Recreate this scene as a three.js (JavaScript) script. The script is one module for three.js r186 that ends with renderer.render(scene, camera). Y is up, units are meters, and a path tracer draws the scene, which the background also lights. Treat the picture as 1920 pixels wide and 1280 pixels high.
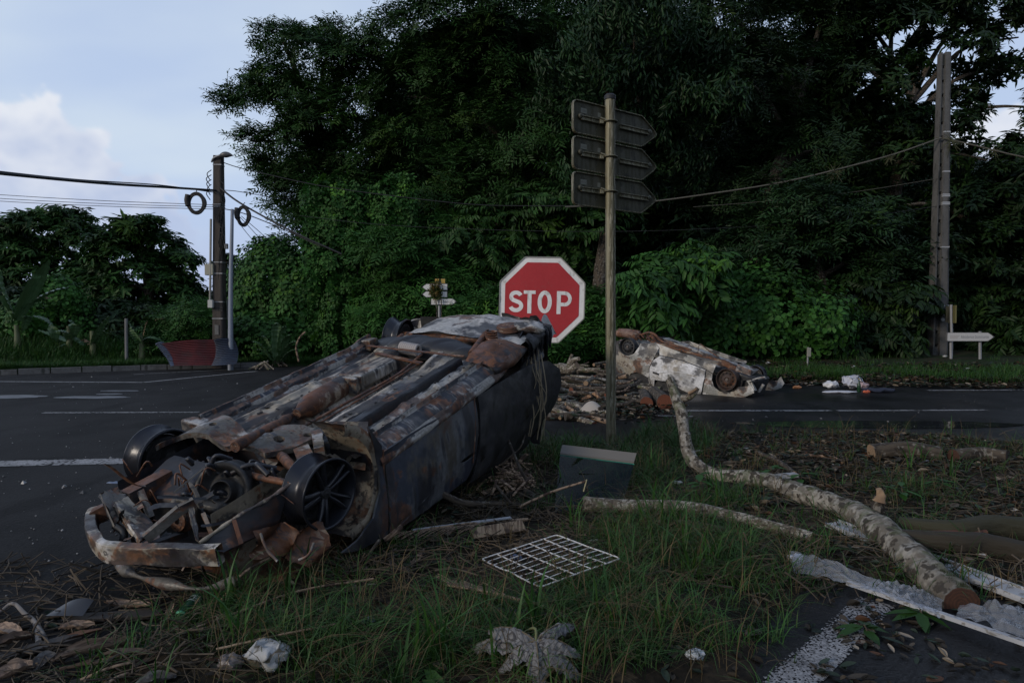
import * as THREE from 'three';
import { ImprovedNoise } from 'three/addons/math/ImprovedNoise.js';
import { mergeGeometries, mergeVertices, toCreasedNormals } from 'three/addons/utils/BufferGeometryUtils.js';
import { TessellateModifier } from 'three/addons/modifiers/TessellateModifier.js';
import { RoundedBoxGeometry } from 'three/addons/geometries/RoundedBoxGeometry.js';

// ------------------------------------------------------------------ camera
const V = (x, y, z) => new THREE.Vector3(x, y, z);
const W = 1920, H = 1280, FOC = 1280, EYE = V(0, 1.48, 0), HORIZON = 600;
const PITCH = Math.atan((H / 2 - HORIZON) / FOC);
const scene = new THREE.Scene();
const camera = new THREE.PerspectiveCamera(2 * Math.atan(H / 2 / FOC) * 180 / Math.PI, W / H, 0.05, 900);
camera.position.copy(EYE); camera.rotation.x = -PITCH;
const renderer = new THREE.WebGLRenderer({ antialias: true });
renderer.toneMapping = THREE.LinearToneMapping;
renderer.toneMappingExposure = 1.0;
renderer.shadowMap.enabled = true;

// ------------------------------------------------------------------ random and noise
const P3 = new ImprovedNoise();
const n3 = (x, y, z) => P3.noise(x, y, z);
const f3 = (x, y, z, o = 4) => { let s = 0, a = 0.5; for (let i = 0; i < o; i++) { s += a * n3(x, y, z); x *= 2.03; y *= 2.01; z *= 2.07; a *= 0.5; } return s; };
function rng(seed) { let s = seed >>> 0; return () => { s = (s + 0x6d2b79f5) | 0; let t = Math.imul(s ^ (s >>> 15), 1 | s); t = (t + Math.imul(t ^ (t >>> 7), 61 | t)) ^ t; return ((t ^ (t >>> 14)) >>> 0) / 4294967296; }; }
const clamp = (x, a = 0, b = 1) => Math.min(b, Math.max(a, x));
const sm = (a, b, x) => { const t = clamp((x - a) / (b - a)); return t * t * (3 - 2 * t); };
const mix = (a, b, t) => a + (b - a) * t;
const mixc = (a, b, t) => [mix(a[0], b[0], t), mix(a[1], b[1], t), mix(a[2], b[2], t)];

// ------------------------------------------------------------------ sky and sun
{
  const w = 2048, h = 1024, data = new Float32Array(w * h * 4);
  const cum = [[-36.5, 10.2, 7.5, 4.6], [-46, 10, 9, 4.6], [-29.5, 7.4, 6, 3.2], [38, 8, 15, 6], [85, 9, 16, 6], [130, 8, 14, 7], [178, 10, 16, 6], [-140, 9, 15, 6], [-100, 9, 16, 7]];
  for (let j = 0; j < h; j++) for (let i = 0; i < w; i++) {
    const el = ((j + 0.5) / h - 0.5) * Math.PI, az = ((i + 0.5) / w - 0.5) * 2 * Math.PI;
    const x = Math.cos(el) * Math.cos(az), y = Math.sin(el), z = Math.cos(el) * Math.sin(az);
    const e = el * 180 / Math.PI;
    let c;
    if (e < 0) c = [0.10, 0.12, 0.12];
    else {
      const t = sm(8, 80, e);
      c = mixc([0.50, 0.62, 0.84], [0.13, 0.21, 0.43], t);
      // thin high veil
      const py = 1 / (y + 0.22), vx = x * py, vz = z * py;
      const veil = sm(-0.12, 0.5, f3(vx * 0.9 + 3, vz * 1.5 + 1.2, 0.4, 5) + 0.5 * f3(vx * 0.3, vz * 0.3, 7.1, 2));
      c = mixc(c, [0.66, 0.76, 0.86], veil * 0.75);
      // heaped clouds low round the horizon
      const hd = Math.atan2(x, -z) * 180 / Math.PI;
      let d = -1;
      for (const [ca, ce, ra, re] of cum) {
        let da = hd - ca; da -= 360 * Math.round(da / 360);
        d = Math.max(d, 1 - Math.hypot(da / ra, (e - ce) / (e > ce ? re : re * 2.2)));
      }
      const bil = (s, o) => { let t = 0, a = 0.5, k = s; for (let i = 0; i < o; i++) { t += a * (0.5 - Math.abs(n3(x * k + i, y * k * 1.15, z * k)) * 2); k *= 2.1; a *= 0.55; } return t; };
      const q = d - 0.12 + 0.75 * bil(9, 6) + 0.25 * f3(x * 5, y * 6, z * 5, 3);
      const body = sm(0.0, 0.10, q);
      const lit = clamp(0.30 + 0.75 * bil(14, 4) + (e - 9) * 0.085);
      c = mixc(c, mixc([0.46, 0.54, 0.74], [0.80, 0.83, 0.90], lit), body * 0.9 * sm(3.5, 9.5, e));
      c = mixc([0.46, 0.53, 0.74], c, sm(0, 10, e));
    }
    const o = (j * w + i) * 4;
    data[o] = c[0]; data[o + 1] = c[1]; data[o + 2] = c[2]; data[o + 3] = 1;
  }
  const sky = new THREE.DataTexture(data, w, h, THREE.RGBAFormat, THREE.FloatType);
  sky.mapping = THREE.EquirectangularReflectionMapping; sky.magFilter = THREE.LinearFilter; sky.needsUpdate = true;
  scene.background = sky; scene.environment = sky; scene.environmentIntensity = 1;
}
const sun = new THREE.DirectionalLight(0xfff0dc, 1.5);
sun.position.set(-47, 19, 27); sun.target.position.set(0, 0, -10);
sun.castShadow = true; sun.shadow.radius = 20; sun.shadow.mapSize.set(2048, 2048);
Object.assign(sun.shadow.camera, { left: -35, right: 35, top: 35, bottom: -35, near: 1, far: 150 });
scene.add(sun, sun.target);

// ------------------------------------------------------------------ pixel rays to points in the place
const XAX = V(1, 0, 0);
const ray = (px, py) => V((px - W / 2) / FOC, -(py - H / 2) / FOC, -1).applyAxisAngle(XAX, -PITCH);
const at = (px, py, d) => { const r = ray(px, py); return r.multiplyScalar(d / -r.z).add(EYE); };
const gd = (px, py, h = 0) => { const r = ray(px, py); return r.multiplyScalar((h - EYE.y) / r.y).add(EYE); };

// ------------------------------------------------------------------ naming
const used = new Map();
function numbered(name) { const n = used.get(name) || 0; used.set(name, n + 1); return n ? name + '_' + String(n).padStart(3, '0') : name; }
function tag(o, label, category, group) { o.userData.label = label; o.userData.category = category; if (group) o.userData.group = group; return o; }
function thing(name, label, category, pos = [0, 0, 0], group) {
  const g = new THREE.Group(); g.name = numbered(name); g.position.set(...(pos.isVector3 ? pos.toArray() : pos)); scene.add(g); return tag(g, label, category, group);
}
function part(name, geo, mat, parent, label) {
  if (Array.isArray(geo)) geo = merge(geo);
  const m = new THREE.Mesh(geo, mat); m.name = name; m.castShadow = m.receiveShadow = true; if (label) m.userData.label = label; parent.add(m); return m;
}
const partsOf = (name, geos, mat, parent, label) => geos.map((g) => part(name, g, mat, parent, label));
function single(name, geo, mat, label, category, group) { if (Array.isArray(geo)) geo = merge(geo); const m = new THREE.Mesh(geo, mat); m.name = numbered(name); m.castShadow = m.receiveShadow = true; scene.add(m); return tag(m, label, category, group); }
function struct(name, geo, mat) { const m = new THREE.Mesh(geo, mat); m.name = numbered(name); m.userData.kind = 'structure'; m.castShadow = m.receiveShadow = true; scene.add(m); return m; }
function stuff(o, name, label, category, parent = scene) { o.name = parent === scene ? numbered(name) : name; o.userData.kind = 'stuff'; o.castShadow = o.receiveShadow = true; if (parent === scene) tag(o, label, category); parent.add(o); return o; }
// moves a merged mesh's vertices so that the thing's origin stands at its base
function seat(m) {
  const g = m.geometry; g.computeBoundingBox(); const b = g.boundingBox, c = V((b.min.x + b.max.x) / 2, b.min.y, (b.min.z + b.max.z) / 2);
  g.translate(-c.x, -c.y, -c.z); m.position.copy(c); return m;
}

// ------------------------------------------------------------------ geometry helpers
function clean(g) { g = g.index ? g.toNonIndexed() : g; for (const k of Object.keys(g.attributes)) if (!['position', 'normal', 'uv'].includes(k)) g.deleteAttribute(k); if (!g.attributes.uv) g.setAttribute('uv', new THREE.BufferAttribute(new Float32Array(g.attributes.position.count * 2), 2)); g.morphAttributes = {}; return g; }
const merge = (gs) => gs.length === 1 ? gs[0] : mergeGeometries(gs.map(clean));
// uv in metres by the dominant direction of each face
function boxUV(g, s = 1, ox = 0, oy = 0) {
  g = g.index ? g.toNonIndexed() : g; if (!g.attributes.normal) g.computeVertexNormals();
  const p = g.attributes.position, n = p.count, uv = new Float32Array(n * 2), a = V(), b = V(), c = V();
  for (let i = 0; i < n; i += 3) {
    a.fromBufferAttribute(p, i); b.fromBufferAttribute(p, i + 1); c.fromBufferAttribute(p, i + 2);
    const fn = b.clone().sub(a).cross(c.clone().sub(a)); const ax = Math.abs(fn.x), ay = Math.abs(fn.y), az = Math.abs(fn.z);
    [a, b, c].forEach((q, k) => { const [u, v] = ay >= ax && ay >= az ? [q.x, q.z] : ax >= az ? [q.z, q.y] : [q.x, q.y]; uv[(i + k) * 2] = u * s + ox; uv[(i + k) * 2 + 1] = v * s + oy; });
  }
  g.setAttribute('uv', new THREE.BufferAttribute(uv, 2)); return g;
}
// a sheet f(u, v) -> Vector3, uv in metres along the given sizes
function grid(f, nu, nv, su = 1, sv = 1, skip) {
  const pos = [], uv = [], idx = [];
  for (let j = 0; j <= nv; j++) for (let i = 0; i <= nu; i++) { const p = f(i / nu, j / nv); pos.push(p.x, p.y, p.z); uv.push(i / nu * su, j / nv * sv); }
  for (let j = 0; j < nv; j++) for (let i = 0; i < nu; i++) { if (skip && skip((i + 0.5) / nu, (j + 0.5) / nv)) continue; const a = j * (nu + 1) + i, b = a + 1, c = a + nu + 1, d = c + 1; idx.push(a, b, d, a, d, c); }
  const g = new THREE.BufferGeometry(); g.setAttribute('position', new THREE.Float32BufferAttribute(pos, 3)); g.setAttribute('uv', new THREE.Float32BufferAttribute(uv, 2)); g.setIndex(idx); g.computeVertexNormals(); return g;
}
// tapered tube through points; r(t) or number; ends closed with caps; lump = surface unevenness
function tube(pts, r, seg = 24, rad = 8, { lump = 0, freq = 6, caps = true, closed = false, flat = 1, seed = 0 } = {}) {
  const curve = pts instanceof THREE.Curve ? pts : new THREE.CatmullRomCurve3(pts, closed, 'centripetal');
  const fr = curve.computeFrenetFrames(seg, closed), pos = [], uv = [], idx = [], len = curve.getLength(), R = typeof r === 'function' ? r : () => r;
  for (let i = 0; i <= seg; i++) {
    const t = i / seg, p = curve.getPointAt(t), rr = R(t);
    for (let j = 0; j <= rad; j++) {
      const a = j / rad * 2 * Math.PI, cx = Math.cos(a), sy = Math.sin(a);
      const d = fr.normals[i].clone().multiplyScalar(cx).addScaledVector(fr.binormals[i], sy * flat);
      const q = lump ? 1 + lump * f3(p.x * freq + d.x * 1.7 + seed, p.y * freq + d.y * 1.7, p.z * freq + d.z * 1.7, 3) * 2 : 1;
      pos.push(p.x + d.x * rr * q, p.y + d.y * rr * q, p.z + d.z * rr * q); uv.push(j / rad * 2 * Math.PI * R(0.5), t * len);
    }
  }
  for (let i = 0; i < seg; i++) for (let j = 0; j < rad; j++) { const a = i * (rad + 1) + j, b = a + 1, c = a + rad + 1, d = c + 1; idx.push(a, b, d, a, d, c); }
  const g = new THREE.BufferGeometry(); g.setAttribute('position', new THREE.Float32BufferAttribute(pos, 3)); g.setAttribute('uv', new THREE.Float32BufferAttribute(uv, 2)); g.setIndex(idx); g.computeVertexNormals();
  if (!caps || closed) return g;
  return merge([g, capOf(g, 0, rad, true), capOf(g, seg, rad, false)]);
}
function capOf(g, ring, rad, back) {
  const p = g.attributes.position, pos = [], uv = [], c = V(), q = [];
  for (let j = 0; j < rad; j++) { const v = V().fromBufferAttribute(p, ring * (rad + 1) + j); q.push(v); c.add(v); } c.divideScalar(rad);
  for (let j = 0; j < rad; j++) { const a = q[j], b = q[(j + 1) % rad]; for (const v of back ? [c, b, a] : [c, a, b]) { pos.push(v.x, v.y, v.z); uv.push(v === c ? 0.5 : 0.5 + 0.5 * Math.cos(q.indexOf(v) / rad * 6.283), v === c ? 0.5 : 0.5 + 0.5 * Math.sin(q.indexOf(v) / rad * 6.283)); } }
  const o = new THREE.BufferGeometry(); o.setAttribute('position', new THREE.Float32BufferAttribute(pos, 3)); o.setAttribute('uv', new THREE.Float32BufferAttribute(uv, 2)); o.computeVertexNormals(); return o;
}
const bar = (a, b, r, rad = 6) => tube([a, a.clone().lerp(b, 0.5), b], r, 2, rad);
// box beam between two points, w across (near "side"), t along up
function beam(a, b, w, t, up = V(0, 1, 0), round = 0) {
  const L = a.distanceTo(b), z = b.clone().sub(a).normalize(), x = up.clone().cross(z).normalize(), y = z.clone().cross(x);
  const g = round ? new RoundedBoxGeometry(w, t, L, 2, round) : new THREE.BoxGeometry(w, t, L, 1, 1, Math.max(1, Math.round(L / 0.1)));
  g.applyMatrix4(new THREE.Matrix4().makeBasis(x, y, z).setPosition(a.clone().lerp(b, 0.5))); return g;
}
// a plate: outline in (a, b) of a plane frame {o, x, y, n}, with thickness and optional bend(a, b) along n
function plate(outline, thick, maxEdge = 0.1, bend, holes = []) {
  const s = new THREE.Shape(outline.map((p) => new THREE.Vector2(p[0], p[1])));
  for (const h of holes) s.holes.push(new THREE.Path(h.map((p) => new THREE.Vector2(p[0], p[1]))));
  let g = new THREE.ExtrudeGeometry(s, { depth: thick, bevelEnabled: false, curveSegments: 8 }); g.translate(0, 0, -thick / 2);
  if (bend) { g = new TessellateModifier(maxEdge, 7).modify(g); const p = g.attributes.position; for (let i = 0; i < p.count; i++) p.setZ(i, p.getZ(i) + bend(p.getX(i), p.getY(i))); g = toCreasedNormals(g, 0.7); }
  return g;
}
const circle = (cx, cy, r, n = 12, ry = r) => Array.from({ length: n }, (_, i) => [cx + r * Math.cos(i / n * 2 * Math.PI), cy + ry * Math.sin(i / n * 2 * Math.PI)]);
function crumple(g, amp, freq, seed = 0) { g = mergeVertices(g.index ? g : (g.deleteAttribute('normal'), g), 1e-4); const p = g.attributes.position; for (let i = 0; i < p.count; i++) { const x = p.getX(i), y = p.getY(i), z = p.getZ(i); p.setXYZ(i, x + amp * f3(x * freq + seed, y * freq, z * freq), y + amp * f3(x * freq, y * freq + seed + 5, z * freq), z + amp * f3(x * freq, y * freq, z * freq + seed + 9)); } g.computeVertexNormals(); return g; }

// ------------------------------------------------------------------ computed textures (all tile)
const hashf = (x, y, s) => { let h = Math.imul(x, 374761393) ^ Math.imul(y, 668265263) ^ Math.imul(s, 1274126177); h = Math.imul(h ^ (h >>> 13), 1274126177); return ((h ^ (h >>> 16)) >>> 0) / 4294967296; };
function vn(x, y, px, py, s) { // tiling value noise, -1..1
  const xi = Math.floor(x), yi = Math.floor(y), fx = x - xi, fy = y - yi, ux = fx * fx * (3 - 2 * fx), uy = fy * fy * (3 - 2 * fy);
  const x0 = ((xi % px) + px) % px, x1 = (x0 + 1) % px, y0 = ((yi % py) + py) % py, y1 = (y0 + 1) % py;
  return mix(mix(hashf(x0, y0, s), hashf(x1, y0, s), ux), mix(hashf(x0, y1, s), hashf(x1, y1, s), ux), uy) * 2 - 1;
}
function fb(u, v, p, s, o = 5, q = p, gain = 0.55) { let t = 0, a = 0.5; for (let i = 0; i < o; i++) { t += a * vn(u * p, v * q, p, q, s + i * 17); p *= 2; q *= 2; a *= gain; } return t; }
const enc = (c) => 255 * (c <= 0.0031308 ? 12.92 * c : 1.055 * Math.pow(clamp(c), 1 / 2.4) - 0.055);
function colorTex(n, f, rep = 1, m = n) {
  const d = new Uint8Array(n * m * 4);
  for (let j = 0; j < m; j++) for (let i = 0; i < n; i++) { const c = f((i + 0.5) / n, (j + 0.5) / m), o = (j * n + i) * 4; d[o] = clamp(enc(c[0]), 0, 255); d[o + 1] = clamp(enc(c[1]), 0, 255); d[o + 2] = clamp(enc(c[2]), 0, 255); d[o + 3] = 255; }
  return fin(new THREE.DataTexture(d, n, m), rep, true);
}
function grayTex(n, f, rep = 1, m = n) {
  const d = new Uint8Array(n * m * 4);
  for (let j = 0; j < m; j++) for (let i = 0; i < n; i++) { const c = clamp(f((i + 0.5) / n, (j + 0.5) / m)) * 255, o = (j * n + i) * 4; d[o] = d[o + 1] = d[o + 2] = c; d[o + 3] = 255; }
  return fin(new THREE.DataTexture(d, n, m), rep, false);
}
function fin(t, rep, srgb) { t.wrapS = t.wrapT = THREE.RepeatWrapping; t.magFilter = THREE.LinearFilter; if (srgb) t.colorSpace = THREE.SRGBColorSpace; const [a, b] = Array.isArray(rep) ? rep : [rep, rep]; t.repeat.set(1 / a, 1 / b); t.needsUpdate = true; return t; }
const std = (o) => new THREE[o.specularIntensity === undefined ? 'MeshStandardMaterial' : 'MeshPhysicalMaterial']({ roughness: 0.8, ...o });
const lin = (r, g, b) => new THREE.Color().setRGB(r, g, b);

// weathered steel: weights of soot, ash, rust, bare, with flakes
function burnt(seed, { base, soot = 0, ash = 0, rust = 0, cream = 0, streak = 0, size = 1.5, n = 512, flake = 0.35, ashc = [0.47, 0.45, 0.43], creamc = [0.33, 0.285, 0.22] }) {
  const cover = (v, cov, soft) => cov <= 0 ? 0 : sm(-soft, soft, v - (0.27 - (cov - 0.1) * 0.68));
  const fn = (u, v) => {
    const fine = fb(u, v, 48, seed + 5, 3), mid = fb(u, v, 14, seed + 3, 4), st = fb(u, v, streak === 2 ? 34 : 6, seed + 7, 5, streak === 1 ? 40 : streak === 2 ? 5 : 9);
    let c = mixc(base, base.map((k) => k * 0.5), sm(-0.25, 0.35, fb(u, v, 3, seed + 9) + 0.3 * fine));
    c = mixc(c, creamc, 0.85 * cover(fb(u, v, 3, seed + 11) + 0.25 * mid + 0.15 * fine, cream, 0.16));
    c = mixc(c, ashc, 0.85 * cover(fb(u, v, streak === 2 ? 5 : 3, seed + 21, 5, 3) * 0.75 + 0.5 * st + 0.15 * fine, ash, 0.17));
    const rw = fb(u, v, 4, seed + 33) + 0.35 * mid + 0.2 * fine;
    c = mixc(c, mixc([0.15, 0.058, 0.022], [0.055, 0.024, 0.014], sm(-0.2, 0.25, mid)), 0.85 * cover(rw, rust, 0.12));
    c = mixc(c, [0.014, 0.014, 0.018], 0.9 * cover(fb(u, v, streak === 2 ? 5 : 3, seed + 45, 5, 3) * 0.85 + 0.5 * st + 0.12 * fine, soot, 0.14));
    const fl = sm(0.2, 0.28, fb(u, v, 30, seed + 60, 4)) * flake * sm(-0.1, 0.25, fb(u, v, 5, seed + 61));
    return mixc(c.map((k) => k * (1 + 0.35 * fine)), [0.022, 0.018, 0.016], fl);
  };
  return {
    map: colorTex(n, fn, size),
    bumpMap: grayTex(256, (u, v) => 0.5 + 0.45 * fb(u, v, 10, seed + 70, 5), size), bumpScale: 0.006,
    roughnessMap: grayTex(128, (u, v) => 0.62 + 0.5 * fb(u, v, 6, seed + 80), size), roughness: 1, metalness: 0.0,
  };
}

// ------------------------------------------------------------------ materials of the setting
const asphaltMap = colorTex(1024, (u, v) => {
  const g = fb(u, v, 220, 11, 2), m = fb(u, v, 5, 12, 4), s = hashf(Math.floor(u * 700), Math.floor(v * 700), 5);
  let k = 0.0135 + 0.006 * m + 0.008 * g; if (s > 0.985) k += 0.05 * (s - 0.985) / 0.015;
  k *= 1 - 0.45 * sm(0.12, 0.4, fb(u, v, 7, 77, 4, 3));
  return [k, k * 0.98, k * 1.0];
}, 3);
const asphaltBump = grayTex(512, (u, v) => 0.5 + 0.4 * fb(u, v, 128, 21, 2) + 0.1 * fb(u, v, 8, 22, 3), 1.5);
const wetMap = grayTex(512, (u, v) => { // 80 m tile: wet and drying patches of the road right of the island
  const x = u * 80 - 40, z = v * 80 - 40, wet = sm(-0.5, 1.5, x + 1.2 * f3(x * 0.2, 3, z * 0.2, 3)) * sm(1, -3, z);
  return mix(0.82, 0.36, clamp(wet * (0.75 + 0.9 * f3(x * 0.35, 8, z * 0.8, 4)))) + 0.06 * f3(x, 5, z * 2, 3);
}, 80); wetMap.offset.set(0.5, 0.5);
const roadMat = std({ map: asphaltMap, bumpMap: asphaltBump, bumpScale: 0.004, roughnessMap: wetMap, roughness: 1, specularIntensity: 0.32 });
const soilMap = colorTex(512, (u, v) => { const a = fb(u, v, 6, 31), b = fb(u, v, 60, 32, 3), c = fb(u, v, 22, 35, 3); let k = mixc([0.013, 0.011, 0.008], [0.028, 0.022, 0.015], sm(-0.4, 0.4, a + b * 0.5)); return mixc(k, [0.07, 0.055, 0.036], sm(0.28, 0.4, c) * 0.5); }, 1.6);
const soilBump = grayTex(512, (u, v) => 0.5 + 0.4 * fb(u, v, 14, 41, 5), 1.6);
const soilMat = std({ map: soilMap, bumpMap: soilBump, bumpScale: 0.03, roughness: 0.95, specularIntensity: 0.3 });
const turfMat = std({ map: colorTex(512, (u, v) => mixc([0.016, 0.028, 0.010], [0.03, 0.024, 0.015], sm(-0.1, 0.4, fb(u, v, 8, 51) + 0.4 * fb(u, v, 60, 52, 2))), 3), roughness: 0.95, specularIntensity: 0.3 });
const paintMat = std({ map: colorTex(256, (u, v) => { const k = 0.19 + 0.2 * fb(u, v, 60, 61, 3) + 0.12 * fb(u, v, 4, 62); return [k, k * 0.98, k * 0.98]; }, 0.6), roughness: 0.7 });
const paintedSheenMat = std({ map: colorTex(128, (u, v) => { const k = 0.10 + 0.10 * fb(u, v, 6, 67, 5, 12); return [k, k * 1.02, k * 1.1]; }, 0.9), roughness: 0.45 });  // pale colour painted in for the bright reflection on the left road
const waterMat = new THREE.MeshPhysicalMaterial({ color: lin(0.02, 0.02, 0.024), roughness: 0.06, ior: 1.33, bumpMap: grayTex(128, (u, v) => 0.5 + 0.4 * fb(u, v, 6, 66, 3), 0.8), bumpScale: 0.002 });
const concrete = (k, seed, size = 1.2) => std({ map: colorTex(256, (u, v) => { const s = fb(u, v, 3, seed, 5, 1), f = fb(u, v, 40, seed + 2, 2); const c = k * (1 + 0.5 * s + 0.25 * f); return mixc([c, c * 0.98, c * 0.94], [k * 0.35, k * 0.38, k * 0.33], sm(0.05, 0.35, fb(u, v, 6, seed + 4, 4, 2))); }, size), bumpMap: soilBump, bumpScale: 0.004, roughness: 0.9 });
const plainMetal = (c, r = 0.55, m = 0.4) => std({ color: lin(...c), roughness: r, metalness: m });
const barkBirch = std({
  map: colorTex(512, (u, v) => {
    const p = fb(u, v, 7, 71, 5), q = fb(u, v, 20, 73, 4), s = fb(u, v, 40, 75, 2, 10);
    let c = mixc([0.105, 0.085, 0.062], [0.31, 0.285, 0.24], sm(-0.25, 0.35, 0.5 * p + 0.6 * q + 0.35 * s));
    c = mixc(c, [0.055, 0.042, 0.03], sm(0.12, 0.34, fb(u, v, 26, 77, 4) + 0.3 * s)); c = mixc(c, [0.075, 0.085, 0.035], sm(0.22, 0.4, fb(u, v, 5, 79, 4)) * 0.8); return c;
  }, [0.42, 0.42]), bumpMap: grayTex(256, (u, v) => 0.5 + 0.4 * fb(u, v, 24, 81, 3, 12), 0.42), bumpScale: 0.008, roughness: 0.9 });
const barkDark = std({ map: colorTex(256, (u, v) => mixc(mixc([0.022, 0.016, 0.012], [0.07, 0.054, 0.038], sm(-0.3, 0.35, fb(u, v, 16, 85, 4, 4))), [0.19, 0.175, 0.15], sm(0.2, 0.4, fb(u, v, 12, 87, 4)) * 0.6), 0.5), bumpMap: grayTex(128, (u, v) => 0.5 + 0.45 * fb(u, v, 16, 88, 4, 4), 0.5), bumpScale: 0.015, roughness: 0.95 });
const woodCut = (a, b, seed) => std({ map: colorTex(128, (u, v) => { const r = Math.hypot(u - 0.5, v - 0.5); return mixc(a, b, 0.5 + 0.35 * Math.sin(r * 60 + 2 * fb(u, v, 4, seed)) + 0.4 * fb(u, v, 20, seed + 1, 3)); }), roughness: 0.85 });
const cutPale = woodCut([0.30, 0.20, 0.12], [0.19, 0.12, 0.07], 91), cutRed = woodCut([0.17, 0.05, 0.022], [0.09, 0.03, 0.015], 93);
const driedMat = std({ map: colorTex(256, (u, v) => mixc(mixc([0.11, 0.065, 0.04], [0.30, 0.21, 0.14], sm(-0.3, 0.3, fb(u, v, 30, 95, 4, 3))), [0.05, 0.03, 0.02], sm(0.1, 0.4, fb(u, v, 5, 97, 4))), 0.3), roughness: 0.85, side: THREE.DoubleSide });
const cutDark = woodCut([0.075, 0.030, 0.016], [0.035, 0.016, 0.01], 94);
const leafMat = (c, rough = 0.55, tr = 0.25) => new THREE.MeshPhysicalMaterial({ color: lin(...c), roughness: rough + 0.05, specularIntensity: 0.38, transmission: tr, thickness: 0, side: THREE.DoubleSide });

// ------------------------------------------------------------------ ground, road, island
const edgeD = [[-60, 12], [-20, 16], [-13.9, 18.4], [-10.8, 20.4], [-8.2, 21.6], [-3, 22], [2.9, 18.6], [5.7, 16.0], [11, 15.0], [60, 14]];
function edge(x) { for (let i = 1; i < edgeD.length; i++) if (x < edgeD[i][0]) { const [a, b] = edgeD[i - 1], [c, d] = edgeD[i]; return mix(b, d, (x - a) / (c - a)); } return 14; }
function vergeH(x, d) {
  const t = d - edge(x), wob = 0.06 * f3(x * 0.8, 1, d * 0.8, 3);
  return -0.03 + (0.13 + wob) * sm(0, 0.35, t + 0.3 * f3(x * 1.3, 4, d, 3)) + 0.35 * sm(0.6, 5, t) * sm(2, -9, x) + 0.28 * sm(1, 5, t) + (x > -7 ? 2.6 * sm(-7, 0, x) * sm(5, 18, t) : 0) + 0.12 * sm(1, 4, t) * f3(x * 0.35, 2, d * 0.35, 4);
}
struct('ground', boxUV(new THREE.PlaneGeometry(1600, 1600).rotateX(-Math.PI / 2).translate(0, -0.08, 0)), turfMat);
struct('road', boxUV(new THREE.PlaneGeometry(130, 46, 1, 1).rotateX(-Math.PI / 2).translate(0, 0, -3)), roadMat);
{
  const g = grid((u, v) => { const x = -60 + 120 * u, e = edge(x), d = e - 0.4 + 75 * v * v * 0.9 + v * 3; return V(x, vergeH(x, d), -d); }, 400, 90, 120, 70);
  struct('verge', boxUV(g), turfMat);
}
// earth showing on the verge at the right, where the leaves have been swept together
const islePx = [[60, 1330], [190, 1215], [330, 1140], [430, 1085], [560, 1020], [700, 900], [900, 860], [1040, 838], [1120, 832], [1230, 808], [1400, 812], [1600, 812], [1760, 818], [2000, 840], [2100, 1020], [1960, 1150], [1680, 1112], [1560, 1130], [1480, 1170], [1440, 1330]];
const isle = islePx.map(([x, y]) => { const p = gd(x, y); return [p.x, p.z]; });
function inside(poly, x, z) { // signed distance, positive inside
  let ins = false, best = 1e9;
  for (let i = 0, j = poly.length - 1; i < poly.length; j = i++) {
    const [ax, az] = poly[j], [bx, bz] = poly[i];
    if ((az > z) !== (bz > z) && x < (bx - ax) * (z - az) / (bz - az) + ax) ins = !ins;
    const t = clamp(((x - ax) * (bx - ax) + (z - az) * (bz - az)) / ((bx - ax) ** 2 + (bz - az) ** 2)); best = Math.min(best, Math.hypot(x - ax - t * (bx - ax), z - az - t * (bz - az)));
  }
  return ins ? best : -best;
}
const isleH = (x, z) => { const s = inside(isle, x, z) + 0.14 * f3(x * 3, 1.5, z * 3, 3); return -0.05 + 0.11 * sm(-0.22, 0.5, s) + sm(-0.1, 0.3, s) * (0.045 * f3(x * 2.1, 7, z * 2.1, 4) + 0.02 * f3(x * 9, 3, z * 9, 2)); };
const topY = (x, z) => Math.max(0, isleH(x, z));
{
  const x0 = -2.6, x1 = 9, z0 = -9.4, z1 = -2.1;
  struct('island_soil', grid((u, v) => { const x = mix(x0, x1, u), z = mix(z1, z0, v); return V(x, isleH(x, z), z); }, 232, 146, x1 - x0, z1 - z0), soilMat);
}
// kerb along the far left edge, laid stone by stone as far as it can be seen
{
  const kerbMat = concrete(0.10, 101), k = new THREE.Group(); k.name = 'kerb'; k.userData.kind = 'structure'; scene.add(k);
  for (let i = 0; i < 26; i++) { const x = -24 + i * 0.62 + (i > 12 ? 0 : 0), a = V(x, 0.05, -edge(x) + 0.12), b = V(x + 0.6, 0.05, -edge(x + 0.6) + 0.12); const m = part(i ? 'kerb_stone_' + String(i).padStart(3, '0') : 'kerb_stone', boxUV(beam(a, b.lerp(a, 0.01), 0.16, 0.2 + 0.01 * Math.sin(i * 5)), 1, i * 0.37), kerbMat, k); m.position.y = 0.006 * Math.sin(i * 3.1); }
}
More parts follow.
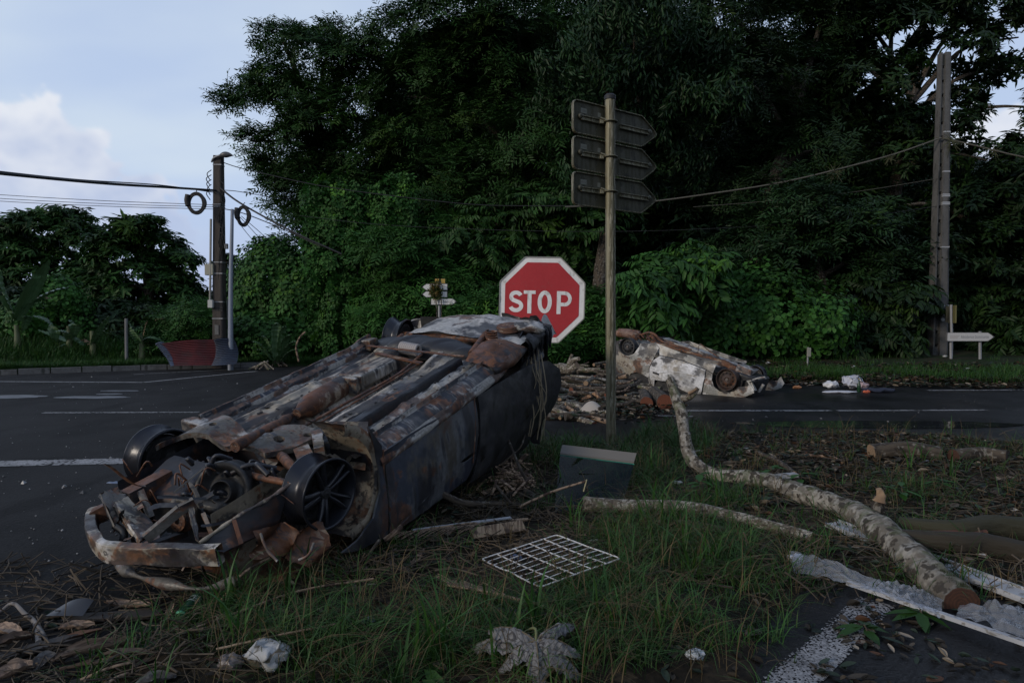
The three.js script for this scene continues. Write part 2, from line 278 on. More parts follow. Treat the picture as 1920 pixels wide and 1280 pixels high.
// worn paint: a strip along p->q, cells left out where the paint has gone
function marking(p, q, width, wear, seed, cell = 0.03, skew = 0) {
  const a = gd(...p), b = gd(...q), L = a.distanceTo(b), dir = b.clone().sub(a).normalize(), n = V(-dir.z, 0, dir.x);
  const nu = Math.ceil(L / cell), nv = Math.ceil(width / cell);
  const g = grid((u, v) => { const o = 0.008 * f3(u * L * 6, v * 3, seed); return a.clone().lerp(b, u).addScaledVector(n, (v - 0.5) * width + o + skew * u).setY(0.005); }, nu, nv, L, width, (u, v) => f3(u * L * 3.2, v * width * 3.2 + seed, seed, 2) * 0.8 + f3(u * L * (cell < 0.01 ? 75 : 34), v * width * (cell < 0.01 ? 75 : 34), seed + 3, 2) * 1.3 + 0.25 * sm(0.35, 0.5, Math.abs(v - 0.5)) > wear);
  return struct('road_marking', g, paintMat);
}
marking([-60, 871], [262, 864], 0.30, 0.30, 1, 0.025); marking([80, 774], [372, 773], 0.11, 0.22, 2); marking([-60, 715], [268, 717], 0.16, 0.4, 3, 0.04); marking([268, 717], [480, 696], 0.15, 0.4, 4, 0.04);
marking([250, 702], [470, 691], 0.1, 0.3, 9, 0.04);
marking([1288, 770], [1560, 770], 0.14, 0.3, 5, 0.04); marking([1570, 770], [1850, 769], 0.13, 0.26, 6, 0.04); marking([1740, 732], [1990, 731], 0.14, 0.25, 7, 0.05); marking([1220, 779], [1300, 781], 0.1, 0.3, 10, 0.04);
marking([1460, 1300], [1645, 1128], 0.19, 0.05, 8, 0.0065);
// right-hand puddle of water; left patches have their bright reflection painted as pale colour
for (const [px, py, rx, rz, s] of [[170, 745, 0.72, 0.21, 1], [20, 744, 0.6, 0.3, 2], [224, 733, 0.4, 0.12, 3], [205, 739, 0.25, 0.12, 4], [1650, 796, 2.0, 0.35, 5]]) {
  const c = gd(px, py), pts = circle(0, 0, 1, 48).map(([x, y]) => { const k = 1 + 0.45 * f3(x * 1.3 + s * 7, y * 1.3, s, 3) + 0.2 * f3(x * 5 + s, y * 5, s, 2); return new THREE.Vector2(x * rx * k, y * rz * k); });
  const m = struct('puddle', boxUV(new THREE.ShapeGeometry(new THREE.Shape(pts)).rotateX(-Math.PI / 2)), s === 5 ? waterMat : paintedSheenMat); m.position.set(c.x, 0.006, c.z); if (s !== 5) m.name = m.name.replace('puddle', 'road_stain');
}

// ------------------------------------------------------------------ leaves and grass as instanced geometry
class Tri { constructor() { this.p = []; this.i = []; }
  v(x, y, z) { this.p.push(x, y, z); return this.p.length / 3 - 1; }
  geo() { const g = new THREE.BufferGeometry(); g.setAttribute('position', new THREE.Float32BufferAttribute(this.p, 3)); g.setIndex(this.i); g.computeVertexNormals(); return g; } }
// one leaf: from o along dir (length L), across side (width w), folded and drooping
function leaf(T, o, dir, side, L, w, fold = 0.25, droop = 0.2) {
  const nrm = side.clone().cross(dir).normalize();
  const q = (t, s, k) => { const p = o.clone().addScaledVector(dir, t * L).addScaledVector(side, s * w / 2).addScaledVector(nrm, k * w - droop * L * t * t); return T.v(p.x, p.y, p.z); };
  const a = q(0, 0, 0), m1 = q(0.4, 0, -fold), tp = q(1, 0, 0), l1 = q(0.3, 0.8, 0), l2 = q(0.65, 0.75, 0), r1 = q(0.3, -0.8, 0), r2 = q(0.65, -0.75, 0);
  T.i.push(a, l1, m1, l1, l2, m1, m1, l2, tp, a, m1, r1, r1, m1, r2, m1, tp, r2);
}
const dirOf = (az, el) => V(Math.cos(el) * Math.cos(az), Math.sin(el), Math.cos(el) * Math.sin(az));
function sprig(kind, R) {
  const T = new Tri(), add = (o, dir, L, w, f, d) => { dir.normalize(); let s = dir.clone().cross(V(0, 1, 0)); if (s.lengthSq() < 0.01) s = V(1, 0, 0); s.normalize().applyAxisAngle(dir, (R() - 0.5) * 1.1); leaf(T, o, dir, s, L, w, f, d); };
  if (kind === 'pinnate') for (let k = 0; k < 3; k++) { const az = k * 2.1 + R(), tw = dirOf(az, 0.25 + 0.3 * R()); for (let i = 0; i < 7; i++) { const t = 0.12 + 0.075 * i, o = tw.clone().multiplyScalar(t); o.y -= t * t * 0.3; const sd = i % 2 ? 1 : -1; add(o, tw.clone().applyAxisAngle(V(0, 1, 0), sd * 0.9).add(V(0, -0.25 + 0.3 * R(), 0)), 0.15 + 0.08 * R(), 0.055, 0.2, 0.3); } }
  if (kind === 'whorl') for (let k = 0; k < 11; k++) add(V((R() - 0.5) * 0.25, (R() - 0.5) * 0.12, (R() - 0.5) * 0.25), dirOf(k * 0.77 + R() * 0.4, 0.45 - 0.75 * R()), 0.2 + 0.15 * R(), 0.085 + 0.03 * R(), 0.2, 0.45);
  if (kind === 'ivy') for (let k = 0; k < 12; k++) { const a = R() * 6.28, r = 0.26 * Math.sqrt(R()); add(V(r * Math.cos(a), 0.09 * R(), r * Math.sin(a)), dirOf(a + R(), 0.15 * R()).add(V(0, -0.1, 0)), 0.09 + 0.05 * R(), 0.085 + 0.03 * R(), 0.1, 0.25); }
  if (kind === 'broad') for (let k = 0; k < 9; k++) { const t = k * 0.055, o = V(t, -t * t * 0.4, 0.03 * (R() - 0.5)); add(o, V(0.55, -0.55 + 0.55 * R(), (k % 2 ? 1 : -1) * (0.5 + R() * 0.4)), 0.19 + 0.09 * R(), 0.10, 0.18, 0.4); }
  if (kind === 'hang') for (let k = 0; k < 12; k++) { const t = k * 0.05, a = R() * 6.28; add(V(Math.cos(a) * 0.07 * (1 + t), 0.15 - t, Math.sin(a) * 0.07 * (1 + t)), V(Math.cos(a), -0.9, Math.sin(a)), 0.15 + 0.08 * R(), 0.06, 0.2, 0.2); }
  return T.geo();
}
const SPRIGS = {}; { const R = rng(7); for (const k of ['pinnate', 'whorl', 'ivy', 'broad', 'hang']) SPRIGS[k] = [sprig(k, R), sprig(k, R)]; }
const M4 = new THREE.Matrix4(), Q4 = new THREE.Quaternion(), UPV = V(0, 1, 0);
// list of {p, n, s, c} -> InstancedMesh
function instances(geo, mat, list, R) {
  const m = new THREE.InstancedMesh(geo, mat, list.length), col = new THREE.Color();
  list.forEach((e, i) => { Q4.setFromUnitVectors(UPV, e.n); const spin = new THREE.Quaternion().setFromAxisAngle(UPV, e.a ?? R() * 6.283); M4.compose(e.p, Q4.clone().multiply(spin), e.v ? e.v : V(e.s, e.s, e.s)); m.setMatrixAt(i, M4); m.setColorAt(i, col.setRGB(...(e.c || [1, 1, 1]))); });
  m.instanceMatrix.needsUpdate = true; m.castShadow = m.receiveShadow = true; return m;
}
const randDir = (R) => { const y = R() * 2 - 1, a = R() * 6.283, r = Math.sqrt(1 - y * y); return V(r * Math.cos(a), y, r * Math.sin(a)); };
const gauss = (R) => (R() + R() + R() - 1.5) / 1.5;
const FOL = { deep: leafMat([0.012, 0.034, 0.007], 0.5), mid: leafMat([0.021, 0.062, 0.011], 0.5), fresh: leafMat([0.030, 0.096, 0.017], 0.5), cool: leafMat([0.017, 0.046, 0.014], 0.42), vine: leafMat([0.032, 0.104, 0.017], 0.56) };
// pads: [px, py, depth, rx px, ry px, (rz m)]; leaves lie in clumps over each pad's outside
function foliage(pads, kind, { size = 1, dens = 1, clump = 0.5, seed = 1, yellow = 0.05, shell = 0.45 } = {}) {
  const R = rng(seed), out = [[], []];
  for (const [px, py, d, rxp, ryp, rzm] of pads) {
    const c = at(px, py, d), rx = rxp * d / FOC, ry = ryp * d / FOC, rz = rzm ?? Math.min(rx, 2.2), area = 4 * Math.PI * ((rx * ry + rx * rz + ry * rz) / 3), k = Math.max(3, Math.round(area / (clump * clump * 2.2) * dens));
    for (let i = 0; i < k; i++) {
      let nd; do nd = randDir(R); while ((nd.y < -0.5 && R() < 0.6) || (nd.z < -0.4 && R() < 0.5));
      const rr = 1 - shell * R() * R(), cc = c.clone().add(V(nd.x * rx * rr, nd.y * ry * rr, nd.z * rz * rr)), tint = 0.72 + 0.56 * R(), warm = R() < yellow ? 1.9 : 1, m = 7 + Math.floor(R() * 5), cr = clump * (0.65 + 0.6 * R());
      const nn = V(nd.x / rx, nd.y / ry, nd.z / rz).normalize();
      for (let j = 0; j < m; j++) {
        const p = cc.clone().add(V(gauss(R) * cr, gauss(R) * cr * (kind === 'ivy' ? 0.9 : 0.55), gauss(R) * cr)), f = tint * (0.8 + 0.4 * R());
        const n = nn.clone().multiplyScalar(kind === 'ivy' ? 1 : 0.55).add(V(0, kind === 'ivy' ? 0.25 : 0.8, 0)).addScaledVector(randDir(R), 0.45).normalize();
        out[R() < 0.5 ? 0 : 1].push({ p, n, s: size * (0.75 + 0.5 * R()), c: [f * warm, f * (warm > 1 ? 1.5 : 1), f * 0.95] });
      }
    }
  }
  return out;
}
function crownOf(lists, kind, mat, parent, base, seed, name = 'crown') {
  const R = rng(seed + 99);
  lists.forEach((l, i) => { for (const e of l) e.p.sub(base); const m = instances(SPRIGS[kind][i], mat, l, R); m.name = i ? name + '_001' : name; m.userData.kind = 'stuff'; parent.add(m); });
}
function tree(label, category, basePx, pads, kind, mat, o = {}) {
  const d = o.d ?? pads[0][2], b = at(basePx, HORIZON, d), base = V(b.x, vergeH(b.x, d) - 0.05, -d), R = rng((o.seed ?? 1) * 31 + 5), t = thing(o.name ?? 'forest_tree', label, category, base, o.group);
  if (o.trunk !== 0) {
    const cs = pads.map((p) => at(p[0], p[1], p[2]).sub(base)), topI = cs.reduce((a, c, i) => (c.y > cs[a].y ? i : a), 0), top = cs[topI], r = o.r ?? 0.3;
    const fork = V(top.x * 0.25, Math.max(1, top.y * (o.fork ?? 0.45)), top.z * 0.3);
    const parts = [tube([V(0, -0.2, 0), V(fork.x * 0.3 + 0.2 * (R() - 0.5), fork.y * 0.5, fork.z * 0.5), fork, top.clone().lerp(fork, 0.5), top], (q) => r * (1.15 - q) + 0.02, 16, 9, { lump: 0.1, freq: 1.2 })];
    cs.forEach((c, i) => { if (i === topI || R() < 0.2) return; const s = fork.clone().lerp(top, clamp((c.y - fork.y) / Math.max(0.5, top.y - fork.y) * 0.55) * 0.9), md = s.clone().lerp(c, 0.5).add(V(0, 0.15 * c.distanceTo(s), 0)); parts.push(tube([s, md, c], (q) => r * 0.4 * (1 - 0.85 * q) + 0.012, 8, 6)); });
    part('trunk', parts, o.bark ?? barkDark, t);
  }
  crownOf(foliage(pads, kind, o), kind, mat, t, base, o.seed ?? 1);
  return t;
}

// ------------------------------------------------------------------ the trees and the wood
const spread = (list, d0, d1, seed) => { const R = rng(seed); return list.map(([x, y, a, b, z]) => [x, y, d0 + (d1 - d0) * R(), a, b, z]); };
tree('tall feathery tree at the wood\'s left edge reaching out over the sky', 'tree', 690, spread([[530, 75, 48, 16], [580, 92, 52, 24], [622, 74, 36, 20], [640, 112, 42, 26], [432, 196, 28, 12], [470, 178, 42, 20], [520, 152, 52, 28], [568, 188, 60, 30], [472, 264, 28, 15], [505, 290, 40, 26], [555, 270, 52, 34], [604, 232, 60, 44], [522, 346, 32, 18], [562, 336, 50, 34], [614, 310, 60, 50], [528, 391, 32, 17], [562, 420, 40, 22], [602, 398, 45, 34], [566, 452, 24, 11], [684, 170, 70, 60], [676, 280, 60, 70], [640, 380, 50, 50], [700, 380, 50, 60], [612, 372, 34, 30], [650, 420, 40, 34], [690, 440, 44, 40], [720, 330, 50, 60]], 25.5, 28, 3), 'pinnate', FOL.mid, { seed: 3, clump: 0.40, size: 0.95, dens: 0.74, yellow: 0.02, r: 0.3, fork: 0.5 });
tree('broad dark tree over the middle of the wood, left of the direction sign', 'tree', 905, spread([[706, 52, 34, 22], [742, 96, 60, 46], [792, 56, 60, 56], [764, 180, 70, 56], [852, 30, 80, 66], [836, 140, 90, 70], [784, 262, 80, 52], [904, 110, 95, 76], [884, 230, 100, 74], [962, 30, 90, 76], [984, 160, 90, 86], [1046, 50, 96, 66], [902, 330, 90, 60], [1004, 270, 96, 60], [822, 344, 70, 48], [960, 360, 80, 50]], 23.5, 27, 5), 'pinnate', FOL.mid, { seed: 5, clump: 0.55, size: 0.95, dens: 0.82, yellow: 0.03, r: 0.42 });
tree('tall tree with drooping leaves above the three direction panels', 'tree', 1120, spread([[1100, 130, 90, 70], [1190, 50, 110, 66], [1150, 170, 90, 70], [1240, 30, 90, 60], [1300, 90, 90, 60], [1230, 190, 80, 60], [1060, 230, 80, 60], [1320, 170, 80, 60], [1180, 270, 90, 60], [1260, 300, 70, 50], [1120, 340, 90, 60]], 21.5, 25, 7), 'hang', FOL.cool, { seed: 7, clump: 0.5, size: 1.1, dens: 0.9, yellow: 0.02, r: 0.22 });
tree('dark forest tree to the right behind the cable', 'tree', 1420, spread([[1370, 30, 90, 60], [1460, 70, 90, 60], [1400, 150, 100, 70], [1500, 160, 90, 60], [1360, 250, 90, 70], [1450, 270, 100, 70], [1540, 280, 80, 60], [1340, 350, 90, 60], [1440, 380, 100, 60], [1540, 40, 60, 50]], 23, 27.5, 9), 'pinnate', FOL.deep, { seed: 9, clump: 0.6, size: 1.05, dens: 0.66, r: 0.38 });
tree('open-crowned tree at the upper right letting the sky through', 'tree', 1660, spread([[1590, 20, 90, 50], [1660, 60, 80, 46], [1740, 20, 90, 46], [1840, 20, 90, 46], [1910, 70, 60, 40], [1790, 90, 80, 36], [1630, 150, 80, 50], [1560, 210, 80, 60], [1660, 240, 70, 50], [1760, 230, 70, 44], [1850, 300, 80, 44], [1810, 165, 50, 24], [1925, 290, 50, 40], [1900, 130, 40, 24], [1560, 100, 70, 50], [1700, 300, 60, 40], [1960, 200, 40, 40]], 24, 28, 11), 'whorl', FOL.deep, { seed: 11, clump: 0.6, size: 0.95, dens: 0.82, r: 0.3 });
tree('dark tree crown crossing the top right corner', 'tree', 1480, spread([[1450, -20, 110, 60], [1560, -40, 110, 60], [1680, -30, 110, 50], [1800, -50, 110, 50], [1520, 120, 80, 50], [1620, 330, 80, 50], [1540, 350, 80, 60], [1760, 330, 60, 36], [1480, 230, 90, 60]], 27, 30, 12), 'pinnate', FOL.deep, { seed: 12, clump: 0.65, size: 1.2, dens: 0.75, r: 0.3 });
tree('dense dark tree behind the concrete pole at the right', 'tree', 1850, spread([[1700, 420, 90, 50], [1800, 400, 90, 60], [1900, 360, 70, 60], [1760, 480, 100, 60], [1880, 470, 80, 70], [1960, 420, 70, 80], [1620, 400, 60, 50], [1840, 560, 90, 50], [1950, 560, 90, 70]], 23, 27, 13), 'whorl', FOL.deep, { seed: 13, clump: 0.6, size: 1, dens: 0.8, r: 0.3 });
tree('leafy tree hanging over the bank between cable and pole', 'tree', 1560, spread([[1500, 400, 90, 50], [1590, 440, 90, 50], [1500, 480, 90, 50], [1640, 500, 80, 50], [1420, 470, 80, 50]], 21, 24, 15), 'pinnate', FOL.cool, { seed: 15, clump: 0.5, size: 1.0, dens: 0.8, r: 0.25 });
tree('dark tree filling the gap behind the stop sign', 'tree', 1010, spread([[930, 420, 90, 50], [1030, 400, 90, 60], [1000, 480, 100, 60], [1110, 430, 80, 60], [880, 470, 80, 50], [1090, 540, 80, 70], [940, 550, 80, 60]], 22.5, 25, 17), 'broad', FOL.mid, { seed: 17, clump: 0.5, size: 0.95, dens: 0.9, r: 0.3 });
// trees beyond, at the left
tree('umbrella-leaved tree at the far left of the photo', 'tree', 95, spread([[60, 428, 60, 26], [112, 408, 48, 20], [20, 470, 50, 40], [142, 452, 48, 36], [90, 520, 90, 56], [178, 440, 22, 18], [-30, 500, 60, 60], [160, 540, 60, 50]], 28, 31, 21), 'whorl', FOL.mid, { seed: 21, clump: 0.5, size: 1.05, dens: 0.9, r: 0.2, name: 'broadleaf_tree' });
tree('round dark tree left of the utility pole', 'tree', 285, spread([[256, 426, 46, 20], [226, 472, 56, 40], [290, 462, 50, 38], [330, 505, 42, 38], [274, 545, 84, 60], [352, 556, 32, 36], [200, 560, 60, 60], [330, 590, 50, 40]], 27, 29, 23), 'whorl', FOL.mid, { seed: 23, clump: 0.5, size: 1.05, dens: 0.95, r: 0.2, name: 'broadleaf_tree' });
tree('small far tree just right of the utility pole', 'tree', 430, [[424, 490, 36, 15, 12], [434, 510, 36, 16, 12], [428, 555, 36, 28, 34], [395, 580, 36, 30, 30]], 'whorl', FOL.deep, { seed: 25, clump: 0.5, size: 1, dens: 1, r: 0.12, name: 'broadleaf_tree' });
// vine-smothered growth
tree('rounded mound of vines right of the thin grey lamp post', 'shrub', 515, [[512, 545, 24.5, 66, 92], [566, 580, 24, 56, 100], [468, 610, 24, 38, 74], [520, 640, 23.5, 80, 50]], 'ivy', FOL.vine, { seed: 31, clump: 0.42, size: 1.15, dens: 1.5, trunk: 0, name: 'vine_mound', shell: 0.18 });
tree('tall column of hanging vines on a trunk at the wood\'s left edge', 'tree', 640, [[606, 470, 24.5, 20, 92], [636, 540, 24.2, 22, 110], [640, 600, 23.8, 50, 70], [666, 480, 25, 18, 110], [596, 590, 23.4, 30, 80], [700, 520, 24.8, 24, 100], [622, 430, 25.2, 16, 60], [730, 560, 24.6, 30, 80]], 'ivy', FOL.vine, { seed: 33, clump: 0.42, size: 1.2, dens: 1.35, name: 'vine_tree', shell: 0.2, yellow: 0.06 });
tree('leafy shrubs of spreading branches behind the small arrow signs', 'shrub', 770, spread([[740, 470, 70, 30], [790, 500, 80, 34], [740, 540, 70, 34], [830, 440, 60, 30], [800, 560, 80, 40], [720, 600, 60, 40], [860, 540, 60, 40], [780, 620, 80, 40]], 21.8, 24, 35), 'pinnate', FOL.vine, { seed: 35, clump: 0.42, size: 0.9, dens: 0.9, r: 0.14, name: 'tall_shrub' });
tree('bright-leaved small tree right of the direction-sign pole', 'tree', 1255, spread([[1250, 505, 60, 34], [1306, 478, 42, 26], [1200, 545, 50, 40], [1290, 545, 50, 36], [1236, 590, 46, 30], [1180, 590, 40, 36], [1330, 510, 26, 24]], 17.8, 19.6, 37), 'broad', FOL.fresh, { seed: 37, clump: 0.38, size: 1.1, dens: 0.9, r: 0.12, name: 'small_tree', d: 19.4, yellow: 0.02 });
tree('creeper-covered bank behind the far wreck', 'shrub', 1430, [[1340, 615, 20.6, 80, 70], [1440, 600, 20.5, 90, 82], [1520, 610, 20.3, 70, 68], [1400, 560, 21.5, 80, 60]], 'ivy', FOL.vine, { seed: 39, clump: 0.45, size: 1.2, dens: 1.0, trunk: 0, name: 'creeper_bank', shell: 0.2, yellow: 0.01 });
tree('low dark thicket left of the concrete pole', 'shrub', 1640, spread([[1600, 560, 70, 50], [1690, 570, 60, 50], [1640, 620, 90, 40], [1560, 640, 60, 30]], 20.2, 22, 41), 'broad', FOL.deep, { seed: 41, clump: 0.45, dens: 0.9, trunk: 0, name: 'thicket' });
tree('dark thicket behind the white arrow sign at the right', 'shrub', 1860, spread([[1800, 580, 80, 50], [1900, 590, 80, 60], [1860, 640, 100, 30], [1990, 620, 80, 70]], 21.5, 23.5, 43), 'broad', FOL.deep, { seed: 43, clump: 0.5, dens: 0.9, trunk: 0, name: 'thicket' });
tree('fern-like undergrowth under the stop sign', 'shrub', 1000, spread([[950, 600, 60, 50], [1040, 600, 60, 50], [1100, 600, 50, 50], [880, 600, 50, 40], [1000, 640, 110, 30], [1130, 640, 60, 40]], 19.5, 21.5, 45), 'pinnate', FOL.vine, { seed: 45, clump: 0.4, size: 0.85, dens: 0.9, trunk: 0, name: 'undergrowth' });
tree('light green bush left of the utility pole', 'shrub', 350, spread([[330, 612, 44, 34], [368, 590, 34, 30], [310, 640, 40, 24], [388, 630, 30, 36], [352, 640, 44, 24]], 21.6, 22.6, 47), 'pinnate', FOL.fresh, { seed: 47, clump: 0.32, size: 0.62, dens: 0.95, r: 0.05, name: 'bush' });
tree('vine-hung bush behind the banana plants at the left', 'shrub', 110, spread([[110, 560, 34, 46], [140, 600, 30, 50], [90, 610, 34, 40], [50, 610, 40, 40]], 22.5, 24, 49), 'ivy', FOL.vine, { seed: 49, clump: 0.4, dens: 1.1, trunk: 0, name: 'bush' });
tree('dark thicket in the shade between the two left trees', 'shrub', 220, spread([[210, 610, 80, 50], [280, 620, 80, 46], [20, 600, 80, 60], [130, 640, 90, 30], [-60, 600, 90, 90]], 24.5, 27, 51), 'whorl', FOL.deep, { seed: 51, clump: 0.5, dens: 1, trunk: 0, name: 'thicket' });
// the far wood reads as one dark mass
{
  const R = rng(61), pads = []; for (let i = 0; i < 64; i++) { const px = 640 + i * 23 + 30 * R(), lim = px > 1700 ? 330 : px > 1500 ? 230 : px > 1300 ? 120 : px < 720 ? 430 : px < 800 ? 260 : 80; for (let py = lim + 40 * R(); py < 640; py += 90) pads.push([px + 40 * (R() - 0.5), py, 36 + 8 * R(), 60, 52]); }
  const l = foliage(pads, 'whorl', { seed: 63, clump: 0.9, size: 1.7, dens: 0.9 }), all = [...l[0], ...l[1]];
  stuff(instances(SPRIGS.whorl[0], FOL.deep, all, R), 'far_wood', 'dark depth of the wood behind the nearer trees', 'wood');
}
// strands of vine hanging down the wood's edge
{
  const R = rng(67), pads = []; for (let i = 0; i < 40; i++) { const px = 575 + 190 * R(), top = 330 + 90 * R(), len = 60 + 120 * R(); pads.push([px, top + len, 23.6 - R(), 7 + 9 * R(), len, 0.25]); }
  const b = at(670, 690, 23.4); b.y = vergeH(b.x, 23.4); const t = thing('hanging_vines', 'curtain of vine strands hanging down the left edge of the wood', 'vines', b);
  part('stem', pads.filter((_, i) => i % 3 === 0).map((p) => tube([at(p[0], p[1] - p[4], p[2]).sub(b), at(p[0] + 4, p[1], p[2]).sub(b), at(p[0], p[1] + p[4], p[2]).sub(b)], 0.015, 10, 5)), barkDark, t);
  crownOf(foliage(pads, 'ivy', { seed: 69, clump: 0.2, size: 0.85, dens: 0.55, yellow: 0.1, shell: 0.3 }), 'ivy', FOL.vine, t, b, 69, 'vine_leaves');
}
// ------------------------------------------------------------------ banana plants, young palm
const bananaMat = new THREE.MeshPhysicalMaterial({ map: colorTex(256, (u, v) => mixc([0.05, 0.11, 0.04], [0.11, 0.19, 0.09], sm(-0.2, 0.3, fb(u, v, 2, 111, 4, 40)) * 0.8), 0.6), roughness: 0.45, side: THREE.DoubleSide, transmission: 0.25, thickness: 0 });
const deadLeafMat = std({ map: colorTex(128, (u, v) => mixc([0.10, 0.06, 0.035], [0.22, 0.15, 0.09], sm(-0.3, 0.3, fb(u, v, 6, 113, 4, 30))), 0.5), side: THREE.DoubleSide, roughness: 0.9 });
function bananaLeaf(a, mid, b, w, tear = 0.3, seed = 0) {
  const c = new THREE.QuadraticBezierCurve3(a, mid, b);
  return grid((u, v) => { const p = c.getPoint(u), t = c.getTangent(u), s = t.clone().cross(V(0, 1, 0)).normalize(), n = s.clone().cross(t).normalize(); const k = (v - 0.5) * 2, ww = w * Math.pow(Math.sin(Math.PI * clamp(0.06 + u * 0.94)), 0.55) * (1 + tear * 0.4 * f3(u * 9, k, seed, 2)); return p.addScaledVector(s, k * ww).addScaledVector(n, -Math.abs(k) * ww * 0.35 + 0.02 * Math.sin(u * 60 + seed)); }, 26, 8, 2, w * 2, (u, v) => Math.abs(v - 0.5) > 0.12 && f3(u * 24, seed, v > 0.5 ? 1 : 9, 2) > 0.5 - tear * 0.9);
}
function banana(label, base, leaves, name = 'banana_plant') {
  const b = at(...base); b.y = Math.max(vergeH(b.x, -b.z) - 0.03, -0.05); const t = thing(name, label, 'banana plant', b);
  part('stem', tube([V(0, 0, 0), V(0.03, 0.5, 0), V(0, 0.9, 0)], (q) => 0.11 - 0.05 * q, 8, 9), std({ color: lin(0.07, 0.085, 0.035), roughness: 0.7 }), t);
  leaves.forEach(([ax, ay, mx, my, bx, by, w, dead], i) => { const d = -b.z + ((i * 37) % 7 - 3) * 0.12; part('leaf', bananaLeaf(at(ax, ay, -b.z).sub(b), at(mx, my, d).sub(b), at(bx, by, d).sub(b), w, dead ? 0.6 : 0.3, i * 3.3 + ax), dead ? deadLeafMat : bananaMat, t, dead ? 'withered brown leaf' : undefined); });
}
banana('large banana plant at the left edge with a broken brown leaf', [30, 640, 21], [[30, 600, 60, 520, 90, 488, 0.28], [30, 600, 10, 540, -20, 500, 0.3], [30, 590, 80, 540, 130, 538, 0.16], [30, 580, 60, 548, 100, 560, 0.15, 1], [30, 600, 10, 560, 2, 510, 0.24], [40, 620, 50, 580, 48, 596, 0.2]]);
banana('banana plant with drooping split leaves beside the vine bush', [128, 650, 21.4], [[128, 640, 130, 610, 100, 622, 0.13], [128, 640, 150, 600, 128, 600, 0.16], [128, 640, 140, 620, 160, 650, 0.2], [128, 640, 110, 625, 70, 618, 0.15], [100, 640, 110, 590, 60, 592, 0.18], [128, 645, 120, 640, 95, 660, 0.2]]);
banana('small banana plant with one upright leaf left of the thin post', [172, 655, 21.2], [[172, 648, 180, 615, 205, 590, 0.13], [172, 648, 185, 630, 203, 612, 0.08], [172, 648, 160, 630, 150, 640, 0.12, 1]]);
banana('pair of pale banana leaves right of the thin post', [264, 650, 21.3], [[264, 645, 250, 625, 242, 602, 0.15], [268, 640, 280, 620, 310, 642, 0.13], [264, 645, 270, 610, 276, 600, 0.1, 1], [290, 600, 310, 590, 330, 610, 0.06, 1]]);
{
  const b = at(518, 655, 21.5); b.y = vergeH(b.x, 21.5); const t = thing('young_palm', 'young palm with upright fronds below the vine mound', 'palm', b);
  for (const [bx, by, w] of [[518, 606, 0.16], [545, 628, 0.14], [556, 640, 0.13], [490, 630, 0.13], [470, 640, 0.14], [535, 612, 0.12], [480, 655, 0.12], [560, 655, 0.12]]) part('frond', bananaLeaf(V(0, 0, 0), at((518 + bx) / 2, by - 6, 21.4).sub(b), at(bx, by, 21.2).sub(b), w, 0.35, bx), bananaMat, t);
}

// trees that stand beside and behind the photographer's right and shade that side of the road
for (const [x, z, h, s, lab] of [[15.5, -7, 12, 1, 'large tree beside the road, out of the picture to the right'], [18, 1, 13, 2, 'large tree by the road behind the right of the picture'], [13.5, 9, 12, 3, 'large tree behind the photographer on the right']]) {
  const t = thing('roadside_tree', lab, 'tree', [x, -0.05, z]), R = rng(s * 71), l = [[], []];
  part('trunk', tube([V(0, -0.2, 0), V(0.2, h * 0.4, 0.1), V(0, h * 0.8, 0)], (q) => 0.35 * (1.1 - q), 12, 9, { lump: 0.1 }), barkDark, t);
  for (let i = 0; i < 420; i++) { const n = randDir(R), c = V(n.x * 5.2, h * 0.62 + n.y * h * 0.34, n.z * 5.2).multiplyScalar(1), cr = 0.9; for (let j = 0; j < 9; j++) { const f = 0.7 + 0.6 * R(); l[R() < 0.5 ? 0 : 1].push({ p: c.clone().add(V(gauss(R) * cr, gauss(R) * cr * 0.5, gauss(R) * cr)), n: n.clone().add(V(0, 0.7, 0)).addScaledVector(randDir(R), 0.4).normalize(), s: 1.5, c: [f, f, f] }); } }
  crownOf(l, 'whorl', FOL.deep, t, V(0, 0, 0), s + 500);
}

// ------------------------------------------------------------------ grass, fallen leaves, crumbs of glass
function tuft(n, h0, h1, w, lean, spreadR, seed, seg = 3) {
  const R = rng(seed), T = new Tri();
  for (let k = 0; k < n; k++) {
    const az = R() * 6.283, r = spreadR * Math.sqrt(R()), L = mix(h0, h1, R()), ln = lean * (0.3 + R()), o = V(r * Math.cos(az + 1), 0, r * Math.sin(az + 1)), d = V(Math.cos(az), 0, Math.sin(az)), s = V(-Math.sin(az), 0, Math.cos(az)), ids = [], ww = w * (0.7 + 0.6 * R());
    for (let i = 0; i <= seg; i++) { const t = i / seg, up = L * (t - 0.28 * ln * t * t * t), p = o.clone().addScaledVector(d, L * ln * t * t * 0.8).add(V(0, up * (1 - 0.25 * ln * t), 0)), q = ww * (1 - t) * (0.6 + 1.3 * t) * 0.5 + 0.0004; ids.push([T.v(p.x - s.x * q, p.y, p.z - s.z * q), T.v(p.x, p.y - ww * 0.22 * (1 - t), p.z), T.v(p.x + s.x * q, p.y, p.z + s.z * q)]); }
    for (let i = 0; i < seg; i++) { const [a, b, c] = ids[i], [d2, e, f] = ids[i + 1]; T.i.push(a, b, e, a, e, d2, b, c, f, b, f, e); }
  }
  return T.geo();
}
const grassGreen = leafMat([0.038, 0.105, 0.020], 0.45, 0.3), grassDeep = leafMat([0.022, 0.058, 0.014], 0.5, 0.25), straw = leafMat([0.12, 0.09, 0.048], 0.75, 0.2);
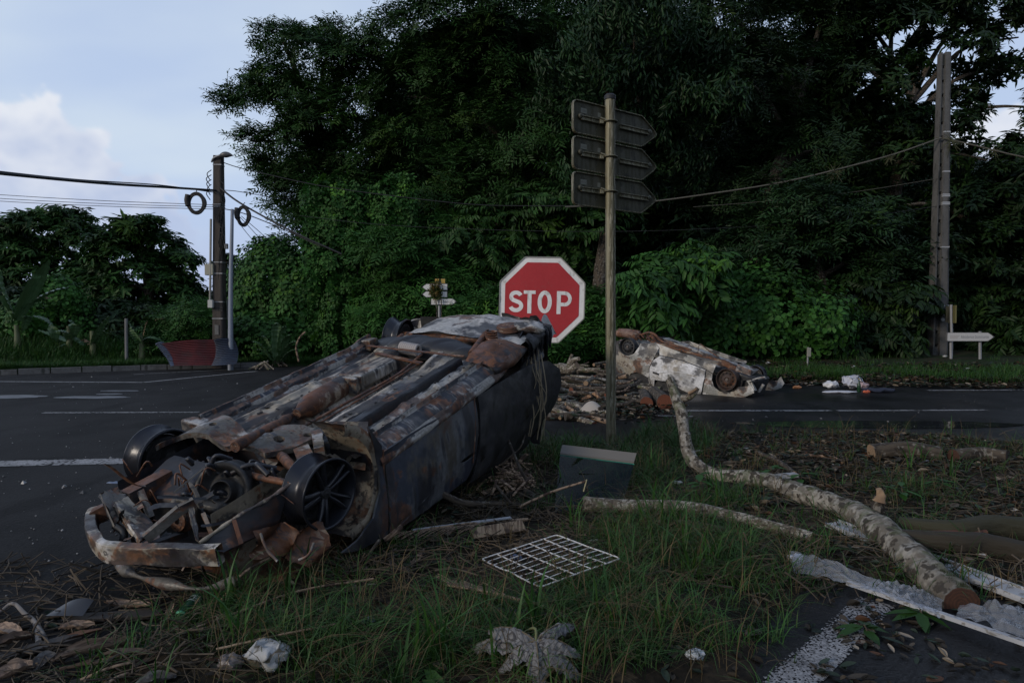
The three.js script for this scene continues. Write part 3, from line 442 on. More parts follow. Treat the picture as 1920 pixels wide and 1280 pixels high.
const isleZone = (px, py) => { // how thickly the grass grows, 0..1, over the island as seen in the photo's plan
  let k = px > 1280 && py < 1000 ? 0.025 : 0.10;
  for (const [x, y, rx, ry, w] of [[1230, 1070, 240, 110, 1], [1100, 1200, 330, 90, 0.9], [700, 1235, 330, 78, 0.85], [420, 1180, 120, 80, 0.7], [1160, 900, 110, 60, 0.75], [1260, 840, 90, 40, 0.9], [1060, 860, 60, 40, 0.9], [900, 1165, 160, 45, 0.3], [1400, 1090, 120, 70, 0.6], [1560, 1000, 60, 30, 0.12], [1700, 935, 110, 22, 0.3], [560, 1105, 100, 34, 0.25], [1350, 960, 80, 30, 0.35], [1000, 830, 60, 30, 0.7]]) k = Math.max(k, w * (1 - Math.hypot((px - x) / rx, (py - y) / ry) ** 2));
  if (Math.hypot((px - 1000) / 130, (py - 1055) / 75) < 1) k *= 0.12; if (Math.hypot((px - 850) / 150, (py - 980) / 60) < 1) k *= 0.3; // bare earth under the wire shelf
  return k;
};
const toPx = (x, z, y = 0) => { const v = V(x, y, z).sub(EYE).applyAxisAngle(XAX, PITCH); return [W / 2 + FOC * v.x / -v.z, H / 2 - FOC * v.y / -v.z]; };
{
  const R = rng(201), lists = { fine: [], low: [], broad: [], dry: [], weed: [] };
  for (let i = 0; i < 130000; i++) {
    const x = mix(-2.2, 8, R()), z = mix(-2.0, -9.2, R()); if (inside(isle, x, z) < 0.02 + 0.1 * gauss(R)) continue;
    const [px, py] = toPx(x, z); if (px < -60 || px > 1990) continue;
    const patch = Math.max(0.05, 0.55 + 1.5 * f3(x * 1.9, 2, z * 1.9, 3)), k = isleZone(px, py) * patch, y = isleH(x, z) - 0.01, n = V(0.25 * gauss(R), 1, 0.25 * gauss(R)).normalize(), f = 0.65 + 0.6 * R(), p = V(x, y, z);
    const q = R();
    if (q < k * 0.30) lists.fine.push({ p, n, s: 0.55 + 0.6 * R(), c: [f * (0.9 + 0.5 * R()), f, f] });
    else if (q < k * 0.50) lists.low.push({ p, n, s: 0.6 + 0.6 * R(), c: [f, f, f] });
    else if (q < k * 0.525) lists.broad.push({ p, n, s: 0.45 + 0.65 * R(), c: [f, f, f] });
    else if (q < k * 0.62 + 0.006) lists.dry.push({ p, n, s: 0.5 + 0.8 * R(), c: [f, f * 0.95, f * 0.85] });
    else if (q < k * 0.65 + 0.006) lists.weed.push({ p, n, s: 0.35 + 0.3 * R(), c: [f * 1.2, f, f] });
  }
  const g = new THREE.Group(); g.name = 'island_grass'; g.userData.kind = 'stuff'; tag(g, 'rank green and straw-coloured grass growing over the traffic island', 'grass'); scene.add(g);
  const addS = (geo, mat, l, name) => { const m = instances(geo, mat, l, R); m.name = name; m.userData.kind = 'stuff'; g.add(m); };
  addS(tuft(14, 0.09, 0.30, 0.0055, 1.1, 0.08, 1, 4), grassGreen, lists.fine, 'fine_grass');
  addS(tuft(26, 0.03, 0.11, 0.006, 1.2, 0.09, 2), grassDeep, lists.low, 'low_grass');
  addS(tuft(5, 0.2, 0.52, 0.015, 1.0, 0.04, 3, 6), grassGreen, lists.broad, 'blade_grass');
  addS(tuft(11, 0.08, 0.32, 0.0032, 1.7, 0.09, 4, 4), straw, lists.dry, 'dry_grass');
  addS(SPRIGS.broad[0], FOL.fresh, lists.weed, 'weeds');
}
{
  const R = rng(203), l = [], l2 = [];
  for (let i = 0; i < 52000; i++) { const x = mix(-40, 26, R()), e = edge(x), t = 0.25 + 6 * R() * R(), d = e + t; if (x > 2 && R() > 0.42 + 1.6 * f3(x * 0.7, 3, d * 0.9, 3) - 0.5 * sm(2.2, 3.5, t)) continue; if (x > 3.5 && x < 7.5 && t < 1.4 && R() < 0.75) continue; if (x > 8 && t < 0.8 && R() < 0.8) continue; const f = 0.6 + 0.6 * R(); (R() < 0.8 ? l : l2).push({ p: V(x, vergeH(x, d) - 0.02, -d), n: V(0.2 * gauss(R), 1, 0.2 * gauss(R)).normalize(), s: (0.7 + 0.8 * R()) * (1 + 0.9 * sm(-8, -12, x) * sm(1, 3, t)), c: [f * (0.8 + 0.5 * R()), f, f] }); }
  const g = new THREE.Group(); g.name = 'verge_grass'; g.userData.kind = 'stuff'; tag(g, 'green grass along the far side of the road below the trees', 'grass'); scene.add(g);
  [[tuft(14, 0.1, 0.25, 0.011, 0.8, 0.12, 5), grassGreen, l, 'grass_tufts'], [tuft(12, 0.06, 0.16, 0.014, 1.2, 0.16, 6), grassDeep, l2, 'low_tufts']].forEach(([a, b, c, n]) => { const m = instances(a, b, c, R); m.name = n; m.userData.kind = 'stuff'; g.add(m); });
}
// a fallen leaf, dry and curled
function fallenLeaf(L, w, curl, seed) { const R = rng(seed); return grid((u, v) => { const k = (v - 0.5) * 2, ww = w * Math.pow(Math.sin(Math.PI * clamp(0.04 + u * 0.94)), 0.7); return V((u - 0.5) * L, curl * (Math.abs(k) ** 1.5 * ww * 0.9 + 0.7 * (u - 0.5) ** 2 * L) + 0.12 * w * f3(u * 4 + seed, k * 2, 1, 2), k * ww * 0.5 * (1 - 0.3 * curl)); }, 5, 4, L, w); }
const litterMat = new THREE.MeshPhysicalMaterial({ color: 0xffffff, roughness: 0.6, side: THREE.DoubleSide, specularIntensity: 0.35 });
{
  const R = rng(207), ls = [[], [], []];
  const colour = () => { const q = R(), f = 0.55 + 0.8 * R(); const c = q < 0.42 ? [0.030, 0.025, 0.019] : q < 0.60 ? [0.062, 0.050, 0.037] : q < 0.65 ? [0.075, 0.038, 0.022] : q < 0.93 ? [0.024, 0.037, 0.027] : [0.20, 0.165, 0.125]; return c.map((v) => v * f); };
  const drop = (x, z, y, s, lift = 0.02) => ls[Math.floor(R() * 3)].push({ p: V(x, y + lift * R(), z), n: V(0.55 * gauss(R), 1, 0.55 * gauss(R)).normalize(), s, c: colour() });
  for (let i = 0; i < 44000; i++) {
    const x = mix(-2, 9, R()), z = mix(-2, -9.3, R()), s = inside(isle, x, z); if (s < -0.25 + 0.35 * R() * R()) continue;
    const [px, py] = toPx(x, z); let k = 0.12;
    for (const [a, b, rx, ry, w] of [[1680, 880, 330, 85, 1], [1430, 850, 160, 60, 0.8], [1850, 960, 200, 90, 0.75], [1600, 1060, 170, 60, 0.5], [900, 960, 130, 60, 0.6], [1420, 950, 110, 60, 0.6], [1130, 860, 130, 40, 0.6], [760, 1030, 200, 60, 0.55], [200, 1230, 260, 70, 0.25]]) k = Math.max(k, w * (1.15 - Math.hypot((px - a) / rx, (py - b) / ry) ** 2));
    if (R() < k) drop(x, z, isleH(x, z), 0.3 + 0.75 * R() * R() + 0.15 * R(), 0.05 * k);
  }
  // on the asphalt: at the lower right, by the wood pile, and along the far edge on the right
  for (let i = 0; i < 420; i++) { const a = gd(mix(1500, 2000, R()), 1130 + 170 * R()), p = toPx(a.x, a.z); if (f3(a.x * 3, 5, a.z * 3, 3) + 0.25 * Math.exp(-(((p[0] - 1740) / 170) ** 2)) - 0.0009 * (p[1] - 1130) > 0.06) drop(a.x, a.z, 0.006, 0.35 + 0.6 * R() * R(), 0.01); }
  for (let i = 0; i < 6500; i++) { const x = mix(3, 14, R()), d = edge(x) + (i % 2 ? 1.2 * gauss(R) + 0.2 : 3.5 * R()); drop(x, -d, Math.max(0.005, vergeH(x, d)), 0.7 + 0.9 * R(), 0.06); }
  for (let i = 0; i < 1500; i++) { const x = 1.6 + 1.5 * gauss(R), z = -11.4 + 2.2 * gauss(R); drop(x, z, 0.006, 0.6 + 0.7 * R(), 0.1); }
  for (let i = 0; i < 120; i++) { const a = gd(mix(-50, 420, R()), mix(1100, 1300, R())); drop(a.x, a.z, topY(a.x, a.z) + 0.005, 0.3 + 0.5 * R(), 0.02); }
  const g = new THREE.Group(); g.name = 'leaf_litter'; g.userData.kind = 'stuff'; tag(g, 'dead brown and dark green leaves strewn over the island and road edges', 'fallen leaves'); scene.add(g);
  [[0.11, 0.05, 0.35, 1], [0.085, 0.055, 0.6, 2], [0.13, 0.06, 0.15, 3]].forEach((a, i) => { const m = instances(fallenLeaf(...a), litterMat, ls[i], R); m.name = 'fallen_leaves' + (i ? '_00' + i : ''); m.userData.kind = 'stuff'; g.add(m); });
  const crumbs = [], tw = [];
  for (let i = 0; i < 900; i++) { const left = R() < 0.8, a = left ? gd(mix(-100, 700, R()), mix(700, 1120, R() ** 1.5)) : gd(mix(1250, 1950, R()), mix(730, 830, R())); if (inside(isle, a.x, a.z) > 0) continue; const f = 0.06 + 0.26 * R() ** 4; crumbs.push({ p: V(a.x, 0.004, a.z), n: randDir(R), s: (0.5 + R()) * (R() < 0.06 ? 3 : 1), c: [f, f, f] }); }
  stuff(instances(new THREE.OctahedronGeometry(0.006), std({ roughness: 0.4 }), crumbs, R), 'glass_crumbs', 'pale crumbs of glass and grit scattered on the asphalt', 'grit');
  for (let i = 0; i < 2600; i++) { const a = R() < 0.5 ? gd(mix(1000, 1950, R()), mix(815, 1120, R())) : R() < 0.7 ? gd(mix(560, 1130, R()), mix(880, 1110, R())) : gd(mix(-20, 420, R()), mix(1060, 1290, R())); const f = 0.5 + R(); tw.push({ p: V(a.x, topY(a.x, a.z) + 0.015 + 0.03 * R(), a.z), n: V(gauss(R), 0.25 * gauss(R), gauss(R)).normalize(), v: V(0.5 + R(), 0.4 + 1.2 * R(), 0.5 + R()), s: 1, c: [0.06 * f, 0.045 * f, 0.03 * f] }); }
  stuff(instances(tube([V(0, -0.1, 0), V(0.012, 0, 0.006), V(0, 0.1, 0)], (q) => 0.0042 - 0.002 * q, 4, 5), std({ roughness: 0.9 }), tw, R), 'twigs', 'thin broken twigs lying in the dead leaves', 'twigs');
}

// ------------------------------------------------------------------ signs
const canvasTex = (w, h, draw) => { const c = document.createElement('canvas'); c.width = w; c.height = h; draw(c.getContext('2d'), w, h); const t = new THREE.CanvasTexture(c); t.colorSpace = THREE.SRGBColorSpace; return t; };
const whiteSheet = std({ map: colorTex(256, (u, v) => { const k = 0.72 + 0.1 * fb(u, v, 4, 301) + 0.05 * fb(u, v, 40, 302, 2); const d = sm(0.26, 0.44, fb(u, v, 22, 303, 4, 9)) * 0.35; return mixc([k, k * 0.98, k * 0.95], [0.16, 0.16, 0.12], d); }, 0.9), roughness: 0.45 });
const redSheet = std({ map: colorTex(256, (u, v) => { const k = 1 + 0.12 * fb(u, v, 3, 305) + 0.08 * fb(u, v, 50, 306, 2); return mixc([0.39 * k, 0.034 * k, 0.04 * k], [0.30, 0.06, 0.06], sm(0.3, 0.5, fb(u, v, 24, 307)) * 0.35); }, 0.9), roughness: 0.6, specularIntensity: 0.4 });
// backs of the panels: dull metal under a film of green-brown algae growing in streaks
const algaeMat = std({ map: colorTex(512, (u, v) => { const s = fb(u, v, 24, 311, 4, 3), f = fb(u, v, 60, 313, 3); let c = mixc([0.085, 0.082, 0.060], [0.05, 0.048, 0.028], sm(-0.3, 0.3, s + 0.4 * f)); c = mixc(c, [0.016, 0.016, 0.012], sm(0.05, 0.4, fb(u, v, 9, 315, 5, 4)) * 0.8); return mixc(c, [0.14, 0.135, 0.11], sm(0.34, 0.46, f) * 0.5); }, 0.8), roughness: 0.55, metalness: 0.2 });
const poleAlgae = std({ map: colorTex(512, (u, v) => { const s = fb(u, v, 14, 321, 5, 1), f = fb(u, v, 60, 322, 3, 8); let c = mixc([0.19, 0.172, 0.11], [0.075, 0.066, 0.033], sm(-0.25, 0.25, s)); c = mixc(c, [0.33, 0.31, 0.235], sm(0.18, 0.34, f + 0.4 * s) * 0.75); return mixc(c, [0.035, 0.031, 0.02], sm(0.2, 0.42, fb(u, v, 22, 325, 4, 2)) * 0.8); }, [0.4, 0.7]), roughness: 0.5, metalness: 0.25 });
const galv = std({ map: colorTex(256, (u, v) => { const k = 0.24 + 0.08 * fb(u, v, 8, 331, 4, 2); return [k, k * 1.02, k * 1.06]; }, 0.6), roughness: 0.5, metalness: 0.35 });
const blackRub = std({ color: lin(0.012, 0.012, 0.013), roughness: 0.65 });
const ribbon2 = (pts, w, z, dep) => { // flat stroke of width w through 2-D points
  const L = [], Rr = []; pts.forEach((p, i) => { const a = pts[Math.max(0, i - 1)], b = pts[Math.min(pts.length - 1, i + 1)], dx = b[0] - a[0], dy = b[1] - a[1], l = Math.hypot(dx, dy); L.push([p[0] - dy / l * w / 2, p[1] + dx / l * w / 2]); Rr.push([p[0] + dy / l * w / 2, p[1] - dx / l * w / 2]); });
  const g = new THREE.ExtrudeGeometry(new THREE.Shape([...L, ...Rr.reverse()].map((p) => new THREE.Vector2(...p))), { depth: dep, bevelEnabled: false }); g.translate(0, 0, z); return g;
};
const arcPts = (cx, cy, rx, ry, a0, a1, n = 14) => Array.from({ length: n + 1 }, (_, i) => { const a = mix(a0, a1, i / n) * Math.PI / 180; return [cx + rx * Math.cos(a), cy + ry * Math.sin(a)]; });
{
  const d = 8.05, c = at(1016, 562, d), s = d / FOC, t = thing('stop_sign', 'red octagonal stop sign with white border behind the near burnt car', 'stop sign', [c.x, -0.02, c.z]), cy = c.y + 0.02;
  const oct = (r) => Array.from({ length: 8 }, (_, i) => { const a = (i + 0.5) * Math.PI / 4; return [r / Math.cos(Math.PI / 8) * Math.cos(a), r / Math.cos(Math.PI / 8) * Math.sin(a)]; });
  const soft = (r, q) => { const o = oct(r), out = []; o.forEach((p, i) => { const a = o[(i + 7) % 8], b = o[(i + 1) % 8]; out.push([mix(p[0], a[0], q), mix(p[1], a[1], q)], [mix(p[0], a[0], q * 0.3) * 0.997, mix(p[1], a[1], q * 0.3) * 0.997], [mix(p[0], b[0], q * 0.3) * 0.997, mix(p[1], b[1], q * 0.3) * 0.997], [mix(p[0], b[0], q), mix(p[1], b[1], q)]); }); return out; };
  const plateG = new THREE.Group(); plateG.name = 'sign_plate_mount';
  const place = (g) => g.rotateZ(-0.025).rotateY(-0.10).translate(0, cy, 0);
  const R = 79.5 * s;
  part('plate', place(boxUV(plate(soft(R, 0.06), 0.012))), whiteSheet, t);
  part('rim', place(boxUV(plate(soft(R + 0.006, 0.06), 0.03, 1, null, [soft(R - 0.006, 0.06)]))), std({ color: lin(0.22, 0.22, 0.2), roughness: 0.6 }), t);
  part('red_field', place(boxUV(plate(soft(R * 0.875, 0.03), 0.002).translate(0, 0, 0.0085))), redSheet, t);
  const h = 0.252, w = 0.047, y0 = -0.15, L = [];
  const S = (x) => ribbon2([...arcPts(x, y0 + h * 0.72, 0.058, h * 0.19, 20, 255, 16), ...arcPts(x, y0 + h * 0.29, 0.064, h * 0.205, 75, -165, 16)], w, 0.0098, 0.002);
  L.push(S(-0.305)); L.push(ribbon2([[-0.215, y0 + h - w * 0.32], [-0.075, y0 + h - w * 0.32]], w * 0.85, 0.0098, 0.002), ribbon2([[-0.145, y0 - 0.012], [-0.145, y0 + h - w * 0.75]], w, 0.0098, 0.002));
  L.push(ribbon2(arcPts(0.035, y0 + h / 2, 0.06, h / 2 - w * 0.35, 0, 360, 36), w, 0.0098, 0.002));
  L.push(ribbon2([[0.2, y0 - 0.012], [0.2, y0 + h + 0.004]], w, 0.0098, 0.002), ribbon2([[0.224, y0 + h - w * 0.38], [0.262, y0 + h - w * 0.38], ...arcPts(0.268, y0 + h * 0.66, 0.062, h * 0.265, 88, -88, 14), [0.262, y0 + h * 0.40], [0.224, y0 + h * 0.40]], w * 0.9, 0.0098, 0.002));
  part('lettering', place(boxUV(merge(L))), whiteSheet, t);
  part('post', tube([V(0, 0, -0.06), V(0, cy * 0.6, -0.06), V(0.0, cy + 0.3, -0.06)], 0.04, 4, 14), poleAlgae, t);
  partsOf('clamp', [beam(V(-0.2, cy + 0.12, -0.03), V(0.2, cy + 0.12, -0.03), 0.03, 0.03), beam(V(-0.2, cy - 0.12, -0.03), V(0.2, cy - 0.12, -0.03), 0.03, 0.03)], galv, t);
}
{
  const d = 7.9, b = gd(1147.3, 840), base = V(b.x, topY(b.x, -d) - 0.1, -d), topP = at(1144, 182, d), t = thing('direction_sign', 'tall fluted pole with three grimy arrow panels seen from behind', 'road sign', base), top = topP.clone().sub(base);
  const fl = (() => { const seg = 40, rad = 80, r = 0.058; return grid((u, v) => { const a = -u * 2 * Math.PI, q = r * (1 - 0.06 * Math.pow(Math.abs(Math.sin(a * 10)), 0.5)); return V(top.x * v + q * Math.cos(a), top.y * v, top.z * v + q * Math.sin(a)); }, rad, seg, 0.36, top.y); })();
  part('pole', fl, poleAlgae, t); part('pole_cap', tube([V(top.x, top.y - 0.03, top.z), V(top.x, top.y + 0.02, top.z), V(top.x, top.y + 0.032, top.z)], (q) => 0.066 - 0.02 * sm(0.7, 1, q), 8, 18), blackRub, t);
  const left = at(1073, 400, 7.66), tip = at(1227.5, 400, 8.44), e = V(tip.x - left.x, 0, tip.z - left.z), Lp = e.length(); e.normalize(); const nrm = V(-e.z, 0, e.x).multiplyScalar(e.x > 0 ? 1 : -1); if (nrm.z < 0) nrm.negate();
  const labels = [['1250', 'P'], ['1223', 'H'], ['V112', '5']];
  [[185, 247], [253, 315], [320, 382]].forEach(([y0, y1], i) => {
    const yt = at(1076, y0 + 1, 7.67).y - base.y, yb = at(1076, y1 + 1, 7.67).y - base.y, h = yt - yb, off = V(left.x - base.x, yb, left.z - base.z), m = new THREE.Matrix4().makeBasis(e, V(0, 1, 0), e.clone().cross(V(0, 1, 0))).setPosition(off);
    const sh = Lp - h * 0.62, r = 0.055, outline = (k) => [[r + k * 0, k], [sh - 0.03, k], [sh, k + 0.012], [Lp - 0.022 - k, h / 2 - 0.035], [Lp - k, h / 2], [Lp - 0.022 - k, h / 2 + 0.035], [sh, h - k - 0.012], [sh - 0.03, h - k], ...arcPts(r, h - r, r - k, r - k, 90, 180, 5), ...arcPts(r, r, r - k, r - k, 180, 270, 5)];
    const p = part('sign_panel', boxUV(plate(outline(0), 0.004)).applyMatrix4(m), algaeMat, t, 'grey-brown back of an arrow panel, ' + ['topmost', 'middle', 'lowest'][i]);
    part('panel_rim', boxUV(plate(outline(-0.004), 0.034, 1, null, [outline(0.007)])).translate(0, 0, 0.006).applyMatrix4(m), poleAlgae, p);
    const rail = (a, c) => [new RoundedBoxGeometry(c - a, 0.042, 0.016, 2, 0.006).translate((a + c) / 2, h / 2 - 0.004, 0.012), new RoundedBoxGeometry(c - a, 0.012, 0.03, 2, 0.004).translate((a + c) / 2, h / 2 + 0.018, 0.018), new RoundedBoxGeometry(c - a, 0.012, 0.03, 2, 0.004).translate((a + c) / 2, h / 2 - 0.026, 0.018)];
    for (const [a, c] of [[0.11, 0.57], [0.72, Lp - 0.13]]) part('stiffener_rail', boxUV(merge(rail(a, c))).applyMatrix4(m), poleAlgae, p);
    for (const x of [0.10, Lp - 0.12]) part('rail_end', new THREE.SphereGeometry(0.032, 10, 8).scale(1, 1, 0.7).translate(x, h / 2 + 0.01, 0.02).applyMatrix4(m), algaeMat, p);
    const pc = (yb + h / 2); const q = pc / top.y;
    part('clamp', merge([tube(Array.from({ length: 17 }, (_, k) => V(top.x * q + 0.064 * Math.cos(k / 16 * 6.283), pc, top.z * q + 0.064 * Math.sin(k / 16 * 6.283))), 0.012, 24, 6, { caps: false, flat: 2.2 }), new RoundedBoxGeometry(0.05, 0.05, 0.05, 2, 0.008).translate(top.x * q - 0.10, pc - 0.005, top.z * q + 0.02), new THREE.CylinderGeometry(0.012, 0.012, 0.07, 8).rotateZ(1.2).translate(top.x * q - 0.085, pc + 0.02, top.z * q + 0.05), new RoundedBoxGeometry(0.035, 0.055, 0.03, 2, 0.006).translate(top.x * q - 0.14, pc - 0.012, top.z * q)]), poleAlgae, p);
    labels[i].forEach((txt, k) => part('sticker', new THREE.PlaneGeometry(k ? 0.045 : 0.09, k ? 0.05 : 0.055).translate(k ? 0.40 : 0.165, h / 2 + (k ? 0.075 : 0.082), 0.0035).applyMatrix4(m), std({ map: canvasTex(96, 64, (g, w, hh) => { g.fillStyle = '#77776c'; g.fillRect(0, 0, w, hh); g.fillStyle = '#34342e'; g.font = '36px sans-serif'; g.textAlign = 'center'; g.fillText(txt, w / 2, 46); }), roughness: 0.6 }), p));
  });
}
// arrow signs across the junction
{
  const d = 19.6, b = at(824, 700, d), t = thing('arrow_signpost', 'small signpost with three white arrow boards half smothered by a dead creeper', 'road sign', [b.x, 0, b.z]), s = d / FOC;
  const P = (px, py, z = 0) => { const q = at(px, py, d); return V(q.x - b.x, q.y, z); };
  part('post', tube([V(0, -0.1, 0), V(0, 0.8, 0), P(824, 528)], 0.045, 4, 10), galv, t);
  const board = (x0, x1, y0, y1, way, txt, col = '#c9c8c4') => {
    const a = P(x0, y1), c = P(x1, y0), w = c.x - a.x, h = c.y - a.y, o = way > 0 ? [[0, 0], [w - h * 0.7, 0], [w, h / 2], [w - h * 0.7, h], [0, h]] : way < 0 ? [[h * 0.7, 0], [w, 0], [w, h], [h * 0.7, h], [0, h / 2]] : [[0, 0], [w, 0], [w, h], [0, h]];
    const p = part('arrow_board', boxUV(plate(o, 0.03)).translate(a.x, a.y, 0.07), std({ color: lin(0.05, 0.05, 0.05), roughness: 0.6 }), t), o2 = o.map(([x, y]) => [mix(x, w / 2, 0.05), mix(y, h / 2, 0.14)]), g = new THREE.ShapeGeometry(new THREE.Shape(o2.map((q) => new THREE.Vector2(...q)))); const uv = g.attributes.uv; for (let i = 0; i < uv.count; i++) uv.setXY(i, uv.getX(i) / w, uv.getY(i) / h);
    part('board_face', g.translate(a.x, a.y, 0.088), std({ map: canvasTex(256, 64, (k, W2, H2) => { k.fillStyle = col; k.fillRect(0, 0, W2, H2); k.fillStyle = '#2b2c33'; k.font = '44px sans-serif'; k.textAlign = 'center'; k.fillText(txt, W2 / 2, 49); if (way) { k.lineWidth = 12; k.strokeStyle = '#1d1e22'; k.beginPath(); const x = way > 0 ? W2 : 0, q = way * -44; k.moveTo(x + q, -6); k.lineTo(x + way * -4, H2 / 2); k.lineTo(x + q, H2 + 6); k.stroke(); } }), roughness: 0.5 }), p);
  };
  board(791, 840, 532, 544.5, -1, '      TOR  ll'); board(791, 839.5, 546, 557.5, -1, '           o'); board(808, 857.5, 559.5, 571.5, 1, "B'é  Neuf "); board(816, 824, 522.5, 529, 0, '', '#a88a3c'); board(827, 835, 522.5, 532, 0, '', '#a88a3c');
  const lists = [[], []], R = rng(331), c = P(818, 545); for (let i = 0; i < 60; i++) lists[i % 2].push({ p: c.clone().add(V(0.13 * gauss(R), 0.28 * gauss(R), 0.14 + 0.05 * R())), n: randDir(R).add(V(0, 0, 1)).normalize(), s: 0.45, c: [1.2 * R() + 0.5, 0.9, 0.6] });
  lists.forEach((l, i) => { const m = instances(SPRIGS.ivy[i], leafMat([0.06, 0.07, 0.02], 0.6), l, R); m.name = 'creeper' + (i ? '_001' : ''); m.userData.kind = 'stuff'; t.add(m); });
  partsOf('creeper_stem', [tube([V(0.02, 0.1, 0.07), V(-0.04, 0.6, 0.1), P(818, 560, 0.14), P(812, 530, 0.12)], 0.012, 12, 5), tube([V(0.0, 0.1, 0.07), V(0.05, 0.6, 0.1), P(828, 560, 0.14), P(824, 524, 0.12)], 0.012, 12, 5)], barkDark, t);
}
{
  const d = 19.4, b = at(1812, 700, d), y0 = vergeH(b.x, d), t = thing('white_arrow_sign', 'white arrow sign on two short posts beside the concrete pole at the right', 'road sign', [b.x, y0 - 0.05, b.z]);
  const P = (px, py, z = 0) => { const q = at(px, py, d); return V(q.x - b.x, q.y - y0 + 0.05, z); };
  for (const x of [1783.5, 1838]) part('post', tube([V(P(x, 700).x, -0.15, 0), V(P(x, 660).x, 0.4, 0), P(x, x > 1800 ? 621 : 640)], 0.042, 4, 10), galv, t);
  const a = P(1772, 639.5), c = P(1861.5, 623), w = c.x - a.x, h = c.y - a.y, o = [[0.02, 0], [w - h * 0.75, 0], [w, h / 2], [w - h * 0.75, h], [0.02, h], [0, h - 0.02], [0, 0.02]];
  part('board', boxUV(plate(o, 0.05)).translate(a.x, a.y, 0.075), std({ color: lin(0.12, 0.12, 0.12), roughness: 0.5 }), t);
  const g = new THREE.ShapeGeometry(new THREE.Shape(o.map(([x, y]) => new THREE.Vector2(mix(x, w / 2, 0.02), mix(y, h / 2, 0.1))))), uv = g.attributes.uv; for (let i = 0; i < uv.count; i++) uv.setXY(i, uv.getX(i) / w, uv.getY(i) / h);
  part('board_face', g.translate(a.x, a.y, 0.103), std({ map: canvasTex(640, 120, (k) => { k.fillStyle = '#b9b8b6'; k.fillRect(0, 0, 640, 120); k.fillStyle = '#8d7f78'; for (let j = 0; j < 3; j++) k.fillRect(40, 40 + j * 18, 130 - j * 14, 5); k.fillStyle = '#55565e'; k.font = '50px sans-serif'; k.fillText('Résidence Dominante', 186, 78, 376); k.lineWidth = 12; k.strokeStyle = '#45464c'; k.beginPath(); k.moveTo(566, 0); k.lineTo(628, 60); k.lineTo(566, 120); k.stroke(); }), roughness: 0.5 }), t);
}
{
  const d = 20, b = at(1787, 700, d), y0 = vergeH(b.x, d), t = thing('yellow_road_sign', 'dull yellow sign seen edge-on on a post behind the white arrow sign', 'road sign', [b.x, y0 - 0.05, b.z]); const P = (px, py, z = 0) => { const q = at(px, py, d); return V(q.x - b.x, q.y - y0 + 0.05, z); };
  part('post', tube([V(-0.05, -0.1, 0), V(-0.05, 0.5, 0), P(1784, 571)], 0.04, 4, 10), galv, t);
  part('panel', boxUV(new RoundedBoxGeometry(0.04, 0.52, 0.5, 2, 0.015)).rotateY(-0.22).translate(P(1789, 589).x, P(1789, 589).y, -0.05), std({ color: lin(0.11, 0.10, 0.03), roughness: 0.6 }), t); part('panel_back', boxUV(new THREE.BoxGeometry(0.14, 0.47, 0.03)).translate(P(1782, 589).x, P(1782, 589).y, -0.07), algaeMat, t);
}
{
  const d = 18.2, b = at(1514.5, 697, d), t = thing('marker_post', 'thin waist-high marker post with a small pale plate, left of the concrete pole', 'marker post', [b.x, Math.max(0, vergeH(b.x, d)) - 0.05, b.z]); const hh = at(1514, 651, d).y - t.position.y;
  part('post', tube([V(0, -0.1, 0), V(0, hh / 2, 0), V(0.01, hh, 0)], 0.024, 3, 8), galv, t); part('plate', boxUV(new RoundedBoxGeometry(0.10, 0.24, 0.05, 2, 0.01)).translate(0.015, hh - 0.13, 0.04), std({ color: lin(0.24, 0.235, 0.2), roughness: 0.7 }), t);
}
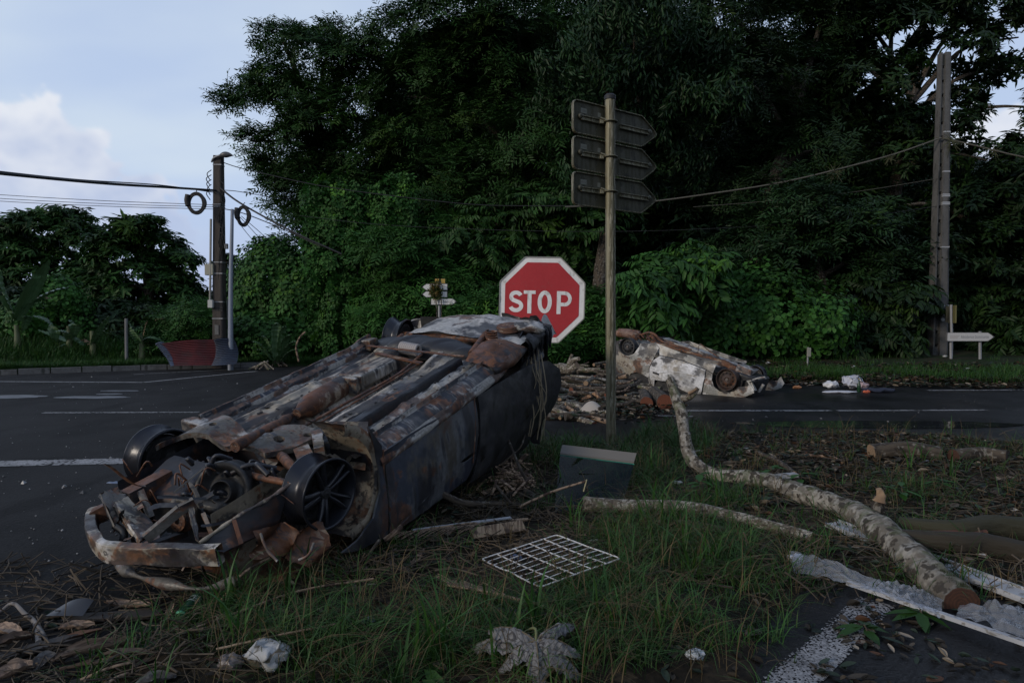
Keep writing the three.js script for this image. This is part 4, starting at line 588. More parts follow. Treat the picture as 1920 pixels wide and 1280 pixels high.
// ------------------------------------------------------------------ utility poles, lamp post and cables
{
  const d = 21, b = at(402, 688, d), top = at(405.5, 293, d), y0 = vergeH(b.x, d) - 0.05, t = thing('utility_pole', 'dark utility pole at the left with street lamp, boxes and tangled cables', 'utility pole', [b.x, y0, b.z]), P = (px, py, z = 0) => { const q = at(px, py, d); return V(q.x - b.x, q.y - y0, z); };
  const hh = P(0, 293).y, wd = (v) => mix(0.165, 0.118, v);
  part('pole', boxUV(merge([grid((u, v) => { const k = Math.floor(u * 4.0001) % 4, f = u * 4 - Math.floor(u * 4), c = [[-1, 1], [1, 1], [1, -1], [-1, -1], [-1, 1]], i = Math.min(3, Math.floor(u * 4)), w = wd(v); return V(P(402.5, 0).x * (1 - v) + P(405.5, 0).x * v + mix(c[i][0], c[i + 1][0], u * 4 - i) * w, v * hh, mix(c[i][1], c[i + 1][1], u * 4 - i) * w); }, 16, 24), new THREE.BoxGeometry(0.236, 0.02, 0.236).translate(P(405.5, 0).x, hh, 0)])), std({ map: colorTex(256, (u, v) => { const s = fb(u, v, 12, 341, 5, 2), k = 0.042 + 0.03 * s; return mixc([k * 1.15, k * 0.95, k * 0.8], [0.012, 0.011, 0.01], sm(0.0, 0.35, fb(u, v, 5, 343, 4, 2))); }, 1.4), roughness: 0.9, bumpMap: soilBump, bumpScale: 0.004 }), t);
  { const rm = concrete(0.12, 345); for (const y of [618, 646]) part('recess', boxUV(new THREE.BoxGeometry(0.12, 0.3, 0.02).translate(P(402, 0).x, P(0, y).y, 0.172)), rm, t); }
  part('conduit', tube([P(398.5, 566, 0.19), P(399, 480, 0.18), P(399.5, 412, 0.17)], 0.035, 4, 8), std({ color: lin(0.24, 0.23, 0.2), roughness: 0.6 }), t);
  part('junction_box', boxUV(new RoundedBoxGeometry(0.26, 0.34, 0.18, 2, 0.02)).translate(P(389.5, 0).x, P(0, 506).y, 0.12), std({ color: lin(0.27, 0.26, 0.2), roughness: 0.6 }), t);
  part('meter_box', boxUV(new RoundedBoxGeometry(0.15, 0.24, 0.12, 2, 0.015)).translate(P(393.5, 0).x, P(0, 570).y, 0.24), std({ color: lin(0.4, 0.4, 0.38), roughness: 0.6 }), t);
  part('small_box', boxUV(new RoundedBoxGeometry(0.1, 0.16, 0.1, 2, 0.015)).translate(P(419, 0).x, P(0, 462).y, 0.05), std({ color: lin(0.2, 0.2, 0.2), roughness: 0.6 }), t);
  part('board', boxUV(new THREE.BoxGeometry(0.13, 0.62, 0.04)).translate(P(421, 0).x, P(0, 580).y, -0.02), concrete(0.09, 347), t, 'weathered upright board');
  for (const y of [310, 384, 388, 492, 513, 566, 577, 582, 597]) part('metal_band', boxUV(new THREE.BoxGeometry(0.02 + 2 * wd(P(0, y).y / hh), 0.03, 0.02 + 2 * wd(P(0, y).y / hh))).translate(P(mix(402.5, 405.5, P(0, y).y / hh), 0).x, P(0, y).y, 0), y === 577 || y === 582 ? blackRub : galv, t);
  const arm = part('lamp_arm', tube([P(399, 305, 0.1), P(404, 299, 0.16), P(414, 295, 0.2), P(420, 294, 0.2)], 0.03, 12, 8), galv, t);
  part('lamp_head', tube([P(417, 295, 0.2), P(424, 293, 0.2), P(434, 293, 0.2), P(441, 294.5, 0.2)], (q) => 0.015 + 0.075 * Math.sin(Math.PI * clamp(q * 0.9 + 0.1)), 12, 10, { flat: 1 }).scale(1, 1, 1), std({ color: lin(0.07, 0.07, 0.07), roughness: 0.4 }), arm);
  const R = rng(351), loose = []; for (let i = 0; i < 9; i++) { const y = 340 + 12 * i, x = 413 + 2 * R(); loose.push(tube([P(x, y, 0.14), P(x + 6 + 8 * R(), y + 8, 0.2), P(x + 3, y + 34 + 20 * R(), 0.16), P(x - 1, y + 60 + 30 * R(), 0.14)], 0.012, 14, 4)); } for (let i = 0; i < 5; i++) { const y = 320 + 9 * i; loose.push(tube([P(399, y, 0.12), P(394 - 3 * R(), y + 8, 0.18), P(397, y + 20, 0.12)], 0.014, 10, 4)); }
  part('loose_wiring', loose, blackRub, t);
}
{
  const d = 20.2, b = at(432, 686, d), y0 = vergeH(b.x, d) - 0.05, top = at(435, 392, d); single('lamp_post', tube([V(0, 0, 0), V(0.03, 2.4, 0), V(top.x - b.x, top.y - y0, 0)], (q) => 0.085 - 0.04 * q, 8, 12), std({ color: lin(0.20, 0.225, 0.27), roughness: 0.55, metalness: 0.2 }), 'thin plain grey metal post close to the right of the utility pole', 'post').position.set(b.x, y0, b.z);
  const e = 21, c = at(237, 682, e), yy = vergeH(c.x, e) - 0.1, tp = at(236, 597, e); const m = single('fence_post', tube([V(0, 0, 0), V(0, 0.5, 0), V(tp.x - c.x, tp.y - yy, 0)], 0.05, 4, 8), std({ color: lin(0.13, 0.13, 0.13), roughness: 0.8 }), 'short bare grey post standing alone in the grass at the left', 'post'); m.position.set(c.x, yy, c.z);
}
const cableN = {};
function cable(label, pts, r, mat = blackRub, group) { const ps = pts.map(([x, y, d]) => at(x, y, d)), o = ps[0].clone(); const m = single('cable', tube(ps.map((p) => p.clone().sub(o)), r, 60, 6), mat, label, 'cable', group); m.position.copy(o); return m; }
const mossRope = std({ color: lin(0.085, 0.08, 0.065), roughness: 0.9 });
cable('thick black cable bundle running from the pole to the left edge', [[405, 357, 20.9], [330, 352, 19.5], [200, 344, 16.5], [0, 325, 13], [-260, 296, 10]], 0.032);
cable('slimmer black cable lying just above the thick bundle at the left', [[405, 361, 21], [300, 347, 18.6], [150, 337, 15.6], [0, 321.5, 13], [-260, 290, 10]], 0.014);
[[384, 365], [388, 372], [392, 377]].forEach(([a, b], i) => cable('thin line in the sky below the thick bundle, ' + ['highest', 'middle', 'lowest'][i] + ' of three', [[402, a, 21.1], [200, (a + b) / 2 + 2, 22], [0, b, 23], [-300, b - 22, 25]], 0.0095));
cable('cable from the lamp arm sagging past the feathery tree to the right', [[414, 303, 21], [440, 312, 21], [480, 322, 21], [600, 348, 21], [760, 370, 21], [900, 384, 21], [1080, 386, 20.8]], 0.014);
cable('black cable bundle falling from the pole into the tree', [[412, 352, 20.8], [440, 374, 20.6], [480, 398, 20.4], [560, 440, 20], [640, 476, 20]], 0.03);
cable('thin black cable just under the bundle that falls into the tree', [[412, 390, 20.8], [450, 398, 20.6], [520, 425, 20.3], [600, 462, 20]], 0.014);
cable('short cable going level from the pole toward the feathery tree', [[412, 356, 21], [440, 358, 21.2], [500, 368, 22], [570, 376, 23]], 0.011);
cable('long thin wire crossing the dark wood below the direction panels', [[560, 404, 21], [700, 420, 21], [900, 430, 20.9], [1100, 434, 20.8], [1300, 430, 20.8], [1570, 412, 20.8], [1762, 386, 20.9]], 0.009);
cable('faint wire between the pale cable and the long thin wire', [[1300, 388, 20.8], [1450, 376, 20.8], [1600, 360, 20.8], [1762, 334, 20.9]], 0.008, mossRope);
cable('pale moss-grown cable rising through the wood to the concrete pole', [[1060, 388, 20.8], [1200, 380, 20.8], [1340, 362, 20.7], [1470, 341, 20.7], [1600, 310, 20.7], [1680, 288, 20.7], [1766, 258, 20.8]], 0.026, mossRope);
cable('moss-grown cable leaving the concrete pole toward the right edge', [[1768, 258, 20.8], [1840, 275, 20.4], [1920, 294, 20], [2050, 310, 19.5]], 0.02, mossRope);
[[0, 0], [5, -6], [12, -3]].forEach(([a, b], i) => cable('guy wire slanting down right from the grey post, ' + ['leftmost', 'middle', 'rightmost'][i] + ' of three', [[440 + a, 408 + b, 20.2], [465 + a * 2, 440 + b, 21], [500 + a * 3, 480, 22]], 0.009));
function coil(label, px, py, d, rx, ry, r, side) {
  const c = at(px, py, d), s = d / FOC, t = thing('cable_coil', label, 'cable coil', c.clone().add(V(0, -ry * s, 0))), R = rng(px), loops = [];
  for (let k = 0; k < 6; k++) loops.push(tube(Array.from({ length: 24 }, (_, i) => { const a = i / 24 * 6.283; return V((rx + 1.6 * gauss(R) * 0.5 + 2.2 * Math.sin(k)) * s * Math.cos(a), ry * s + (ry + 2 * Math.cos(k * 2)) * s * Math.sin(a), 0.03 * Math.sin(k * 3)); }), r, 40, 6, { closed: true }));
  part('loops', loops, blackRub, t); partsOf('splice_case', [tube([V(side * rx * s, ry * s * 1.9, 0.03), V(side * rx * s * 1.12, ry * s * 1.3, 0.04), V(side * rx * s * 1.0, ry * s * 0.75, 0.03)], 0.075, 6, 9), tube([V(0, 2 * ry * s, 0), V(0, 2.3 * ry * s, 0), V(0.05, 2.55 * ry * s, 0)], 0.012, 4, 5)], blackRub, t);
}
coil('black coil of spare cable hanging left of the utility pole', 368, 381, 20.4, 15, 17.5, 0.032, -1); coil('narrower black cable coil hanging right of the utility pole', 456, 405, 20.4, 10.5, 16.5, 0.03, -1);
{
  const d = 21, b = at(1756.5, 690, d), top = at(1771, 100, d), y0 = vergeH(b.x, d) - 0.1, t = thing('concrete_pole', 'tall tapering grey concrete pole with ladder-like notched side at the right', 'utility pole', [b.x, y0, b.z]), hh = top.y - y0, lean = top.x - b.x;
  const m = concrete(0.075, 361, 1.6), slab = (x0, x1, z0, z1) => grid((u, v) => { const i = Math.min(3, Math.floor(u * 4)), f = u * 4 - i, k = mix(1, 0.62, v), c = [[x0, z1], [x1, z1], [x1, z0], [x0, z0], [x0, z1]]; return V(lean * v + k * mix(c[i][0], c[i + 1][0], f), v * hh, k * mix(c[i][1], c[i + 1][1], f)); }, 16, 40);
  part('face', boxUV(merge([slab(-0.03, 0.225, -0.2, 0.2), new THREE.BoxGeometry(0.16, 0.01, 0.25).translate(lean + 0.06, hh, 0)])), m, t);
  part('flange', boxUV(slab(-0.225, -0.165, -0.17, 0.17)), m, t);
  for (let i = 0; i < 22; i++) { const v = 0.02 + i * 0.0455, k = mix(1, 0.62, v); part('rung', boxUV(new THREE.BoxGeometry(0.17 * k, 0.33, 0.24 * k), 1, i).translate(lean * v - 0.108 * k, v * hh, 0), m, t); }
  for (const y of [249, 323, 366, 369, 381, 384, 464, 573]) { const yy = at(0, y, d).y - y0, v = yy / hh, k = mix(1, 0.62, v); part('metal_band', boxUV(new THREE.BoxGeometry(0.27 * k, 0.035, 0.42 * k)).translate(lean * v + 0.098 * k, yy, 0), std({ color: lin(0.4, 0.41, 0.42), roughness: 0.5, metalness: 0.2 }), t); }
  part('white_disc', new THREE.CylinderGeometry(0.05, 0.05, 0.012, 16).rotateX(Math.PI / 2).translate(at(1761, 599, d).x - b.x, at(0, 599, d).y - y0, 0.197), std({ color: lin(0.5, 0.5, 0.48), roughness: 0.5 }), t);
}
{ // air plants hanging on the pale cable
  const R = rng(371); for (const [px, py, s, lab] of [[1566, 322, 0.35, 'tuft of dry air plant hanging in the middle of the pale cable'], [1668, 296, 0.2, 'small tuft of air plant on the pale cable near the concrete pole'], [1784, 262, 0.45, 'wide tuft of green air plant on the cable at the concrete pole'], [1866, 284, 0.25, 'tuft of air plant on the cable right of the concrete pole']]) { const l = []; for (let i = 0; i < 46; i++) l.push(bar(V(0, 0, 0), randDir(R).multiplyScalar(s * (0.4 + 0.6 * R())).add(V(0, -s * 0.4 * R(), 0)), 0.006, 4)); const m = single('air_plant', l, std({ color: lin(0.06, 0.065, 0.03), roughness: 0.9 }), lab, 'air plant'); m.position.copy(at(px, py, 20.7)); }
}
// ------------------------------------------------------------------ corrugated sheets by the pole
function corrugated(name, label, mat, tl, tr, bl, br, d0, d1, curl) {
  const o = at((bl[0] + br[0]) / 2, bl[1], (d0 + d1) / 2), P = (p, d) => at(p[0], p[1], d).sub(o), a = P(tl, d0 + 0.35), b = P(tr, d1 + 0.35), c = P(bl, d0 - 0.1), e = P(br, d1 - 0.1);
  const m = single(name, boxUV(grid((u, v) => { const p = c.clone().lerp(e, u).lerp(a.clone().lerp(b, u), v); p.z += 0.022 * Math.sin(v * 2 * Math.PI * 15) + curl * (v - 0.5) ** 2 - 0.5 * curl * u * u + 0.04 * f3(u * 2, v * 2, 3); p.y += 0.05 * Math.sin(u * 3) * v; return p; }, 24, 120)), mat, label, 'roofing sheet'); m.position.copy(o); return m;
}
const sheetTex = (a, b, s) => std({ map: colorTex(256, (u, v) => { let c = mixc(a, b, sm(-0.3, 0.35, fb(u, v, 3, s))); return mixc(c, [0.05, 0.035, 0.03], sm(0.15, 0.4, fb(u, v, 6, s + 2, 4, 12)) * 0.6); }, 1.2), roughness: 0.55, side: THREE.DoubleSide });
corrugated('corrugated_sheet', 'rusty red corrugated roofing sheet lying at the foot of the utility pole', sheetTex([0.115, 0.022, 0.022], [0.065, 0.016, 0.018], 381), [306, 643], [410, 637], [330, 685], [404, 684.5], 19.9, 20.1, 0.5);
corrugated('corrugated_sheet', 'bluish grey corrugated roofing sheet leaning against the grey post', sheetTex([0.045, 0.055, 0.08], [0.03, 0.034, 0.048], 383), [406, 636.5], [432, 636], [402, 684.5], [437, 683], 19.85, 19.7, 0.9);
corrugated('corrugated_sheet', 'pale bent edge strip of corrugated roofing at the left end of the red sheet', sheetTex([0.10, 0.12, 0.17], [0.06, 0.07, 0.09], 385), [292, 644], [308, 643], [322, 686], [331, 685.5], 19.8, 19.85, 0.3);

// ------------------------------------------------------------------ burnt metal
const BM = (seed, o, extra = {}) => std({ ...burnt(seed, o), ...extra });
const mFloor = BM(401, { base: [0.25, 0.225, 0.19], ash: 0.36, rust: 0.12, soot: 0.28, cream: 0.2, streak: 2, ashc: [0.46, 0.43, 0.39], size: 1.3, flake: 0.3 });
const mRail = BM(411, { base: [0.018, 0.019, 0.025], ash: 0.10, rust: 0.06, soot: 0.2, ashc: [0.12, 0.115, 0.11], size: 1.1 });
const mSill = BM(421, { base: [0.034, 0.037, 0.05], ash: 0.30, soot: 0.25, rust: 0.03, streak: 1, size: 0.9, ashc: [0.38, 0.355, 0.32] });
const mDoor = BM(431, { base: [0.030, 0.036, 0.052], ash: 0.36, ashc: [0.095, 0.098, 0.102], soot: 0.34, rust: 0.01, streak: 2, cream: 0.06, creamc: [0.07, 0.06, 0.045], size: 1.4, flake: 0.1 }, { roughness: 0.85 });
const mBlack = BM(441, { base: [0.012, 0.012, 0.013], ash: 0.12, ashc: [0.04, 0.038, 0.038], soot: 0.1, rust: 0, size: 0.9, flake: 0 });
const mRust = BM(451, { base: [0.13, 0.052, 0.024], ash: 0.10, rust: 0.35, soot: 0.18, size: 0.6, ashc: [0.28, 0.22, 0.16] });
const mFrame = BM(461, { base: [0.14, 0.125, 0.105], ash: 0.2, rust: 0.26, soot: 0.2, ashc: [0.33, 0.32, 0.31], size: 0.55 });
const mBumper = BM(471, { base: [0.32, 0.28, 0.215], ash: 0.08, rust: 0.2, soot: 0.12, cream: 0.2, size: 0.7, flake: 0.8 });
const mLiner = BM(481, { base: [0.26, 0.215, 0.155], rust: 0.25, soot: 0.16, size: 0.6, flake: 0.9 });
const mAsh = BM(491, { base: [0.36, 0.35, 0.33], ash: 0.35, rust: 0.08, soot: 0.18, size: 1.0 });
const mRim = std({ color: lin(0.016, 0.017, 0.022), roughness: 0.3, metalness: 0.3, bumpMap: soilBump, bumpScale: 0.003 });
// wheel rim without a tyre: axis along X, outer face toward +X
function rim(parent, pos, r, w, { turn = 0, tilt = 0, mat = mRim, spokes = 5, steel = false } = {}) {
  const g = new THREE.Group(); g.name = 'wheel'; g.position.copy(pos); g.rotation.set(0, turn, tilt); parent.add(g);
  const prof = [[r * 0.93, -w / 2], [r, -w / 2 + 0.004], [r * 1.0, -w / 2 + 0.012], [r * 0.94, -w / 2 + 0.02], [r * 0.92, -w * 0.28], [r * 0.82, -w * 0.12], [r * 0.81, w * 0.05], [r * 0.9, w * 0.25], [r * 0.93, w / 2 - 0.02], [r * 1.0, w / 2 - 0.012], [r * 1.0, w / 2 - 0.003], [r * 0.95, w / 2], [r * 0.915, w / 2 - 0.01], [r * 0.87, w * 0.22], [r * 0.78, w * 0.05], [r * 0.79, -w * 0.12], [r * 0.9, -w * 0.3], [r * 0.93, -w / 2]].map(([x, y]) => new THREE.Vector2(x, y));
  part('rim', new THREE.LatheGeometry(prof, 48).rotateZ(-Math.PI / 2), mat, g);
  if (steel) {
    const holes = Array.from({ length: 10 }, (_, i) => circle(0.6 * r * Math.cos(i * 0.628), 0.6 * r * Math.sin(i * 0.628), r * 0.085, 8));
    part('disc', plate(circle(0, 0, r * 0.84, 32), 0.012, 0.03, (x, y) => 0.05 * sm(0.75 * r, 0.3 * r, Math.hypot(x, y)) - 0.03 * sm(0.22 * r, 0.12 * r, Math.hypot(x, y)), holes).rotateY(Math.PI / 2).translate(w * 0.05, 0, 0), mat, g);
    part('hub', new THREE.CylinderGeometry(r * 0.15, r * 0.18, 0.05, 14).rotateZ(-Math.PI / 2).translate(w * 0.22, 0, 0), mFrame, g);
  } else {
    for (let i = 0; i < spokes; i++) for (const s of [-1, 1]) { const a = i / spokes * 6.283 + 0.2, b = a + s * 0.17; part('spoke', tube([V(w * 0.20, r * 0.16 * Math.cos(a + s * 0.3), r * 0.16 * Math.sin(a + s * 0.3)), V(w * 0.30, r * 0.5 * Math.cos(b), r * 0.5 * Math.sin(b)), V(w * 0.34, r * 0.9 * Math.cos(b), r * 0.9 * Math.sin(b))], (q) => 0.024 - 0.005 * q, 6, 8, { flat: 0.6 }), mat, g); }
    part('hub', new THREE.LatheGeometry([[0.001, 0.045], [r * 0.14, 0.04], [r * 0.2, 0.03], [r * 0.22, -0.04], [r * 0.3, -0.06]].map((p) => new THREE.Vector2(...p)), 20).rotateZ(-Math.PI / 2).translate(w * 0.12, 0, 0), mBlack, g);
  }
  part('brake_drum', new THREE.CylinderGeometry(r * 0.74, r * 0.76, w * 0.4, 28).rotateZ(Math.PI / 2).translate(-w * 0.22, 0, 0), mBlack, g);
  return g;
}
// ------------------------------------------------------------------ the near car, on its roof, nose toward the camera
{
  const Ax = ray(1569, 241).normalize(), Pl = at(370, 775, 4.87), Pr = at(715, 830, 4.18), O = Pl.clone().add(Pr).multiplyScalar(0.5), X = Pr.clone().sub(Pl); X.addScaledVector(Ax, -X.dot(Ax)).normalize();
  const Z = Ax.clone().negate(), Y = Z.clone().cross(X);
  const car = thing('overturned_car', 'burnt-out dark car on its roof in the foreground, bare rims and rusty underside upward', 'wrecked car', O); car.quaternion.setFromRotationMatrix(new THREE.Matrix4().makeBasis(X, Y, Z));
  const loc = (p) => { const q = p.clone().sub(O); return V(q.dot(X), q.dot(Y), q.dot(Z)); }, lc = (px, py, d) => loc(at(px, py, d));
  const on = (n, px, py, k) => { const r = ray(px, py), N = [X, Y, Z][n], t = (k - EYE.clone().sub(O).dot(N)) / r.dot(N); return loc(r.multiplyScalar(t).add(EYE)); };
  const put = (name, geo, mat, lab, par = car) => part(name, geo, mat, par, lab);
  const HW = 0.8;
  // floor pan with tunnel, rails and pressed ribs
  const floorY = (x, z) => {
    let y = -0.085 + 0.012 * f3(x * 5, 2, z * 4, 3) + 0.05 * f3(x * 1.4, 6, z * 1.2, 3);
    y -= 0.15 * Math.exp(-(((x + 0.06) / 0.13) ** 4)); y += 0.055 * Math.exp(-(((x + 0.36) / 0.16) ** 4)) * (1 + 0.3 * f3(z * 2, x, 1, 2));
    y += 0.02 * Math.exp(-(((x - 0.2) / 0.08) ** 2)); y -= 0.05 * Math.exp(-(((x + 0.575) / 0.05) ** 2)) + 0.03 * Math.exp(-(((x - 0.54) / 0.08) ** 4));
    y += 0.012 * sm(0.6, 1, Math.sin(z * 14 + 0.6 * Math.sin(x * 9))) * (Math.abs(x) > 0.18 ? 1 : 0);
    for (const [c, h, w] of [[-0.645, 0.03, 0.008], [-0.605, -0.02, 0.006], [-0.47, 0.022, 0.007], [-0.245, -0.012, 0.006], [0.13, 0.014, 0.007], [0.30, -0.02, 0.006], [0.46, 0.02, 0.007], [0.54, -0.014, 0.006], [0.60, 0.02, 0.007]]) y += h * sm(-w, w, x - c - 0.01 * f3(z * 1.5, c, 2, 2)) * (1 - sm(0.03, 0.07, x - c));
    return y + 0.06 * sm(-1.45, -1.75, z) * Math.exp(-(((x + 0.06) / 0.3) ** 2)) * 1.2;
  };
  put('floor_pan', boxUV(grid((u, v) => { const x = mix(-0.68, 0.68, u), z = mix(0.12, -2.2, v); return V(x, floorY(x, z), z); }, 240, 140)), mFloor);
  for (const [x, w, hh, m, z1] of [[0.385, 0.10, 0.085, mRail, -1.72], [-0.52, 0.085, 0.05, mRail, -1.85]]) put('chassis_rail', boxUV(grid((u, v) => { const z = mix(0.1, z1, v), a = u * Math.PI, k = 1 + 0.14 * f3(z * 2.5, x, 2, 2); return V(x + 0.012 * f3(z * 2, 1, x, 2) - Math.cos(a) * w / 2 * k, -0.10 + hh * Math.min(1, 1.5 * Math.sin(a)) * k + 0.01 * f3(z * 9, u * 4, x, 2), z); }, 12, 60)), m);
  for (const [x0, x1, y, n] of [[-0.30, 0.30, -0.03, 0], [0.1, 0.36, -0.055, 1]]) if (n) put('floor_seam', boxUV(grid((u, v) => { const z = mix(0.05, -1.6, v); return V(mix(0.24, 0.262, u) + 0.04 * v, floorY(0.25 + 0.04 * v, z) + 0.014 * Math.sin(u * Math.PI), z); }, 4, 40)), mRail);
  // sills, one each side
  const sillPts = [[0.635, -0.105], [0.65, -0.03], [0.685, -0.012], [0.695, 0.028], [0.704, 0.028], [0.71, -0.008], [0.765, -0.028], [0.806, -0.062], [0.826, -0.115], [0.822, -0.142], [0.79, -0.15]];
  for (const s of [1, -1]) put('sill', boxUV(grid((u, v) => { const z = mix(0.06, -1.95, v), k = u * (sillPts.length - 1), i = Math.min(sillPts.length - 2, Math.floor(k)), f = k - i, bend = 0.016 * f3(z * 1.7, s, 3, 2), up = 0.05 * sm(-1.55, -1.95, z); return V(s * (mix(sillPts[i][0], sillPts[i + 1][0], f) + bend + 0.006 * f3(z * 12, u * 5, s, 2)), mix(sillPts[i][1], sillPts[i + 1][1], f) + bend * 0.6 + up + 0.007 * f3(z * 10, u * 6, 4, 3), z); }, 30, 90, 0.45, 2.1)), mSill, s > 0 ? undefined : 'far sill with pale scorched edges');
  put('sill_end', boxUV(merge([crumple(new RoundedBoxGeometry(0.20, 0.16, 0.12, 3, 0.02).translate(-0.71, -0.08, 0.08), 0.03, 6)])), mFrame, 'torn pale front end of the far sill');
  // exhaust: front pipe, rusty catalyst, boxy silencer, rear pipe
  const ex = put('exhaust', tube([lc(440, 838, 4.05), lc(474, 818, 4.25), lc(520, 796, 4.5), on(1, 545, 780, -0.08), on(1, 565, 768, -0.07)], (q) => 0.032 + 0.004 * Math.sin(q * 20), 24, 12), mRust);
  put('catalyst', tube([on(1, 556, 776, -0.06), on(1, 575, 764, -0.06), on(1, 600, 748, -0.05), on(1, 640, 724, -0.06), on(1, 662, 708, -0.06)], (q) => 0.035 + 0.05 * sm(0, 0.2, q) * sm(1, 0.75, q), 20, 14, { lump: 0.05 }), mRust, undefined, ex);
  put('heat_shield', boxUV(crumple(merge([new RoundedBoxGeometry(0.2, 0.12, 0.62, 3, 0.035)]), 0.03, 5).translate(-0.2, -0.045, -1.22)), mFloor, 'tan sooty heat shield');
  for (const z of [-0.93, -1.0]) put('heat_shield_band', boxUV(new RoundedBoxGeometry(0.225, 0.135, 0.035, 2, 0.015).translate(-0.2, -0.045, z)), mFrame);
  put('brake_pipe', [tube([V(-0.01, -0.08, -0.1), V(0.03, -0.06, -0.7), V(0.05, -0.05, -1.3), V(0.0, -0.02, -1.75)], 0.012, 30, 6), tube([V(0.04, -0.09, -0.3), V(0.08, -0.06, -1.0), V(0.09, -0.04, -1.6)], 0.008, 30, 6)], mRust);
  put('floor_strut', boxUV(beam(V(-0.4, 0.0, -1.62), V(0.12, -0.03, -1.55), 0.05, 0.012)), mRust);
  put('bellows', merge(Array.from({ length: 9 }, (_, i) => new THREE.TorusGeometry(0.045, 0.014, 6, 14).rotateY(Math.PI / 2).translate(-0.22 + i * 0.024, 0.02, -1.78 + i * 0.006))), std({ color: lin(0.33, 0.30, 0.28), roughness: 0.9 }), 'pale ribbed hose');
  // tank, rear floor, rear axle
  const tank = put('fuel_tank', boxUV(grid((u, v) => { const a = v * Math.PI, x = mix(-0.66, 0.42, u), e = Math.pow(Math.sin(Math.PI * clamp(0.04 + u * 0.92)), 0.35); const rib = 0.016 * sm(0.4, 0.9, Math.sin((x * 18 + Math.cos(a) * 2.6))); return V(x, -0.09 + (0.155 + rib) * Math.pow(Math.sin(a), 0.6) * e, -1.97 - Math.cos(a) * -0.17 * e); }, 60, 24)), std({ color: lin(0.014, 0.014, 0.017), roughness: 0.5, bumpMap: soilBump, bumpScale: 0.006 }));
  put('tank_strap', boxUV(beam(on(1, 690, 648, 0.06), on(1, 870, 668, 0.05), 0.03, 0.008)), mRust, undefined, car);
  put('tank_bracket', boxUV(crumple(new RoundedBoxGeometry(0.16, 0.10, 0.12, 2, 0.015).translate(-0.66, 0.0, -1.86), 0.03, 8)), mFrame);
  put('rear_floor', boxUV(grid((u, v) => { const x = mix(-0.42, 0.78, u), z = mix(-2.16, -3.0, v); return V(x, 0.0 + 0.085 * Math.sin(Math.PI * clamp(u)) ** 0.6 * Math.sin(Math.PI * clamp(0.1 + v * 0.85)) ** 0.6 + 0.05 * f3(x * 3, 1, z * 3, 3) + 0.03 * sm(0.7, 0.2, u) - 0.05 * sm(0.8, 1, v), z); }, 50, 36)), mAsh, 'pale ash-grey rear floor with rust spots');
  put('rear_valance', boxUV(grid((u, v) => { const p = on(2, mix(768, 905, u), mix(599, 640, v), -2.95); p.z += 0.06 * Math.sin(u * 9) * v + 0.05 * f3(u * 4, v * 3, 2, 2) - 0.2 * sm(0.12, 0, u) * -1; return p; }, 24, 8)), mFloor, 'curled grey rear panel'); put('valance_edge', tube([on(2, 772, 626, -2.8), on(2, 768, 606, -2.9), on(2, 776, 600, -2.95), on(2, 840, 603, -2.97), on(2, 900, 604, -2.98)], 0.013, 20, 6), mFrame);
  put('rear_axle', [tube([V(-0.72, -0.04, -2.36), V(-0.3, 0.0, -2.24), V(0.35, 0.0, -2.22), V(0.7, -0.04, -2.3)], 0.032, 20, 9), tube([V(-0.5, 0.0, -2.2), V(-0.45, -0.02, -1.9)], 0.025, 4, 8), tube([V(0.42, 0.07, -2.2), V(0.5, 0.02, -1.75)], 0.03, 4, 8)], mRust);
  put('coil_spring', merge([tube(Array.from({ length: 40 }, (_, i) => V(0.52 + 0.05 * Math.cos(i * 0.9), 0.02 + i * 0.0028, -2.12 + 0.05 * Math.sin(i * 0.9))), 0.009, 120, 5)]), mRust);
  put('filler_cap', new THREE.CylinderGeometry(0.11, 0.12, 0.05, 20).translate(0.55, 0.08, -2.42), mRust);
  { // bent strips, wires and flakes of the burnt nose
    const R = rng(521);
    for (let i = 0; i < 16; i++) { const a = lc(mix(215, 500, R()), mix(900, 1040, R()), 3.6 + 0.25 * R()), d = V(gauss(R), 0.5 * gauss(R), gauss(R)).normalize(), L = 0.12 + 0.22 * R(), s = d.clone().cross(V(0, 1, 0.3)).normalize(), w = 0.015 + 0.03 * R(), k = 0.05 * gauss(R); part('bent_strip', boxUV(grid((u, v) => a.clone().addScaledVector(d, u * L).addScaledVector(s, (v - 0.5) * w).add(V(k * Math.sin(u * 3), k * Math.sin(u * 5), 0.01 * Math.sin(v * 3))), 10, 3)), [mFrame, mRust, mRail, mBlack][i % 4], car); }
    const w = []; for (let i = 0; i < 22; i++) { const a = lc(mix(230, 500, R()), mix(870, 1000, R()), 3.66 + 0.3 * R()), b = a.clone().add(V(0.25 * gauss(R), 0.12 * gauss(R), 0.2 * gauss(R))); w.push(tube([a, a.clone().lerp(b, 0.4).add(V(0.04 * gauss(R), 0.06, 0.04 * gauss(R))), b], 0.003 + 0.004 * R(), 12, 5)); } part('burnt_wiring', w, mRust, car).userData.kind = 'stuff';
    const fl = []; for (let i = 0; i < 130; i++) { const x = mix(-0.6, 0.6, R()), z = mix(0, -1.9, R()); fl.push(crumple(new THREE.BoxGeometry(0.014 * (0.4 + R()), 0.005, 0.02 * (0.4 + R())), 0.02, 20, i).rotateY(R() * 3).translate(x, floorY(x, z) + 0.008, z)); } part('charred_flakes', fl, mBlack, car).userData.kind = 'stuff';
  }
